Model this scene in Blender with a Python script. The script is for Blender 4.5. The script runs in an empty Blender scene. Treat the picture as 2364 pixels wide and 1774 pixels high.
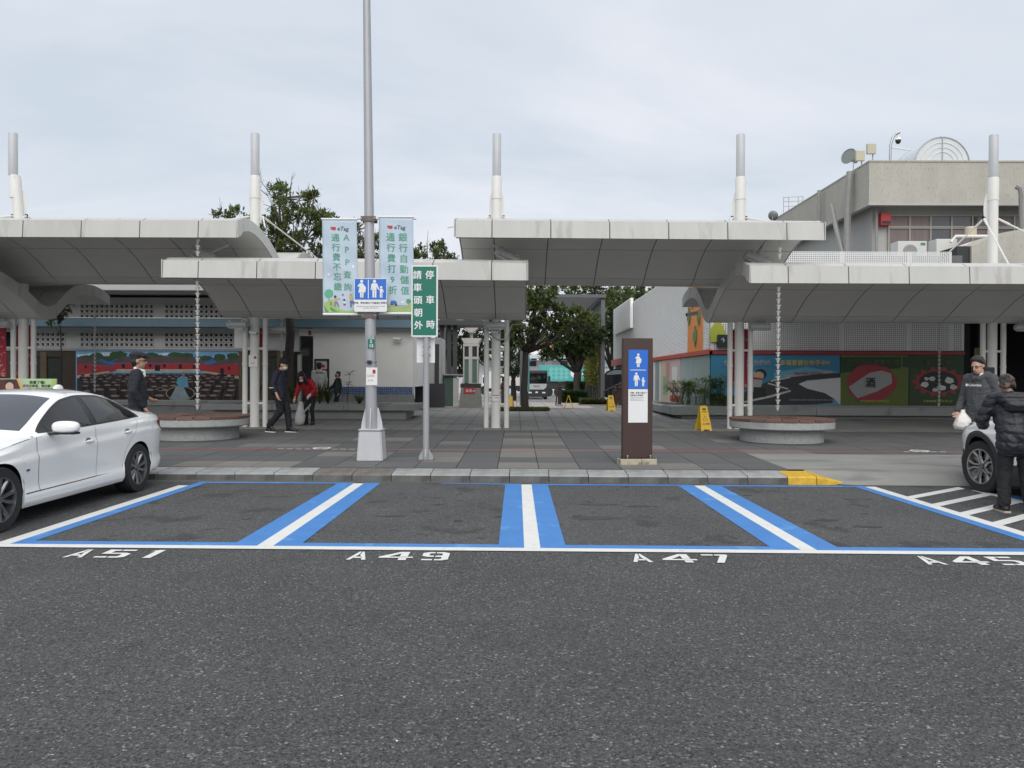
import bpy, bmesh, math, random
from mathutils import Vector, Matrix, Euler, noise

R = math.radians
random.seed(7)
SC = bpy.context.scene
COL = SC.collection

# ------------------------------------------------------------------ camera
PW, PH, FPX = 2364.0, 1774.0, 1776.0          # photograph size and focal length in its pixels
CAMZ = 1.58
cam_d = bpy.data.cameras.new('camera')
cam = bpy.data.objects.new('camera', cam_d); COL.objects.link(cam)
cam_d.sensor_fit = 'HORIZONTAL'; cam_d.sensor_width = 36.0
cam_d.lens = 36.0 * FPX / PW
cam_d.clip_start = 0.05; cam_d.clip_end = 6000
CROT = (Matrix.Rotation(11 / FPX, 3, 'Z') @ Matrix.Rotation(math.pi / 2 - 13 / FPX, 3, 'X') @ Matrix.Rotation(0.004, 3, 'Z'))
cam.location = (0, 0, CAMZ)
cam.rotation_euler = CROT.to_euler()
SC.camera = cam

# ------------------------------------------------------------------ sky and sun
SUN_EL, SUN_AZ = R(46), R(177)                # behind the photographer, veiled by cloud
world = bpy.data.worlds.new('World'); SC.world = world; world.use_nodes = True
wt = world.node_tree; wt.nodes.clear()
def wn(t, **k):
    n = wt.nodes.new(t)
    for a, b in k.items(): setattr(n, a, b)
    return n
w_out = wn('ShaderNodeOutputWorld'); w_bg = wn('ShaderNodeBackground')
w_sky = wn('ShaderNodeTexSky', sky_type='NISHITA', sun_disc=False)
w_sky.sun_elevation = SUN_EL; w_sky.sun_rotation = SUN_AZ
w_sky.air_density = 1.0; w_sky.dust_density = 3.0
w_tc = wn('ShaderNodeTexCoord'); w_sep = wn('ShaderNodeSeparateXYZ')
w_add = wn('ShaderNodeMath', operation='ADD'); w_add.inputs[1].default_value = 0.22
w_max = wn('ShaderNodeMath', operation='MAXIMUM'); w_max.inputs[1].default_value = 0.12
w_dx = wn('ShaderNodeMath', operation='DIVIDE'); w_dy = wn('ShaderNodeMath', operation='DIVIDE')
w_comb = wn('ShaderNodeCombineXYZ')
L = wt.links.new
L(w_tc.outputs['Generated'], w_sep.inputs[0])
L(w_sep.outputs['Z'], w_add.inputs[0]); L(w_add.outputs[0], w_max.inputs[0])
L(w_sep.outputs['X'], w_dx.inputs[0]); L(w_max.outputs[0], w_dx.inputs[1])
L(w_sep.outputs['Y'], w_dy.inputs[0]); L(w_max.outputs[0], w_dy.inputs[1])
L(w_dx.outputs[0], w_comb.inputs[0]); L(w_dy.outputs[0], w_comb.inputs[1])
w_n1 = wn('ShaderNodeTexNoise'); w_n1.inputs['Scale'].default_value = 0.95; w_n1.inputs['Detail'].default_value = 7; w_n1.inputs['Roughness'].default_value = 0.55
w_n1.inputs['Distortion'].default_value = 0.5
w_map = wn('ShaderNodeMapping'); w_map.inputs['Scale'].default_value = (0.75, 1.2, 1); w_map.inputs['Location'].default_value = (0.35, 0.2, 0); w_map.inputs['Rotation'].default_value = (0, 0, 0.5)
L(w_comb.outputs[0], w_map.inputs[0]); L(w_map.outputs[0], w_n1.inputs['Vector'])
w_rmp = wn('ShaderNodeValToRGB')
cr = w_rmp.color_ramp
cr.elements[0].position = 0.36; cr.elements[0].color = (0.575, 0.640, 0.712, 1)
cr.elements[1].position = 0.64; cr.elements[1].color = (0.775, 0.785, 0.835, 1)
e = cr.elements.new(0.5); e.color = (0.665, 0.708, 0.772, 1)
L(w_n1.outputs['Fac'], w_rmp.inputs[0])
w_sc = wn('ShaderNodeVectorMath', operation='SCALE'); w_sc.inputs['Scale'].default_value = 0.73
w_scs = wn('ShaderNodeVectorMath', operation='SCALE'); w_scs.inputs['Scale'].default_value = 0.10
w_mix = wn('ShaderNodeVectorMath', operation='ADD')
L(w_rmp.outputs[0], w_sc.inputs[0]); L(w_sky.outputs[0], w_scs.inputs[0])
w_s2 = wn('ShaderNodeVectorMath', operation='SCALE'); w_s2.inputs['Scale'].default_value = 10.0
L(w_sc.outputs[0], w_s2.inputs[0])
L(w_s2.outputs[0], w_mix.inputs[0]); L(w_scs.outputs[0], w_mix.inputs[1])
L(w_mix.outputs[0], w_bg.inputs['Color']); w_bg.inputs['Strength'].default_value = 0.1
L(w_bg.outputs[0], w_out.inputs[0])

sun_d = bpy.data.lights.new('sun', 'SUN'); sun_d.energy = 1.5; sun_d.angle = R(70); sun_d.color = (1.0, 0.965, 0.92)
sun = bpy.data.objects.new('sun', sun_d); COL.objects.link(sun)
sun_dir = Vector((math.sin(SUN_AZ) * math.cos(SUN_EL), math.cos(SUN_AZ) * math.cos(SUN_EL), math.sin(SUN_EL)))
sun.rotation_euler = sun_dir.to_track_quat('Z', 'Y').to_euler()
sun.location = (0, -20, 30)

vs = SC.view_settings
vs.view_transform = 'Standard'; vs.look = 'None'; vs.exposure = 0.5; vs.gamma = 1.0; vs.use_curve_mapping = False
SC.cycles.max_bounces = 6; SC.cycles.diffuse_bounces = 4; SC.cycles.glossy_bounces = 3; SC.cycles.transparent_max_bounces = 8
SC.cycles.use_denoising = True

# ------------------------------------------------------------------ helpers
def ray(x, y):
    return CROT @ Vector(((x - PW / 2) / FPX, -(y - PH / 2) / FPX, -1.0))
def at(x, y, Y):
    """photo pixel on the vertical plane at distance Y -> point"""
    d = ray(x, y); t = Y / d.y
    return Vector((d.x * t, Y, CAMZ + d.z * t))
def ax(x, Y): return at(x, 874, Y).x
def az(x, y, Y): return at(x, y, Y).z
def zg(Y):
    """height of the paved ground at distance Y"""
    if Y < 11.8: return 0.0
    if Y < 28: return 0.16 + 0.015 * (Y - 12.05)
    if Y < 36: return 0.399
    if Y < 72: return 0.399 - 0.8 * (Y - 36) / 36
    return -0.401
def gnd(x, y, z=0.0):
    d = ray(x, y); t = (z - CAMZ) / d.z
    return Vector((d.x * t, d.y * t, z))
def lerp(a, b, t): return a + (b - a) * t

def tag(o, label=None, cat=None, group=None, kind=None):
    if label: o['label'] = label
    if cat: o['category'] = cat
    if group: o['group'] = group
    if kind: o['kind'] = kind
    return o
def thing(name, loc, label, cat, group=None, rz=0.0):
    o = bpy.data.objects.new(name, None); COL.objects.link(o)
    o.empty_display_size = 0.2
    o.location = loc; o.rotation_euler = (0, 0, rz)
    return tag(o, label, cat, group)
def mobj(name, mesh, parent=None, loc=(0, 0, 0), rot=(0, 0, 0), scale=None):
    o = bpy.data.objects.new(name, mesh); COL.objects.link(o)
    if parent is not None: o.parent = parent
    o.location = loc; o.rotation_euler = rot
    if scale: o.scale = scale
    return o

class MB:
    """collects shapes; build() links them as one mesh object"""
    def __init__(s): s.v = []; s.f = []; s.m = []
    def add(s, vs_, fs, mi=0):
        n = len(s.v); s.v += [tuple(p) for p in vs_]
        for f in fs: s.f.append(tuple(i + n for i in f)); s.m.append(mi)
        return s
    def box(s, c, d, mi=0, rot=None):
        hx, hy, hz = d[0] / 2, d[1] / 2, d[2] / 2
        P = [Vector((x, y, z)) for x in (-hx, hx) for y in (-hy, hy) for z in (-hz, hz)]
        if rot is not None: P = [rot @ p for p in P]
        P = [p + Vector(c) for p in P]
        return s.add(P, [(0, 1, 3, 2), (4, 6, 7, 5), (0, 4, 5, 1), (2, 3, 7, 6), (0, 2, 6, 4), (1, 5, 7, 3)], mi)
    def bb(s, x0, x1, y0, y1, z0, z1, mi=0):
        return s.box(((x0 + x1) / 2, (y0 + y1) / 2, (z0 + z1) / 2), (abs(x1 - x0), abs(y1 - y0), abs(z1 - z0)), mi)
    def bev(s, x0, x1, y0, y1, z0, z1, b=0.01, mi=0):
        """box with chamfered edges"""
        bm = bmesh.new(); bmesh.ops.create_cube(bm, size=1.0)
        for v in bm.verts:
            v.co = Vector((lerp(x0, x1, v.co.x + .5), lerp(y0, y1, v.co.y + .5), lerp(z0, z1, v.co.z + .5)))
        bmesh.ops.bevel(bm, geom=list(bm.edges), offset=b, segments=2, affect='EDGES', profile=0.6)
        return s.bm(bm, mi)
    def bm(s, bm, mi=0, mat=None):
        bm.verts.index_update(); 
        if mat is not None: bmesh.ops.transform(bm, matrix=mat, verts=bm.verts)
        s.add([v.co.copy() for v in bm.verts], [[v.index for v in f.verts] for f in bm.faces], mi); bm.free(); return s
    def tube(s, pts, r, n=10, mi=0, cap=True):
        pts = [Vector(p) for p in pts]
        rr = r if isinstance(r, (list, tuple)) else [r] * len(pts)
        rings = []; up = None
        for i, p in enumerate(pts):
            d = (pts[min(i + 1, len(pts) - 1)] - pts[max(i - 1, 0)])
            if d.length < 1e-9: d = Vector((0, 0, 1))
            d.normalize()
            if up is None:
                up = Vector((1, 0, 0)) if abs(d.x) < 0.9 else Vector((0, 1, 0))
            a = (up - d * up.dot(d))
            if a.length < 1e-6: a = d.orthogonal()
            a.normalize(); b = d.cross(a); up = a
            rings.append([p + (a * math.cos(2 * math.pi * k / n) + b * math.sin(2 * math.pi * k / n)) * rr[i] for k in range(n)])
        V = [q for rg in rings for q in rg]; Fc = []
        for i in range(len(pts) - 1):
            for k in range(n):
                Fc.append((i * n + k, i * n + (k + 1) % n, (i + 1) * n + (k + 1) % n, (i + 1) * n + k))
        if cap:
            Fc.append(tuple(range(n))[::-1]); Fc.append(tuple((len(pts) - 1) * n + k for k in range(n)))
        return s.add(V, Fc, mi)
    def lathe(s, prof, c=(0, 0, 0), n=16, mi=0, mat=None, cap=True):
        """profile of (radius, z) turned about the z axis"""
        V = []; Fc = []
        for (r, z) in prof:
            for k in range(n):
                a = 2 * math.pi * k / n; V.append(Vector((r * math.cos(a), r * math.sin(a), z)))
        if mat is not None: V = [mat @ v for v in V]
        V = [v + Vector(c) for v in V]
        for i in range(len(prof) - 1):
            for k in range(n):
                Fc.append((i * n + k, i * n + (k + 1) % n, (i + 1) * n + (k + 1) % n, (i + 1) * n + k))
        if cap: Fc.append(tuple(range(n))[::-1]); Fc.append(tuple((len(prof) - 1) * n + k for k in range(n)))
        return s.add(V, Fc, mi)
    def prism(s, poly, fn0, fn1, mi=0):
        """closed outline of 2D points between two maps to 3D"""
        n = len(poly); A = [fn0(*p) for p in poly]; B = [fn1(*p) for p in poly]
        Fc = [tuple(range(n)), tuple(range(n, 2 * n))[::-1]]
        for i in range(n): Fc.append((i, n + i, n + (i + 1) % n, (i + 1) % n))
        return s.add(A + B, Fc, mi)
    def ell(s, c, r, n=12, m=8, mi=0, rot=None):
        V = []; Fc = []
        for j in range(m + 1):
            ph = -math.pi / 2 + math.pi * j / m
            for k in range(n):
                a = 2 * math.pi * k / n
                p = Vector((r[0] * math.cos(ph) * math.cos(a), r[1] * math.cos(ph) * math.sin(a), r[2] * math.sin(ph)))
                if rot is not None: p = rot @ p
                V.append(p + Vector(c))
        for j in range(m):
            for k in range(n):
                Fc.append((j * n + k, j * n + (k + 1) % n, (j + 1) * n + (k + 1) % n, (j + 1) * n + k))
        return s.add(V, Fc, mi)
    def poly(s, pts, mi=0): return s.add(pts, [tuple(range(len(pts)))], mi)
    def mesh(s, name, mats, smooth=False, off=None, clean=False):
        me = bpy.data.meshes.new(name)
        V = s.v if off is None else [(p[0] - off[0], p[1] - off[1], p[2] - off[2]) for p in s.v]
        me.from_pydata(V, [], s.f)
        mats = mats if isinstance(mats, (list, tuple)) else [mats]
        for m_ in mats: me.materials.append(m_)
        if len(mats) > 1: me.polygons.foreach_set('material_index', s.m)
        me.update()
        if clean:
            bm = bmesh.new(); bm.from_mesh(me)
            bmesh.ops.remove_doubles(bm, verts=bm.verts, dist=1e-5)
            bmesh.ops.recalc_face_normals(bm, faces=bm.faces)
            bm.to_mesh(me); bm.free()
        if smooth is True: me.polygons.foreach_set('use_smooth', [True] * len(me.polygons))
        elif smooth: me.set_sharp_from_angle(angle=R(smooth)) if False else autosmooth(me, smooth)
        return me
    def build(s, name, mats, parent=None, local=False, smooth=False, clean=True):
        off = None
        if parent is not None and not local:
            off = parent.location.copy(); q = parent.parent
            while q is not None: off += q.location; q = q.parent
        me = s.mesh(name, mats, smooth, off, clean)
        return mobj(name, me, parent)
def autosmooth(me, deg):
    me.polygons.foreach_set('use_smooth', [True] * len(me.polygons))
    bm = bmesh.new(); bm.from_mesh(me)
    for e_ in bm.edges:
        if len(e_.link_faces) == 2 and e_.calc_face_angle(0) > R(deg): e_.smooth = False
    bm.to_mesh(me); bm.free()

# ------------------------------------------------------------------ materials
MATS = {}
def srgb(r, g, b):
    f = lambda c: (c / 255 / 12.92) if c / 255 <= 0.04045 else ((c / 255 + 0.055) / 1.055) ** 2.4
    return (f(r), f(g), f(b))
def M(name, col=(.5, .5, .5), rough=.6, metal=0., var=0., vs_=6., bump=0., bs=60., coat=0., trans=0., alpha=1., spec=.5,
      spots=None, island=0., objrand=0., stretch=None, emit=0., dirt=None, coords='Object'):
    if name in MATS: return MATS[name]
    m = bpy.data.materials.new(name); m.use_nodes = True; MATS[name] = m
    nt = m.node_tree; bs_ = nt.nodes['Principled BSDF']; ln = nt.links.new
    bs_.inputs['Base Color'].default_value = (*col, 1); bs_.inputs['Roughness'].default_value = rough
    bs_.inputs['Metallic'].default_value = metal; bs_.inputs['Coat Weight'].default_value = coat; bs_.inputs['Coat Roughness'].default_value = .04
    bs_.inputs['Transmission Weight'].default_value = trans; bs_.inputs['Alpha'].default_value = alpha
    bs_.inputs['Specular IOR Level'].default_value = spec
    if emit: bs_.inputs['Emission Color'].default_value = (*col, 1); bs_.inputs['Emission Strength'].default_value = emit
    if not (var or bump or spots or island or objrand or dirt): return m
    tc = nt.nodes.new('ShaderNodeTexCoord'); vec = tc.outputs[coords]
    if coords == 'World':
        pass
    if stretch:
        mp = nt.nodes.new('ShaderNodeMapping'); mp.inputs['Scale'].default_value = stretch; ln(vec, mp.inputs[0]); vec = mp.outputs[0]
    cur = None
    def base():
        nonlocal cur
        if cur is None:
            c = nt.nodes.new('ShaderNodeRGB'); c.outputs[0].default_value = (*col, 1); cur = c.outputs[0]
        return cur
    def mult(fac_out, lo, hi):
        nonlocal cur
        mr = nt.nodes.new('ShaderNodeMapRange'); mr.inputs['To Min'].default_value = lo; mr.inputs['To Max'].default_value = hi
        ln(fac_out, mr.inputs['Value'])
        vm = nt.nodes.new('ShaderNodeVectorMath'); vm.operation = 'SCALE'; ln(base(), vm.inputs[0]); ln(mr.outputs[0], vm.inputs['Scale']); cur = vm.outputs[0]
        return mr
    if var:
        nz = nt.nodes.new('ShaderNodeTexNoise'); nz.inputs['Scale'].default_value = vs_; nz.inputs['Detail'].default_value = 6; nz.inputs['Roughness'].default_value = .62
        ln(vec, nz.inputs['Vector'])
        mr = mult(nz.outputs['Fac'], 1 - var, 1 + var); mr.inputs['From Min'].default_value = .25; mr.inputs['From Max'].default_value = .75
    if island:
        gi = nt.nodes.new('ShaderNodeNewGeometry'); mult(gi.outputs['Random Per Island'], 1 - island, 1 + island)
    if objrand:
        oi = nt.nodes.new('ShaderNodeObjectInfo'); mult(oi.outputs['Random'], 1 - objrand, 1 + objrand)
    for sp in (spots or []):
        # (scale, threshold, width, colour, detail) fine stones or stains with a shape of their own
        nz = nt.nodes.new('ShaderNodeTexNoise'); nz.inputs['Scale'].default_value = sp[0]; nz.inputs['Detail'].default_value = sp[4] if len(sp) > 4 else 2
        ln(vec, nz.inputs['Vector'])
        mr = nt.nodes.new('ShaderNodeMapRange'); mr.inputs['From Min'].default_value = sp[1]; mr.inputs['From Max'].default_value = sp[1] + sp[2]
        if len(sp) > 5: mr.inputs['To Max'].default_value = sp[5]
        ln(nz.outputs['Fac'], mr.inputs['Value'])
        mx = nt.nodes.new('ShaderNodeMix'); mx.data_type = 'RGBA'; ln(mr.outputs[0], mx.inputs[0]); ln(base(), mx.inputs[6]); mx.inputs[7].default_value = (*sp[3], 1); cur = mx.outputs[2]
    if cur is not None: ln(cur, bs_.inputs['Base Color'])
    if bump:
        nb = nt.nodes.new('ShaderNodeTexNoise'); nb.inputs['Scale'].default_value = bs; nb.inputs['Detail'].default_value = 4
        ln(vec, nb.inputs['Vector'])
        bp = nt.nodes.new('ShaderNodeBump'); bp.inputs['Strength'].default_value = bump; bp.inputs['Distance'].default_value = .02
        ln(nb.outputs['Fac'], bp.inputs['Height']); ln(bp.outputs[0], bs_.inputs['Normal'])
    return m
def chips(m, scale, stops):
    """stone chips of the wearing course: every cell of the pattern gets its own tone"""
    nt = m.node_tree; b = nt.nodes['Principled BSDF']; ln = nt.links.new; src = b.inputs['Base Color'].links[0].from_socket
    tc = nt.nodes.new('ShaderNodeTexCoord'); vo = nt.nodes.new('ShaderNodeTexVoronoi'); vo.inputs['Scale'].default_value = scale; ln(tc.outputs['Object'], vo.inputs['Vector'])
    sp = nt.nodes.new('ShaderNodeSeparateColor'); ln(vo.outputs['Color'], sp.inputs[0])
    rp = nt.nodes.new('ShaderNodeValToRGB'); rp.color_ramp.interpolation = 'CONSTANT'; el = rp.color_ramp.elements
    el[0].position = 0; el[0].color = (stops[0][1],) * 3 + (1,); el[1].position = stops[1][0]; el[1].color = (stops[1][1],) * 3 + (1,)
    for p, v in stops[2:]: e_ = el.new(p); e_.color = (v,) * 3 + (1,)
    ln(sp.outputs[0], rp.inputs[0])
    vm = nt.nodes.new('ShaderNodeVectorMath'); vm.operation = 'MULTIPLY'; ln(src, vm.inputs[0]); ln(rp.outputs[0], vm.inputs[1]); ln(vm.outputs[0], b.inputs['Base Color'])
def leafmat(name, col, island=.45, trans=.35):
    if name in MATS: return MATS[name]
    m = M(name, col, .5, island=island, var=.25, vs_=.8)
    nt = m.node_tree; b = nt.nodes['Principled BSDF']; src = b.inputs['Base Color'].links[0].from_socket
    t = nt.nodes.new('ShaderNodeBsdfTranslucent'); nt.links.new(src, t.inputs[0])
    mx = nt.nodes.new('ShaderNodeMixShader'); mx.inputs[0].default_value = trans
    nt.links.new(b.outputs[0], mx.inputs[1]); nt.links.new(t.outputs[0], mx.inputs[2])
    nt.links.new(mx.outputs[0], nt.nodes['Material Output'].inputs[0])
    return m

# ------------------------------------------------------------------ lettering
def text_geo(body, size, bold=0.0, align='CENTER', line=1.0, sx=1.0, shear=0.0):
    """lettering as flat triangles: (list of (x, z), faces), centred on the origin"""
    cu = bpy.data.curves.new('lettering', 'FONT'); cu.body = body; cu.size = size
    cu.align_x = align; cu.align_y = 'CENTER'; cu.offset = bold * size; cu.space_line = line; cu.fill_mode = 'BOTH'; cu.resolution_u = 2
    cu.shear = shear
    o = bpy.data.objects.new('lettering', cu); COL.objects.link(o)
    dg = bpy.context.evaluated_depsgraph_get()
    me = bpy.data.meshes.new_from_object(o.evaluated_get(dg))
    P = [(v.co.x * sx, v.co.y) for v in me.vertices]; Fc = [tuple(p.vertices) for p in me.polygons]
    bpy.data.objects.remove(o); bpy.data.curves.remove(cu); bpy.data.meshes.remove(me)
    return P, Fc
def put_text(mb, body, size, fn, mi=0, bold=0.0, **k):
    P, Fc = text_geo(body, size, 0.0, **k)
    mb.add([fn(x, z) for x, z in P], Fc, mi)
    d = size * bold
    if bold:                                   # heavier strokes: the same letters laid over each other
        for i, (ox, oz) in enumerate(((d, d * .5), (-d, -d * .5), (-d, d * .5), (d, -d * .5))):
            mb.add([Vector(fn(x + ox, z + oz)) - Vector((0, .0003 * (i + 1), 0)) for x, z in P], Fc, mi)
    return mb
def circle(cx, cz, r, n=20, rz=None):
    return [(cx + r * math.cos(2 * math.pi * k / n), cz + (rz or r) * math.sin(2 * math.pi * k / n)) for k in range(n)]
# ================================================================== ground, road, pavement
m_asph = M('asphalt', (.094, .0935, .092), .85, var=.20, vs_=.9, bump=1.0, bs=70, coords='Object',
           spots=[(55, .50, .16, (.040, .040, .040), 4, .85), (70, .60, .08, (.19, .19, .185), 4, .7), (120, .64, .05, (.17, .17, .165), 2, .55), (30, .34, -.05, (.045, .045, .046), 4, .6), (.35, .56, .10, (.070, .070, .070), 5, .6), (1.9, .66, .03, (.058, .058, .06), 5, .5), (40, .745, .012, (.44, .44, .41), 1)])
m_bay = M('bay_asphalt', (.080, .079, .079), .82, var=.22, vs_=.9, bump=.6, bs=90,
          spots=[(60, .53, .22, (.052, .052, .053), 3, .7), (70, .66, .03, (.26, .26, .25), 1), (1.7, .60, .04, (.045, .045, .046), 5, .75), (3.6, .645, .03, (.03, .03, .031), 4, .8)])
chips(m_asph, 82, [(0, .45), (.10, .78), (.45, .98), (.80, 1.25), (.93, 1.8), (.978, 3.0)]); chips(m_asph, 170, [(0, .7), (.3, .95), (.75, 1.15), (.95, 1.6)])
chips(m_bay, 70, [(0, .6), (.12, .85), (.5, 1.0), (.85, 1.2), (.96, 1.7)])
m_terr = M('terrain', (.11, .115, .10), .95, var=.2, vs_=.3)
m_base = M('paving_joint', (.055, .055, .055), .9, var=.2, vs_=4)
def slabmat(n, c): return M(n, c, .72, var=.16, vs_=1.6, bump=.12, bs=45, objrand=.10, spots=[(.9, .62, .05, tuple(.55 * q for q in c), 5, .55)])
m_slab = slabmat('slab_grey', (.108, .109, .109))
m_slabL = slabmat('slab_light', (.180, .173, .158))
m_slabF = slabmat('slab_far', (.20, .20, .195))
m_gran = M('granite', (.30, .305, .30), .8, var=.2, vs_=7, bump=.3, bs=70, objrand=.08, spots=[(120, .62, .05, (.12, .12, .12), 1, .6), (2.2, .58, .1, (.2, .19, .17), 4, .6)])
m_granD = M('granite_stained', (.15, .138, .122), .8, var=.3, vs_=6, bump=.3, bs=70, spots=[(120, .62, .05, (.07, .06, .05), 1, .6)])
m_yel = M('yellow_paint', (.62, .38, .03), .55, var=.25, vs_=9, bump=.1, spots=[(30, .68, .02, (.3, .28, .24), 3, .8)])
m_blue = M('blue_paint', (.060, .225, .56), .6, var=.10, vs_=2.5, bump=.15, bs=80, spots=[(2.6, .62, .03, (.12, .36, .68), 3, .5), (13, .66, .03, (.05, .14, .34), 4, .6), (45, .74, .02, (.1, .11, .13), 2, .8)])
m_white = M('white_road_paint', (.74, .74, .70), .6, var=.07, vs_=5, bump=.12, bs=80, spots=[(34, .69, .02, (.30, .30, .30), 4, .8), (7, .66, .05, (.50, .50, .47), 4, .6)])
m_red = M('red_paint', (.46, .07, .065), .6, var=.25, vs_=8)
m_redf = M('red_paint_faded', (.42, .14, .13), .6, var=.25, vs_=8)
m_conc = M('concrete', (.40, .395, .37), .85, var=.12, vs_=2.2, bump=.2, bs=30, spots=[(1.1, .60, .08, (.26, .25, .23), 5, .6)])
m_apron = M('apron_concrete', (.245, .24, .222), .85, var=.2, vs_=1.6, bump=.25, bs=40, stretch=(.5, 1.6, 1), spots=[(1.3, .56, .1, (.15, .15, .145), 5, .7)])

def sheet(name, mat, rows, x0, x1, nx=1):
    """ground sheet following (Y, z) rows"""
    mb = MB(); V = []; Fc = []
    for (Y, z) in rows:
        for i in range(nx + 1): V.append((lerp(x0, x1, i / nx), Y, z))
    for j in range(len(rows) - 1):
        for i in range(nx):
            a = j * (nx + 1) + i; Fc.append((a, a + 1, a + nx + 2, a + nx + 1))
    mb.add(V, Fc)
    return tag(mb.build(name, mat), kind='structure')
sheet('ground', m_terr, [(-900, -.03), (11.4, -.03), (11.9, .08), (28, .37), (36, .37), (72, -.43), (2500, -.43)], -1800, 1800, 6)
road = sheet('asphalt_road', m_asph, [(-70, 0), (7.2, 0), (11.9, 0)], -60, 60, 4)
SK = 0.012
def sk(X, Y): return Y - SK * X           # the bays and the kerb stand a little askew to the view
def gpoly(mb, pts, z, mi=0): mb.poly([(X, sk(X, Y), z) for X, Y in pts], mi)
FR, BK = 7.16, 11.42                        # mouth and head of the parking bays
bay = MB(); gpoly(bay, [(-30, FR), (30, FR), (30, 11.75), (-30, 11.75)], .004)
bay.build('parking_bay_surface', m_bay, road)
LINES = [-4.83, -2.345, .15, 2.70, 5.20]
def marking(name, mat, pts, z=.008):
    mb = MB(); gpoly(mb, pts, z); return mb.build(name, mat, road)
marking('white_line', m_white, [(-30, FR - .16), (30, FR - .16), (30, FR - .03), (-30, FR - .03)])
for i in range(4):
    a = LINES[i] + (.075 if i else .0); b = LINES[i + 1] - .075
    lw = .24 if i else .15; rw = .24 if i < 3 else .15
    a2 = LINES[i] + .075; b2 = LINES[i + 1] - .075
    # blue frame of the bay: two sides, mouth and head
    marking('blue_line', m_blue, [(a2, FR - .03), (a2 + lw, FR - .03), (a2 + lw, BK + .05), (a2, BK + .05)], .0082)
    marking('blue_line', m_blue, [(b2 - rw, FR - .03), (b2, FR - .03), (b2, BK + .05), (b2 - rw, BK + .05)], .0082)
    marking('blue_line', m_blue, [(a2 + lw, FR - .03), (b2 - rw, FR - .03), (b2 - rw, FR + .11), (a2 + lw, FR + .11)], .0082)
    if i != 1:
        marking('blue_line', m_blue, [(a2 + lw, BK - .09), (b2 - rw, BK - .06), (b2 - rw, BK + .05), (a2 + lw, BK + .05)], .0082)
    else:
        marking('blue_line', m_blue, [(a2 + lw + .85, BK + .02), (b2 - rw, BK - .05), (b2 - rw, BK + .05), (a2 + lw + .95, BK + .07)], .0082)
for i, X in enumerate(LINES):
    if i == 0: pts = [(X - .075, FR - .03), (X + .075, FR - .03), (X + .075, BK - .35), (X - .075, BK - .35)]
    else: pts = [(X - .075, FR - .03), (X + .075, FR - .03), (X + .075, BK - .02), (X - .075, BK - .02)]
    marking('white_line', m_white, pts, .0084)
# hatched strip beside the right-hand bay
for k in range(5):
    y0 = BK - .15 - k * .62
    marking('hatch_line', m_white, [(LINES[4] + .075, y0 - .98), (LINES[4] + .075, y0 - .80), (LINES[4] + 1.3, y0 + .16), (LINES[4] + 1.3, y0 - .02)], .0078)
marking('white_line', m_white, [(LINES[4] + 1.30, FR), (LINES[4] + 1.42, FR), (LINES[4] + 1.42, BK - .3), (LINES[4] + 1.30, BK - .3)], .0076)
marking('blue_line', m_blue, [(LINES[4] + 1.42, FR), (LINES[4] + 1.62, FR), (LINES[4] + 1.62, BK - .3), (LINES[4] + 1.42, BK - .3)], .0074)
# stencilled bay numbers (segments with stencil gaps)
def stencil(ch):
    g = .035
    if ch == 'A': return [[(0, 0), (.11, 0), (.24, .62), (.24, 1), (.19, 1)], [(.27, .62), (.27, 1), (.32, 1), (.52, 0), (.41, 0)], [(.135, .20), (.385, .20), (.35, .36), (.17, .36)]]
    if ch == '1': return [[(.10, 0), (.26, 0), (.26, 1), (.14, 1), (0, .82), (.10, .82)]]
    if ch == '4': return [[(.36, 0), (.50, 0), (.50, .23), (.36, .23)], [(0, .26), (.60, .26), (.60, .40), (.17, .40), (.36, .78), (.36, .43), (.50, .43), (.50, 1), (.34, 1), (0, .40)]]
    if ch == '5': return [[(0, .0), (.22, .0), (.22, .15), (0, .15)], [(.25, 0), (.42, 0), (.52, .10), (.52, .50), (.42, .60), (.14, .60), (.14, .84), (.22, .84), (.22, 1), (0, 1), (0, .46), (.34, .46), (.38, .42), (.38, .18), (.34, .15), (.25, .15)], [(.25, .84), (.50, .84), (.50, 1), (.25, 1)]]
    if ch == '7': return [[(0, .85), (.24, .85), (.24, 1), (0, 1)], [(.27, .85), (.37, .85), (.16, 0), (.31, 0), (.52, .85), (.52, 1), (.27, 1)]]
    if ch == '9': return [[(.02, 0), (.23, 0), (.23, .15), (.02, .15)], [(.27, 0), (.42, 0), (.54, .12), (.54, .88), (.42, 1), (.27, 1), (.27, .85), (.36, .85), (.40, .80), (.40, .58), (.27, .55), (.27, .40), (.40, .40), (.40, .2), (.36, .15), (.27, .15)], [(.24, 1), (.12, 1), (0, .88), (0, .52), (.12, .40), (.24, .40), (.24, .55), (.17, .55), (.14, .60), (.14, .80), (.17, .85), (.24, .85)]]
    return []
def stencil_no(text, x0, Yb, h, w):
    mb = MB(); x = x0
    for ch, dx, cw in text:
        for pl in stencil(ch): gpoly(mb, [(x + dx + p[0] * cw, Yb + p[1] * h) for p in pl], .0065)
    mb.build('painted_number', m_white, road)
for txt, px in (('51', 116), ('49', 793), ('47', 1462), ('45', 2130)):
    x0 = gnd(px, 1299).x
    stencil_no([('A', 0, .33), (txt[0], .27, .50), (txt[1], .645 if txt[1] != '1' else .66, .44)], x0, 6.62, .31, .5)

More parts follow.
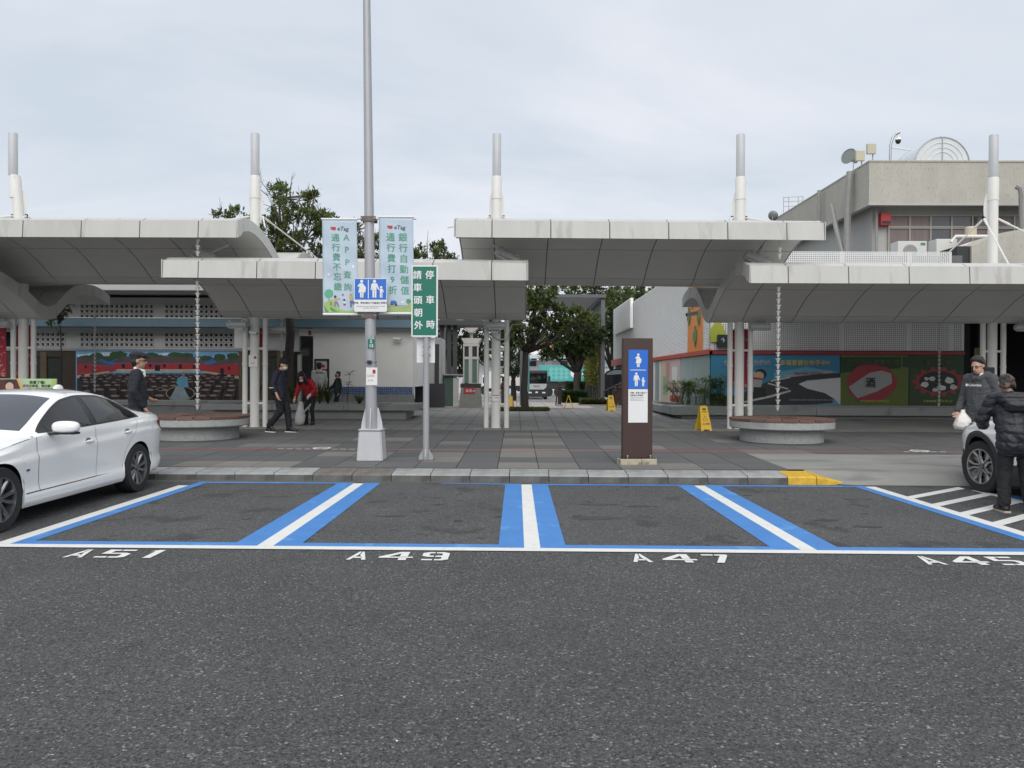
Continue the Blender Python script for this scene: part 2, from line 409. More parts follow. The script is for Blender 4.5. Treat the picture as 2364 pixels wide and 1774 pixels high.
# dark oil stains and a small puddle in the bays
m_oil = M('oil_stain', (.035, .035, .037), .45, var=.3, vs_=6)
random.seed(21)
for (px, py, rx, ry) in [(905, 1193, .16, .05), (1905, 1203, .14, .07), (2010, 1218, .16, .05), (1380, 1166, .22, .07), (1480, 1170, .18, .07), (1370, 1270 - 72, .30, .10)]:
    c = gnd(px, py); mb = MB()
    pts = [(c.x + rx * math.cos(a) * (1 + .35 * random.uniform(-1, 1)), c.y + ry * math.sin(a) * (1 + .35 * random.uniform(-1, 1))) for a in [2 * math.pi * k / 18 for k in range(18)]]
    mb.poly([(x, y, .0062) for x, y in pts]); mb.build('oil_stain', m_oil, road)

# ---------------- kerb, one stone at a time
kerb = tag(bpy.data.objects.new('kerb', None), kind='structure'); COL.objects.link(kerb)
def kerbmesh(name, mat, L_, taper=0.0):
    n = .006
    prof = [(0, -.02), (.012, .105), (.04, .128), (.47, .16), (.5, .15), (.5, -.02)]
    V = []; Fc = []; xs = [n, L_ / 2, L_ - n]
    for i, x in enumerate(xs):
        t = 1 - taper * i / 2
        for (d, z) in prof: V.append((x, d + (.0 if not taper else .10 * (i / 2) ** 2), max(z * t, -.02)))
    k = len(prof)
    for i in range(2):
        for j in range(k - 1): Fc.append((i * k + j, i * k + j + 1, (i + 1) * k + j + 1, (i + 1) * k + j))
    Fc += [tuple(range(k)), tuple(range(2 * k, 3 * k))[::-1]]
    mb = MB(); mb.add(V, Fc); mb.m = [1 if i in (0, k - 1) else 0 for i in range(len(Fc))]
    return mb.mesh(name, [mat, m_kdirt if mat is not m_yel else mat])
m_kdirt = M('kerb_front_dirty', (.125, .122, .115), .85, var=.3, vs_=5, bump=.3, bs=60, spots=[(3, .58, .08, (.07, .068, .064), 5, .7)])  # darker tone given to the upright front faces of the stones
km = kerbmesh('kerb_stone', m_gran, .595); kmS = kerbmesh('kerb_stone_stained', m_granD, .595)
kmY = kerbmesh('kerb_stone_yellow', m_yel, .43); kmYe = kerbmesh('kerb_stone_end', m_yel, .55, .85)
KY0 = 11.56; x = 4.06
k_ = 0
while x > -13:
    x -= .595
    me = kmS if k_ in (10, 11) else km
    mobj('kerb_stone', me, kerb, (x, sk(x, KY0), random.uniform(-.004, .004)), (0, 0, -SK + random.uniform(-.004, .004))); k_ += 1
mobj('kerb_stone', kmY, kerb, (4.06, sk(4.06, KY0), 0), (0, 0, -SK))
mobj('kerb_stone', kmYe, kerb, (4.49, sk(4.49, KY0), 0), (0, 0, -SK))

# ---------------- plaza paving
plaza = sheet('plaza_pavement', m_base, [(11.95, .130), (12.05, .142), (20, .263), (28, .381), (36, .381)], -45, 45, 2)
TW, TD = .65, .72
slabs = {}
def slabmesh(nm, mat, w, d, t=.03):
    g = .006; mb = MB()
    mb.add([(g, g, 0), (w - g, g, 0), (w - g, d - g, 0), (g, d - g, 0), (g, g, t), (w - g, g, t), (w - g, d - g, t), (g, d - g, t)],
           [(4, 5, 6, 7), (0, 1, 5, 4), (1, 2, 6, 5), (2, 3, 7, 6), (3, 0, 4, 7)])
    return mb.mesh(nm, mat)
meG = slabmesh('paving_slab', m_slab, TW, TD); meL = slabmesh('paving_slab_light', m_slabL, TW, TD)
def light_slab(c, r):
    if c in (0, 1): return r in (0, 2, 3, 5, 6, 8)
    if c in (-2,): return r in (1, 2, 5)
    if c in (3, 4): return r in (0, 4)
    if c in (-4, -5): return r in (2, 6)
    if c in (-6, -7, -8): return r in (0, 4)
    if c in (7, 8): return r in (3, 6)
    if c in (-11, -12): return r in (1, 2)
    return False
random.seed(5)
rest = MB(); n_slab = 0
def in_apron(x, Y): return x > 4.3 and Y < 14.2
Y0 = 12.07
for r_ in range(10):
    for c in range(-24, 24):
        X = -.30 + c * TW; Y = Y0 + r_ * TD
        if in_apron(X + .4, Y): continue
        sl = .015; z = zg(Y) - .018 + random.uniform(-.0015, .0015)
        near = -14 <= c <= 15
        if near and n_slab < 300:
            mobj('paving_slab', meL if light_slab(c, r_) else meG, plaza, (X, Y - .005 * X, z), (math.atan(sl), 0, 0)); n_slab += 1
        else:
            rest.add([(X + .006, Y + .006, z + .03), (X + TW - .006, Y + .006, z + .03), (X + TW - .006, Y + TD - .006, z + .0408), (X + .006, Y + TD - .006, z + .0408)], [(0, 1, 2, 3)], 1 if light_slab(c, r_) else 0)
# the far part: smaller slabs set lengthwise
Yf = Y0 + 10 * TD
for j in range(15):
    Y = Yf + j * 1.1
    for i in range(-44, 44):
        X = i * .47 + .1
        if Y > 29 and (X < -4 or X > 4): continue
        z0 = zg(Y) + .010 + random.uniform(-.002, .002); z1 = zg(Y + 1.09) + .010
        rest.add([(X + .007, Y + .008, z0), (X + .463, Y + .008, z0), (X + .463, Y + 1.092, z1), (X + .007, Y + 1.092, z1)], [(0, 1, 2, 3)], 2)
m_restF = M('slab_rest', (.245, .242, .23), .75, var=.18, vs_=1.2, island=.06, bump=.1, spots=[(.7, .62, .05, (.11, .11, .11), 5, .6)])
m_restG = M('slab_rest_grey', (.105, .106, .106), .75, var=.16, vs_=1.6, island=.1, bump=.1)
tag(rest.build('paving', [m_restG, m_slabL, m_restF], plaza, clean=False), kind='stuff')
# drain cover by the kerb
mb = MB(); c0 = gnd(700, 1084, .165); c1 = gnd(870, 1080, .165)
mb.bev(c0.x, c1.x, 12.10, 12.24, .150, .170, .004); mb.build('drain_cover', M('drain_concrete', (.34, .32, .28), .85, var=.25, vs_=5, bump=.3), plaza)
# joints across the slabs, by the sign posts
# red no-smoking line with its white dashes and emblem
rl = MB(); Yr = 14.62
def zpl(Y): return zg(Y) + .0145
for a, b, mi in [(-14, -2.9, 0), (-2.9, 2.3, 1), (2.3, 8.6, 0)]:
    rl.poly([(a, Yr, zpl(Yr)), (b, Yr, zpl(Yr)), (b, Yr + .075, zpl(Yr + .075)), (a, Yr + .075, zpl(Yr + .075))], mi)
rl.build('red_line', [m_red, m_redf], plaza, clean=False)
for (xa, xb) in ((640, 850), (2090, 2195)):
    dm = MB(); Xa, Xb = ax(xa, Yr), ax(xb, Yr); nd = int((Xb - Xa) / .17)
    for i in range(nd):
        X = Xa + i * .17; dm.poly([(X, Yr + .01, zpl(Yr) + .003), (X + .12, Yr + .01, zpl(Yr) + .003), (X + .12, Yr + .065, zpl(Yr) + .004), (X, Yr + .065, zpl(Yr) + .004)])
    Xc = lerp(Xa, Xb, .46); Yc = Yr + .22
    for k in range(20):
        a0, a1 = 2 * math.pi * k / 20, 2 * math.pi * (k + 1) / 20
        dm.poly([(Xc + q * math.cos(a), Yc + q * math.sin(a), zpl(Yc) + .003 + .015 * (q * math.sin(a))) for q, a in ((.12, a0), (.18, a0), (.18, a1), (.12, a1))])
    dm.poly([(Xc - .1, Yc - .03, zpl(Yc) + .003), (Xc + .1, Yc - .03, zpl(Yc) + .003), (Xc + .1, Yc + .03, zpl(Yc) + .004), (Xc - .1, Yc + .03, zpl(Yc) + .004)])
    dm.build('painted_dashes', m_white, plaza, clean=False)
# concrete apron at the crossing on the right
ap = MB()
ap.add([(4.255, 14.235, .205), (14, 14.235, .205), (4.255, 12.10, .172), (14, 12.10, .172), (5.05, 11.93, .160), (14, 11.88, .160), (5.05, 11.46, .010), (14, 11.36, .010), (5.04, 12.075, .170), (4.255, 12.075, .170), (4.50, 12.07, .168), (4.50, 11.63, .02)],
       [(0, 2, 3, 1), (2, 9, 8, 3), (8, 4, 5, 3), (4, 6, 7, 5), (10, 11, 4), (10, 4, 8), (11, 6, 4)])
tag(ap.build('concrete_apron', m_apron), kind='structure')
# rear path and rear car park beyond the plaza
m_brick = M('path_paving', (.48, .43, .39), .8, var=.12, vs_=3)
rp = MB()
rows_ = [30.5 + .75 * i for i in range(26)]
for j in range(25):
    for i in range(-6, 7):
        X = i * .62; a, b = rows_[j], rows_[j + 1]
        if X < -3.4 or X > 2.6: continue
        za, zb = zg(a) + .014, zg(b) + .014
        rp.add([(X + .012, a + .012, za), (X + .608, a + .012, za), (X + .608, b - .012, zb), (X + .012, b - .012, zb)], [(0, 1, 2, 3)])
tag(rp.build('rear_path', m_brick, clean=False), kind='structure')
rl2 = sheet('rear_car_park', M('rear_asphalt', (.27, .27, .265), .9, var=.1, vs_=.4), [(50, zg(50) + .01), (72, zg(72) + .01), (140, -.39)], -70, 70, 2)
for X in (-6, -3.1, 2.7, 6):
    mb = MB(); mb.poly([(X, 56, zg(56) + .016), (X + .15, 56, zg(56) + .016), (X + 1.15, 66, zg(66) + .016), (X + 1.0, 66, zg(66) + .016)]); mb.build('white_line', m_white, rl2)
# ================================================================== wave canopies and their columns
m_alu = M('canopy_panel', (.535, .53, .50), .45, var=.07, vs_=1.3, objrand=.035, spots=[(1.6, .58, .10, (.36, .345, .31), 6, .5)], stretch=(3.0, 3.0, .5))
m_soff = M('canopy_soffit', (.68, .675, .64), .5, var=.05, vs_=1.0)
m_gapm = M('canopy_joint', (.10, .10, .095), .8)
m_colw = M('column_paint', (.74, .73, .69), .4, var=.06, vs_=2.5, spots=[(3.0, .66, .05, (.45, .43, .38), 5, .4)], stretch=(3, 3, .6))
m_metal = M('galvanised', (.42, .43, .44), .4, .75, var=.1, vs_=8)
m_dark = M('dark_metal', (.045, .046, .05), .5)
m_black = M('black_plastic', (.018, .018, .02), .45)
m_floodw = M('floodlight_casing', (.50, .51, .50), .45, .2, var=.1, vs_=8)
m_glassl = M('lamp_glass', (.55, .57, .58), .12, spec=.7)
m_tubel = M('lamp_tube_acrylic', (.50, .51, .52), .3, var=.05, vs_=2)
YC = 20.1
# soffit and roof lines of the profile (Y, z) for the lower tier
SOF = [(16.62, 3.68), (16.85, 3.86), (17.2, 3.945), (17.6, 3.94), (18.05, 3.87), (18.5, 3.75), (18.95, 3.58), (19.35, 3.38), (19.65, 3.21), (19.87, 3.11), (20.1, 3.075), (20.33, 3.11), (20.55, 3.22), (20.8, 3.41), (21.1, 3.64), (21.45, 3.82), (21.85, 3.91), (22.3, 3.93), (22.75, 3.87), (23.15, 3.755)]
def offset(pl, d):
    out = []
    for i, (y, z) in enumerate(pl):
        a = pl[max(i - 1, 0)]; b = pl[min(i + 1, len(pl) - 1)]
        ty, tz = b[0] - a[0], b[1] - a[1]; l = math.hypot(ty, tz); out.append((y - tz / l * d, z + ty / l * d))
    return out
TOPL = [(16.62, 4.04), (16.8, 4.13), (17.1, 4.19), (17.55, 4.19), (18.1, 4.12), (18.6, 4.0), (19.1, 3.82), (19.55, 3.60), (19.85, 3.45), (20.1, 3.40), (20.35, 3.45), (20.62, 3.62), (20.92, 3.86), (21.3, 4.08), (21.8, 4.20), (22.3, 4.23), (22.8, 4.16), (23.2, 4.02)]
def canopy(label, X0, X1, dz, seam0, pitch, slope=0.0, ends=(True, True)):
    Xm = (X0 + X1) / 2
    root = thing('wave_canopy', (Xm, YC, 3.05 + dz), label, 'canopy', 'white wave canopies over the plaza')
    zf = lambda X: dz + slope * (X - Xm)
    # closed core, its skin showing in the joints
    core = MB(); outl = [(y, z + .016) for (y, z) in SOF] + [(y, z - .016) for (y, z) in TOPL[::-1]]
    core.prism(outl, lambda y, z: (X0 + .02, y, z + zf(X0)), lambda y, z: (X1 - .02, y, z + zf(X1)))
    core.bb(X0 + .02, X1 - .02, 16.53, 16.625, 3.68 + dz - .0, 4.02 + dz)
    core.build('roof_core', m_gapm, root, clean=True)
    # seams along the canopy
    xs = []; k = math.floor((X0 - seam0) / pitch)
    while seam0 + k * pitch < X1 + pitch:
        xs.append(seam0 + k * pitch); k += 1
    xs = [X0] + [q for q in xs if X0 + .15 < q < X1 - .15] + [X1]
    g = .011
    def strip(name, mat, pl, a, b, th):
        # curved panel with thickness th (towards -normal)
        mb = MB(); q = offset(pl, th); n = len(pl)
        V = [(a + g, y, z + zf(a)) for y, z in pl] + [(b - g, y, z + zf(b)) for y, z in pl] + [(a + g, y, z + zf(a)) for y, z in q] + [(b - g, y, z + zf(b)) for y, z in q]
        Fc = []
        for i in range(n - 1):
            Fc += [(i, i + 1, n + i + 1, n + i), (2 * n + i, 3 * n + i, 3 * n + i + 1, 2 * n + i + 1), (i, 2 * n + i, 2 * n + i + 1, i + 1), (n + i, n + i + 1, 3 * n + i + 1, 3 * n + i)]
        Fc += [(0, n, 3 * n, 2 * n), (n - 1, 3 * n - 1, 4 * n - 1, 2 * n - 1)]
        mb.add(V, Fc); return mb.build(name, mat, root, smooth=30)
    cuts = [(0, 5), (5, 8), (8, 12), (12, 16), (16, 19)]
    def cutpl(pl, i0, i1):
        q = list(pl[i0:i1 + 1])
        a, b = q[0], q[1]; l = math.hypot(b[0] - a[0], b[1] - a[1]); q[0] = (a[0] + (b[0] - a[0]) * g / l, a[1] + (b[1] - a[1]) * g / l)
        a, b = q[-1], q[-2]; l = math.hypot(b[0] - a[0], b[1] - a[1]); q[-1] = (a[0] + (b[0] - a[0]) * g / l, a[1] + (b[1] - a[1]) * g / l)
        return q
    for i in range(len(xs) - 1):
        a, b = xs[i], xs[i + 1]
        for (c0, c1) in cuts:
            strip('soffit_panel', m_soff, cutpl(SOF, c0, c1), a, b, .012)
        for (c0, c1) in ((0, 5), (5, 10), (10, 17)):
            strip('roof_panel', m_alu, cutpl(TOPL, c0, c1), a, b, -.012)
        fp = MB(); za, zb = zf(a), zf(b)
        fp.prism([(a + g, 0), (b - g, 0), (b - g, 1), (a + g, 1)], lambda x, t: (x, 16.50 + .03 * t, lerp(3.66, 4.035, t) + zf(x)), lambda x, t: (x, 16.522 + .03 * t, lerp(3.66, 4.035, t) + zf(x)))
        fp.build('fascia_panel', m_alu, root)
    # end fascias in lengths
    for e_, on in ((0, ends[0]), (1, ends[1])):
        X = X0 if e_ == 0 else X1; s_ = -1 if e_ == 0 else 1
        segs = [(16.5, 17.6), (17.6, 19.0), (19.0, 19.72), (19.72, 20.5), (20.5, 21.3), (21.3, 22.2), (22.2, 23.2)]
        def zi(pl, y):
            for (p, q) in zip(pl, pl[1:]):
                if p[0] <= y <= q[0]: return lerp(p[1], q[1], (y - p[0]) / (q[0] - p[0]))
            return pl[0][1] if y < pl[0][0] else pl[-1][1]
        if not on: continue
        for (ya, yb) in segs:
            ys = [lerp(ya + .008, yb - .008, t / 6) for t in range(7)]
            low = [(y, zi(SOF, y) - .006) for y in ys]; hi = [(y, zi(TOPL, y) + .006) for y in ys]
            if ya < 16.6: low[0] = (16.5, 3.66); hi[0] = (16.5, 4.05); low[1] = (low[1][0], max(3.66, low[1][1]))
            mb = MB(); n = 7
            V = [(X, y, z + zf(X)) for y, z in low + hi] + [(X + s_ * .02, y, z + zf(X)) for y, z in low + hi]
            Fc = []
            for i in range(6):
                Fc += [(i, i + 1, n + i + 1, n + i), (2 * n + i, 3 * n + i, 3 * n + i + 1, 2 * n + i + 1), (i, 2 * n + i, 2 * n + i + 1, i + 1), (n + i, n + i + 1, 3 * n + i + 1, 3 * n + i)]
            Fc += [(0, n, 3 * n, 2 * n), (n - 1, 3 * n - 1, 4 * n - 1, 2 * n - 1)]
            mb.add(V, Fc); mb.build('end_fascia', m_alu, root)
    return root
CX_ = [-12.94, -6.86, -.545, 5.80, 12.36]
UP = .92
canopy('upper white wave canopy on the left, above the breeze-block wall and mural', -19, -6.03, UP - .0, -6.86, 1.262, 0, (False, True))
canopy('upper white wave canopy in the middle, spanning the passage', -1.34, 6.57, UP, -.545, 1.262, -.005)
canopy('lower white wave canopy at the far left edge, its wave-shaped end showing', -19, -12.33, 0, -12.94, 1.262, 0, (False, True))
canopy('lower white wave canopy behind the lamp pole and banners', -7.63, .215, .04, -6.86, 1.262, -.005)
canopy('lower white wave canopy on the right, over the dark mural', 4.99, 19, -.02, 5.80, 1.29, 0, (True, False))

# ---------------- columns with their side pipes, posts and stays
def column(i, X, label, topz=7.96, rods=True, side=(-.25, .28), lowz=3.1, discrot=0.0):
    gz = zg(YC)
    root = thing('canopy_column', (X, YC, gz), label, 'column', 'white steel canopy columns')
    mdx = -.27 if i == 0 else 0.0
    MB().tube([(X, YC, gz), (X, YC, 4.2), (X + mdx * .7, YC, 6.75)], .118, 20).build('shaft', m_colw, root, smooth=40)
    MB().lathe([(.145, 0), (.145, .012), (.125, .02)], (X, YC, gz), 20).build('base_collar', m_colw, root)
    MB().lathe([(.13, 6.25), (.13, 6.80), (.122, 6.84)], (X + mdx * .8, YC, 0), 20).build('sleeve', m_colw, root, smooth=40)
    MB().lathe([(.105, 6.84), (.112, 6.87), (.112, 7.93), (.10, 7.95)], (X + mdx, YC, 0), 20).build('lamp_tube', m_tubel, root, smooth=40)
    for s_ in side:
        p = MB(); yy = YC - .02
        p.tube([(X + s_, yy, gz), (X + s_, yy, lowz + .03)], .066, 14)
        for zc in (gz + .55, gz + 1.65): p.lathe([(.066, -.03), (.075, -.026), (.075, .026), (.066, .03)], (X + s_, yy, zc), 14)
        p.build('drain_pipe', m_colw, root, smooth=40)
        for zc in (gz + .62, gz + 2.05):
            MB().tube([(X, YC, zc), (X + s_, yy, zc)], .03, 8).build('pipe_bracket', m_colw, root, smooth=40)
    # round lug plates and stays
    for s_ in (-1, 1):
        yo = .0
        d = Matrix.Rotation(discrot + (R(28) * s_), 3, 'Z')
        mb = MB(); ring = [Vector((s_ * (.105 + .05 * 0) + .20 * math.cos(a) * .55, 0, 6.05 + .42 * math.sin(a))) for a in [2 * math.pi * k / 24 for k in range(24)]]
        XM = X + mdx * .6
        V = [d @ (v + Vector((0, -.012, 0))) + Vector((XM, YC, 0)) for v in ring] + [d @ (v + Vector((0, .012, 0))) + Vector((XM, YC, 0)) for v in ring]
        Fc = [tuple(range(24)), tuple(range(24, 48))[::-1]] + [(k, 24 + k, 24 + (k + 1) % 24, (k + 1) % 24) for k in range(24)]
        mb.add(V, Fc); mb.build('lug_plate', m_colw, root)
        top = d @ Vector((s_ * .20, 0, 5.80)) + Vector((XM, YC, 0))
        lz = lowz + 1.95 if topz > 7 else lowz + 1
        for yb in ((-2.4, 2.3) if rods else ()):
            bot = Vector((X + s_ * 1.05, YC + yb, (4.12 if abs(yb) > 0 else 4) + (UP if i in (0, 1, 2, 3) and (i != 0) else 0) - (0 if i not in (4,) else 0)))
            if i == 0: bot.z = 4.1 + UP
            MB().tube([top, lerp(top, bot, .12), lerp(top, bot, .13), bot], [.03, .03, .019, .019], 8).build('stay_rod', m_colw, root, smooth=40)
            MB().box(top, (.07, .05, .09)).build('clevis', m_metal, root)
    return root
names_ = ['leftmost white canopy column, rising behind the white sedan', 'white canopy column beside the walking man in the black cap', 'middle white canopy column with small posted notices, at the passage', 'white canopy column with red banners, right of the brown sign', 'rightmost white canopy column behind the man in the hoodie']
for i, X in enumerate(CX_): column(i, X, names_[i])

# ---------------- floodlights: casing, glass, bracket
def floodlight(label, c, yaw, tilt, length=.5, w=.16, parts_mat=None, stem=None, group='floodlights on the canopies'):
    root = thing('floodlight', c, label, 'floodlight', group)
    rot = Matrix.Rotation(yaw, 3, 'Z') @ Matrix.Rotation(tilt, 3, 'Y')
    def tf(mb):
        mb.v = [tuple(rot @ Vector(p)) for p in mb.v]; return mb
    n = 12
    tf(MB().lathe([(.02, -length / 2), (w * .36, -length / 2 + .01), (w * .5, -length / 2 + .06), (w * .5, length / 2 - .05), (w * .42, length / 2)], n=14, mat=Matrix.Rotation(R(90), 3, 'Y'))).build('casing', m_floodw, root, local=True, smooth=40)
    tf(MB().box((.02, 0, -w * .44), (length * .72, w * .8, .02))).build('lamp_glass', m_glassl, root, local=True)
    for s_ in (-1, 1): tf(MB().box((s_ * length * .3, 0, w * .5), (.03, w * .6, .05))).build('clip', m_metal, root, local=True)
    if stem is not None:
        MB().tube([(0, 0, 0), Vector(stem) - Vector(c)], .022, 8).build('bracket', m_floodw, root, local=True)
    return root
Yp = 19.75
for (X, lab) in ((CX_[1] - .35, 'cylindrical floodlight on the column beside the walking man'), (CX_[2] - .02, 'cylindrical floodlight at the head of the middle column'), (CX_[3] + .42, 'cylindrical floodlight right of the red banners'), (CX_[4] + .62, 'pale floodlight at the head of the rightmost column'), (CX_[0] - .4, 'cylindrical floodlight on the leftmost column')):
    floodlight(lab, (X, Yp, 2.93), 0, 0, .52, .2, stem=(X + (.3 if X < CX_[1] + .1 and X > -8 else 0), YC, 2.93))
floodlight('pale floodlight behind the left canopy column, below the soffit', (CX_[1] + .42, 20.5, 2.86), 0, 0, .5, .2, stem=(CX_[1], YC, 2.9))
for (px, py, lab, yw, tl, sx, sy) in ((470, 592, 'grey floodlight standing on the lower canopy below the left upper canopy', R(180), R(-28), 528, 565), (1172, 592, 'grey floodlight under the left end of the middle upper canopy', 0, R(28), 1138, 565), (1748, 600, 'grey floodlight under the right end of the middle upper canopy', R(180), R(-25), 1762, 565)):
    c = at(px, py, 17.6); s2 = at(sx, sy, 17.9)
    fl = floodlight(lab, c, yw, tl, .62, .24, stem=s2)
# ================================================================== restroom building on the left
YW = 26.5
m_wall = M('white_render', (.80, .80, .765), .75, var=.05, vs_=1.2, bump=.06, bs=40)
m_wallg = M('grey_render', (.46, .465, .455), .8, var=.06, vs_=1.5)
m_blk = M('breeze_block', (.50, .505, .495), .8, var=.05, vs_=6, objrand=.05)
m_bluef = M('blue_grey_fascia', (.14, .225, .285), .5, var=.06, vs_=2)
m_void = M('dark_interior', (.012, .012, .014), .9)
m_tileb = M('blue_mosaic', (.07, .12, .26), .3, island=.35)
m_base2 = M('grey_granite_base', (.22, .225, .22), .7, var=.12, vs_=9)
m_wood = M('painted_wood', (.055, .040, .026), .6, var=.35, vs_=3, stretch=(6, 6, .7))
m_woodL = M('painted_wood_edge', (.13, .10, .06), .6, var=.3, vs_=3, stretch=(6, 6, .7))
lb = thing('restroom_building', (ax(500, YW), YW, zg(YW)), 'low white restroom building with breeze-block vents and a blue-grey fascia', 'building')
def wx(px): return ax(px, YW)
def wz(px, py): return az(px, py, YW)
z_up1, z_up0 = wz(400, 704), wz(400, 739)
z_bl1, z_bl0 = wz(400, 738), wz(400, 757)
z_lo1, z_lo0 = wz(400, 768), wz(400, 803)
z_mt = wz(400, 810); zb_ = zg(YW)
XL, XR = -22.0, wx(953)
bp_ = .1715
# wall bands between the block panels
def wallbox(x0, x1, z0, z1, y0=YW, y1=YW + .22, m=m_wallg, nm='wall'): return MB().bb(x0, x1, y0, y1, z0, z1).build(nm, m, lb)
pan = [(wx(71) - 6 * bp_, 13), (wx(184), 15), (wx(379), 15)]     # left edge, blocks across
xend = wx(379) + 15 * bp_
for (z0, n_) in ((z_up0 + .03, 3), (z_lo0 + .01, 3)):
    z1 = z0 + 3 * bp_
    prev = XL
    for (xa, nn) in pan:
        wallbox(prev, xa, z0, z1); prev = xa + nn * bp_
    wallbox(prev, wx(690), z0, z1)
wallbox(XL, wx(690), z_up0 + .03 + 3 * bp_, wz(400, 688)); wallbox(XL, wx(690), z_lo0 + .01 + 3 * bp_, z_up0 + .03); wallbox(XL, wx(690), z_mt - .02, z_lo0 + .01)
# breeze blocks, each with its square opening
bk = MB(); o = bp_ / 2 - .006; h = .048
ring0 = [(-o, -o), (o, -o), (o, o), (-o, o)]; ring1 = [(-h, -h), (h, -h), (h, h), (-h, h)]
V = [(x, -.012, z) for x, z in ring0] + [(x, -.012, z) for x, z in ring1] + [(x, .12, z) for x, z in ring1] + [(x, .02, z) for x, z in ring0]
Fc = []
for k in range(4):
    j = (k + 1) % 4; Fc += [(k, j, 4 + j, 4 + k), (4 + k, 4 + j, 8 + j, 8 + k), (k, 12 + k, 12 + j, j)]
me_bk = bk.add(V, Fc).mesh('breeze_block', m_blk, clean=True)
for (z0, n_) in ((z_up0 + .03, 3), (z_lo0 + .01, 3)):
    for (xa, nn) in pan:
        for r_ in range(3):
            for c in range(nn):
                p = Vector((xa + (c + .5) * bp_, YW, z0 + (r_ + .5) * bp_)); 
                if p.x < -17.2: continue
                mobj('breeze_block', me_bk, lb, p - lb.location)
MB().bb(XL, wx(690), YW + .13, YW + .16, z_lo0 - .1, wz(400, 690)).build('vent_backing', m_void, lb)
# blue fascia, rail, eave
MB().bev(XL, XR + .25, YW - .45, YW - .02, z_bl0, z_bl1, .01).build('blue_fascia', m_bluef, lb)
MB().bb(XL, XR + .27, YW - .47, YW, z_bl1 + .002, z_bl1 + .03).build('fascia_flashing', m_wall, lb)
MB().tube([(XL, YW - .10, z_lo0 - .045), (wx(640), YW - .10, z_lo0 - .045)], .028, 8).build('conduit', m_wallg, lb)
MB().bev(XL, XR + .3, 25.2, 31, 4.42, 4.75, .02).build('roof_slab', m_wallg, lb)
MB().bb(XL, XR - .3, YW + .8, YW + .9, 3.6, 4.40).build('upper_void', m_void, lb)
MB().bb(XL, XR, YW + .25, YW + 4.5, z_bl1 - .1, z_bl1 + .05).build('ceiling', m_wallg, lb)
# white wall with mosaic band and base
xwl = wx(723)
MB().bb(xwl, XR, YW, YW + .25, wz(800, 893), z_bl0 + .1).build('white_wall', m_wall, lb)
MB().bb(XR - .25, XR + .002, YW + .25, YW + 5, wz(800, 893), z_bl0 + .1).build('white_wall', m_wall, lb)
MB().bb(xwl, XR + .02, YW - .02, YW + .25, zb_, wz(800, 911)).build('base_course', m_base2, lb)
mt = MB(); z0, z1 = wz(800, 911), wz(800, 893); ts = .066; n_ = int((XR - xwl) / ts)
for r_ in range(int((z1 - z0) / ts) + 1):
    for c in range(n_):
        xa = xwl + c * ts; za = z0 + r_ * (z1 - z0) / 4
        if r_ > 3: continue
        mt.bb(xa + .004, xa + ts - .004, YW - .010, YW + .02, za + .004, za + (z1 - z0) / 4 - .004)
tag(mt.build('mosaic_tiles', m_tileb, lb, clean=False), kind='stuff')
MB().bb(xwl, XR, YW - .003, YW + .25, z0, z1).build('mosaic_grout', m_wallg, lb)
# entrance recess with its header
xe0, xe1 = wx(676), wx(723)
MB().bb(wx(560), xe1, YW + 3.2, YW + 3.3, zb_, z_bl1).build('entrance_back_wall', m_wallg, lb)
MB().bb(xe1 - .05, xe1, YW + .25, YW + 3.2, zb_, z_bl0).build('entrance_side_wall', m_wallg, lb)
MB().bb(wx(565), xe1, YW + .02, YW + .10, wz(700, 776), wz(700, 759)).build('header_sign', m_wall, lb)
m_redsign = M('sign_red', (.45, .02, .03), .5)
hd = MB()
def hfn(x, z): return (x, YW + .016, z)
def hicon(px, kind):
    cx, cz = wx(px), wz(px, 768); s = .0155
    if kind == 'man':
        for pl in (circle(0, 5.2, 1.9, 12), [(-3, 3), (3, 3), (3, 1.4), (1.5, 1.4), (2.6, -6), (.6, -6), (0, -2.5), (-.6, -6), (-2.6, -6), (-1.5, 1.4), (-3, 1.4)]): hd.poly([hfn(cx + a * s, cz + b * s) for a, b in pl])
    else:
        for pl in ([(-5, 0), (0, 6), (5, 0), (2, 0), (2, -2), (-2, -2), (-2, 0)], [(-2, -2), (2, -2), (2, -6), (-2, -6)], [(-4.4, -2.2), (-2.2, -2.2), (-2.2, -5), (-4.4, -4)], [(2.2, -2.2), (4.4, -2.2), (4.4, -4), (2.2, -5)]): hd.poly([hfn(cx + a * s, cz + b * s) for a, b in pl])
hicon(684, 'man'); hicon(714.5, 'arrow'); 
tag(hd.build('header_icons', m_redsign, lb, clean=False), kind='stuff')
MB().bb(wx(695), wx(717), YW + 3.12, YW + 3.19, wz(700, 870), wz(700, 847)).build('notice_board', M('board_grey', (.25, .26, .26), .5), lb)
MB().bb(wx(676), wx(697), YW + .9, YW + .94, wz(700, 820), wz(700, 803)).build('notice_board', M('board_grey2', (.38, .39, .39), .5), lb)
MB().bb(wx(681), wx(688), YW + .3, YW + .5, zb_, wz(700, 818)).build('door_post', m_wall, lb)
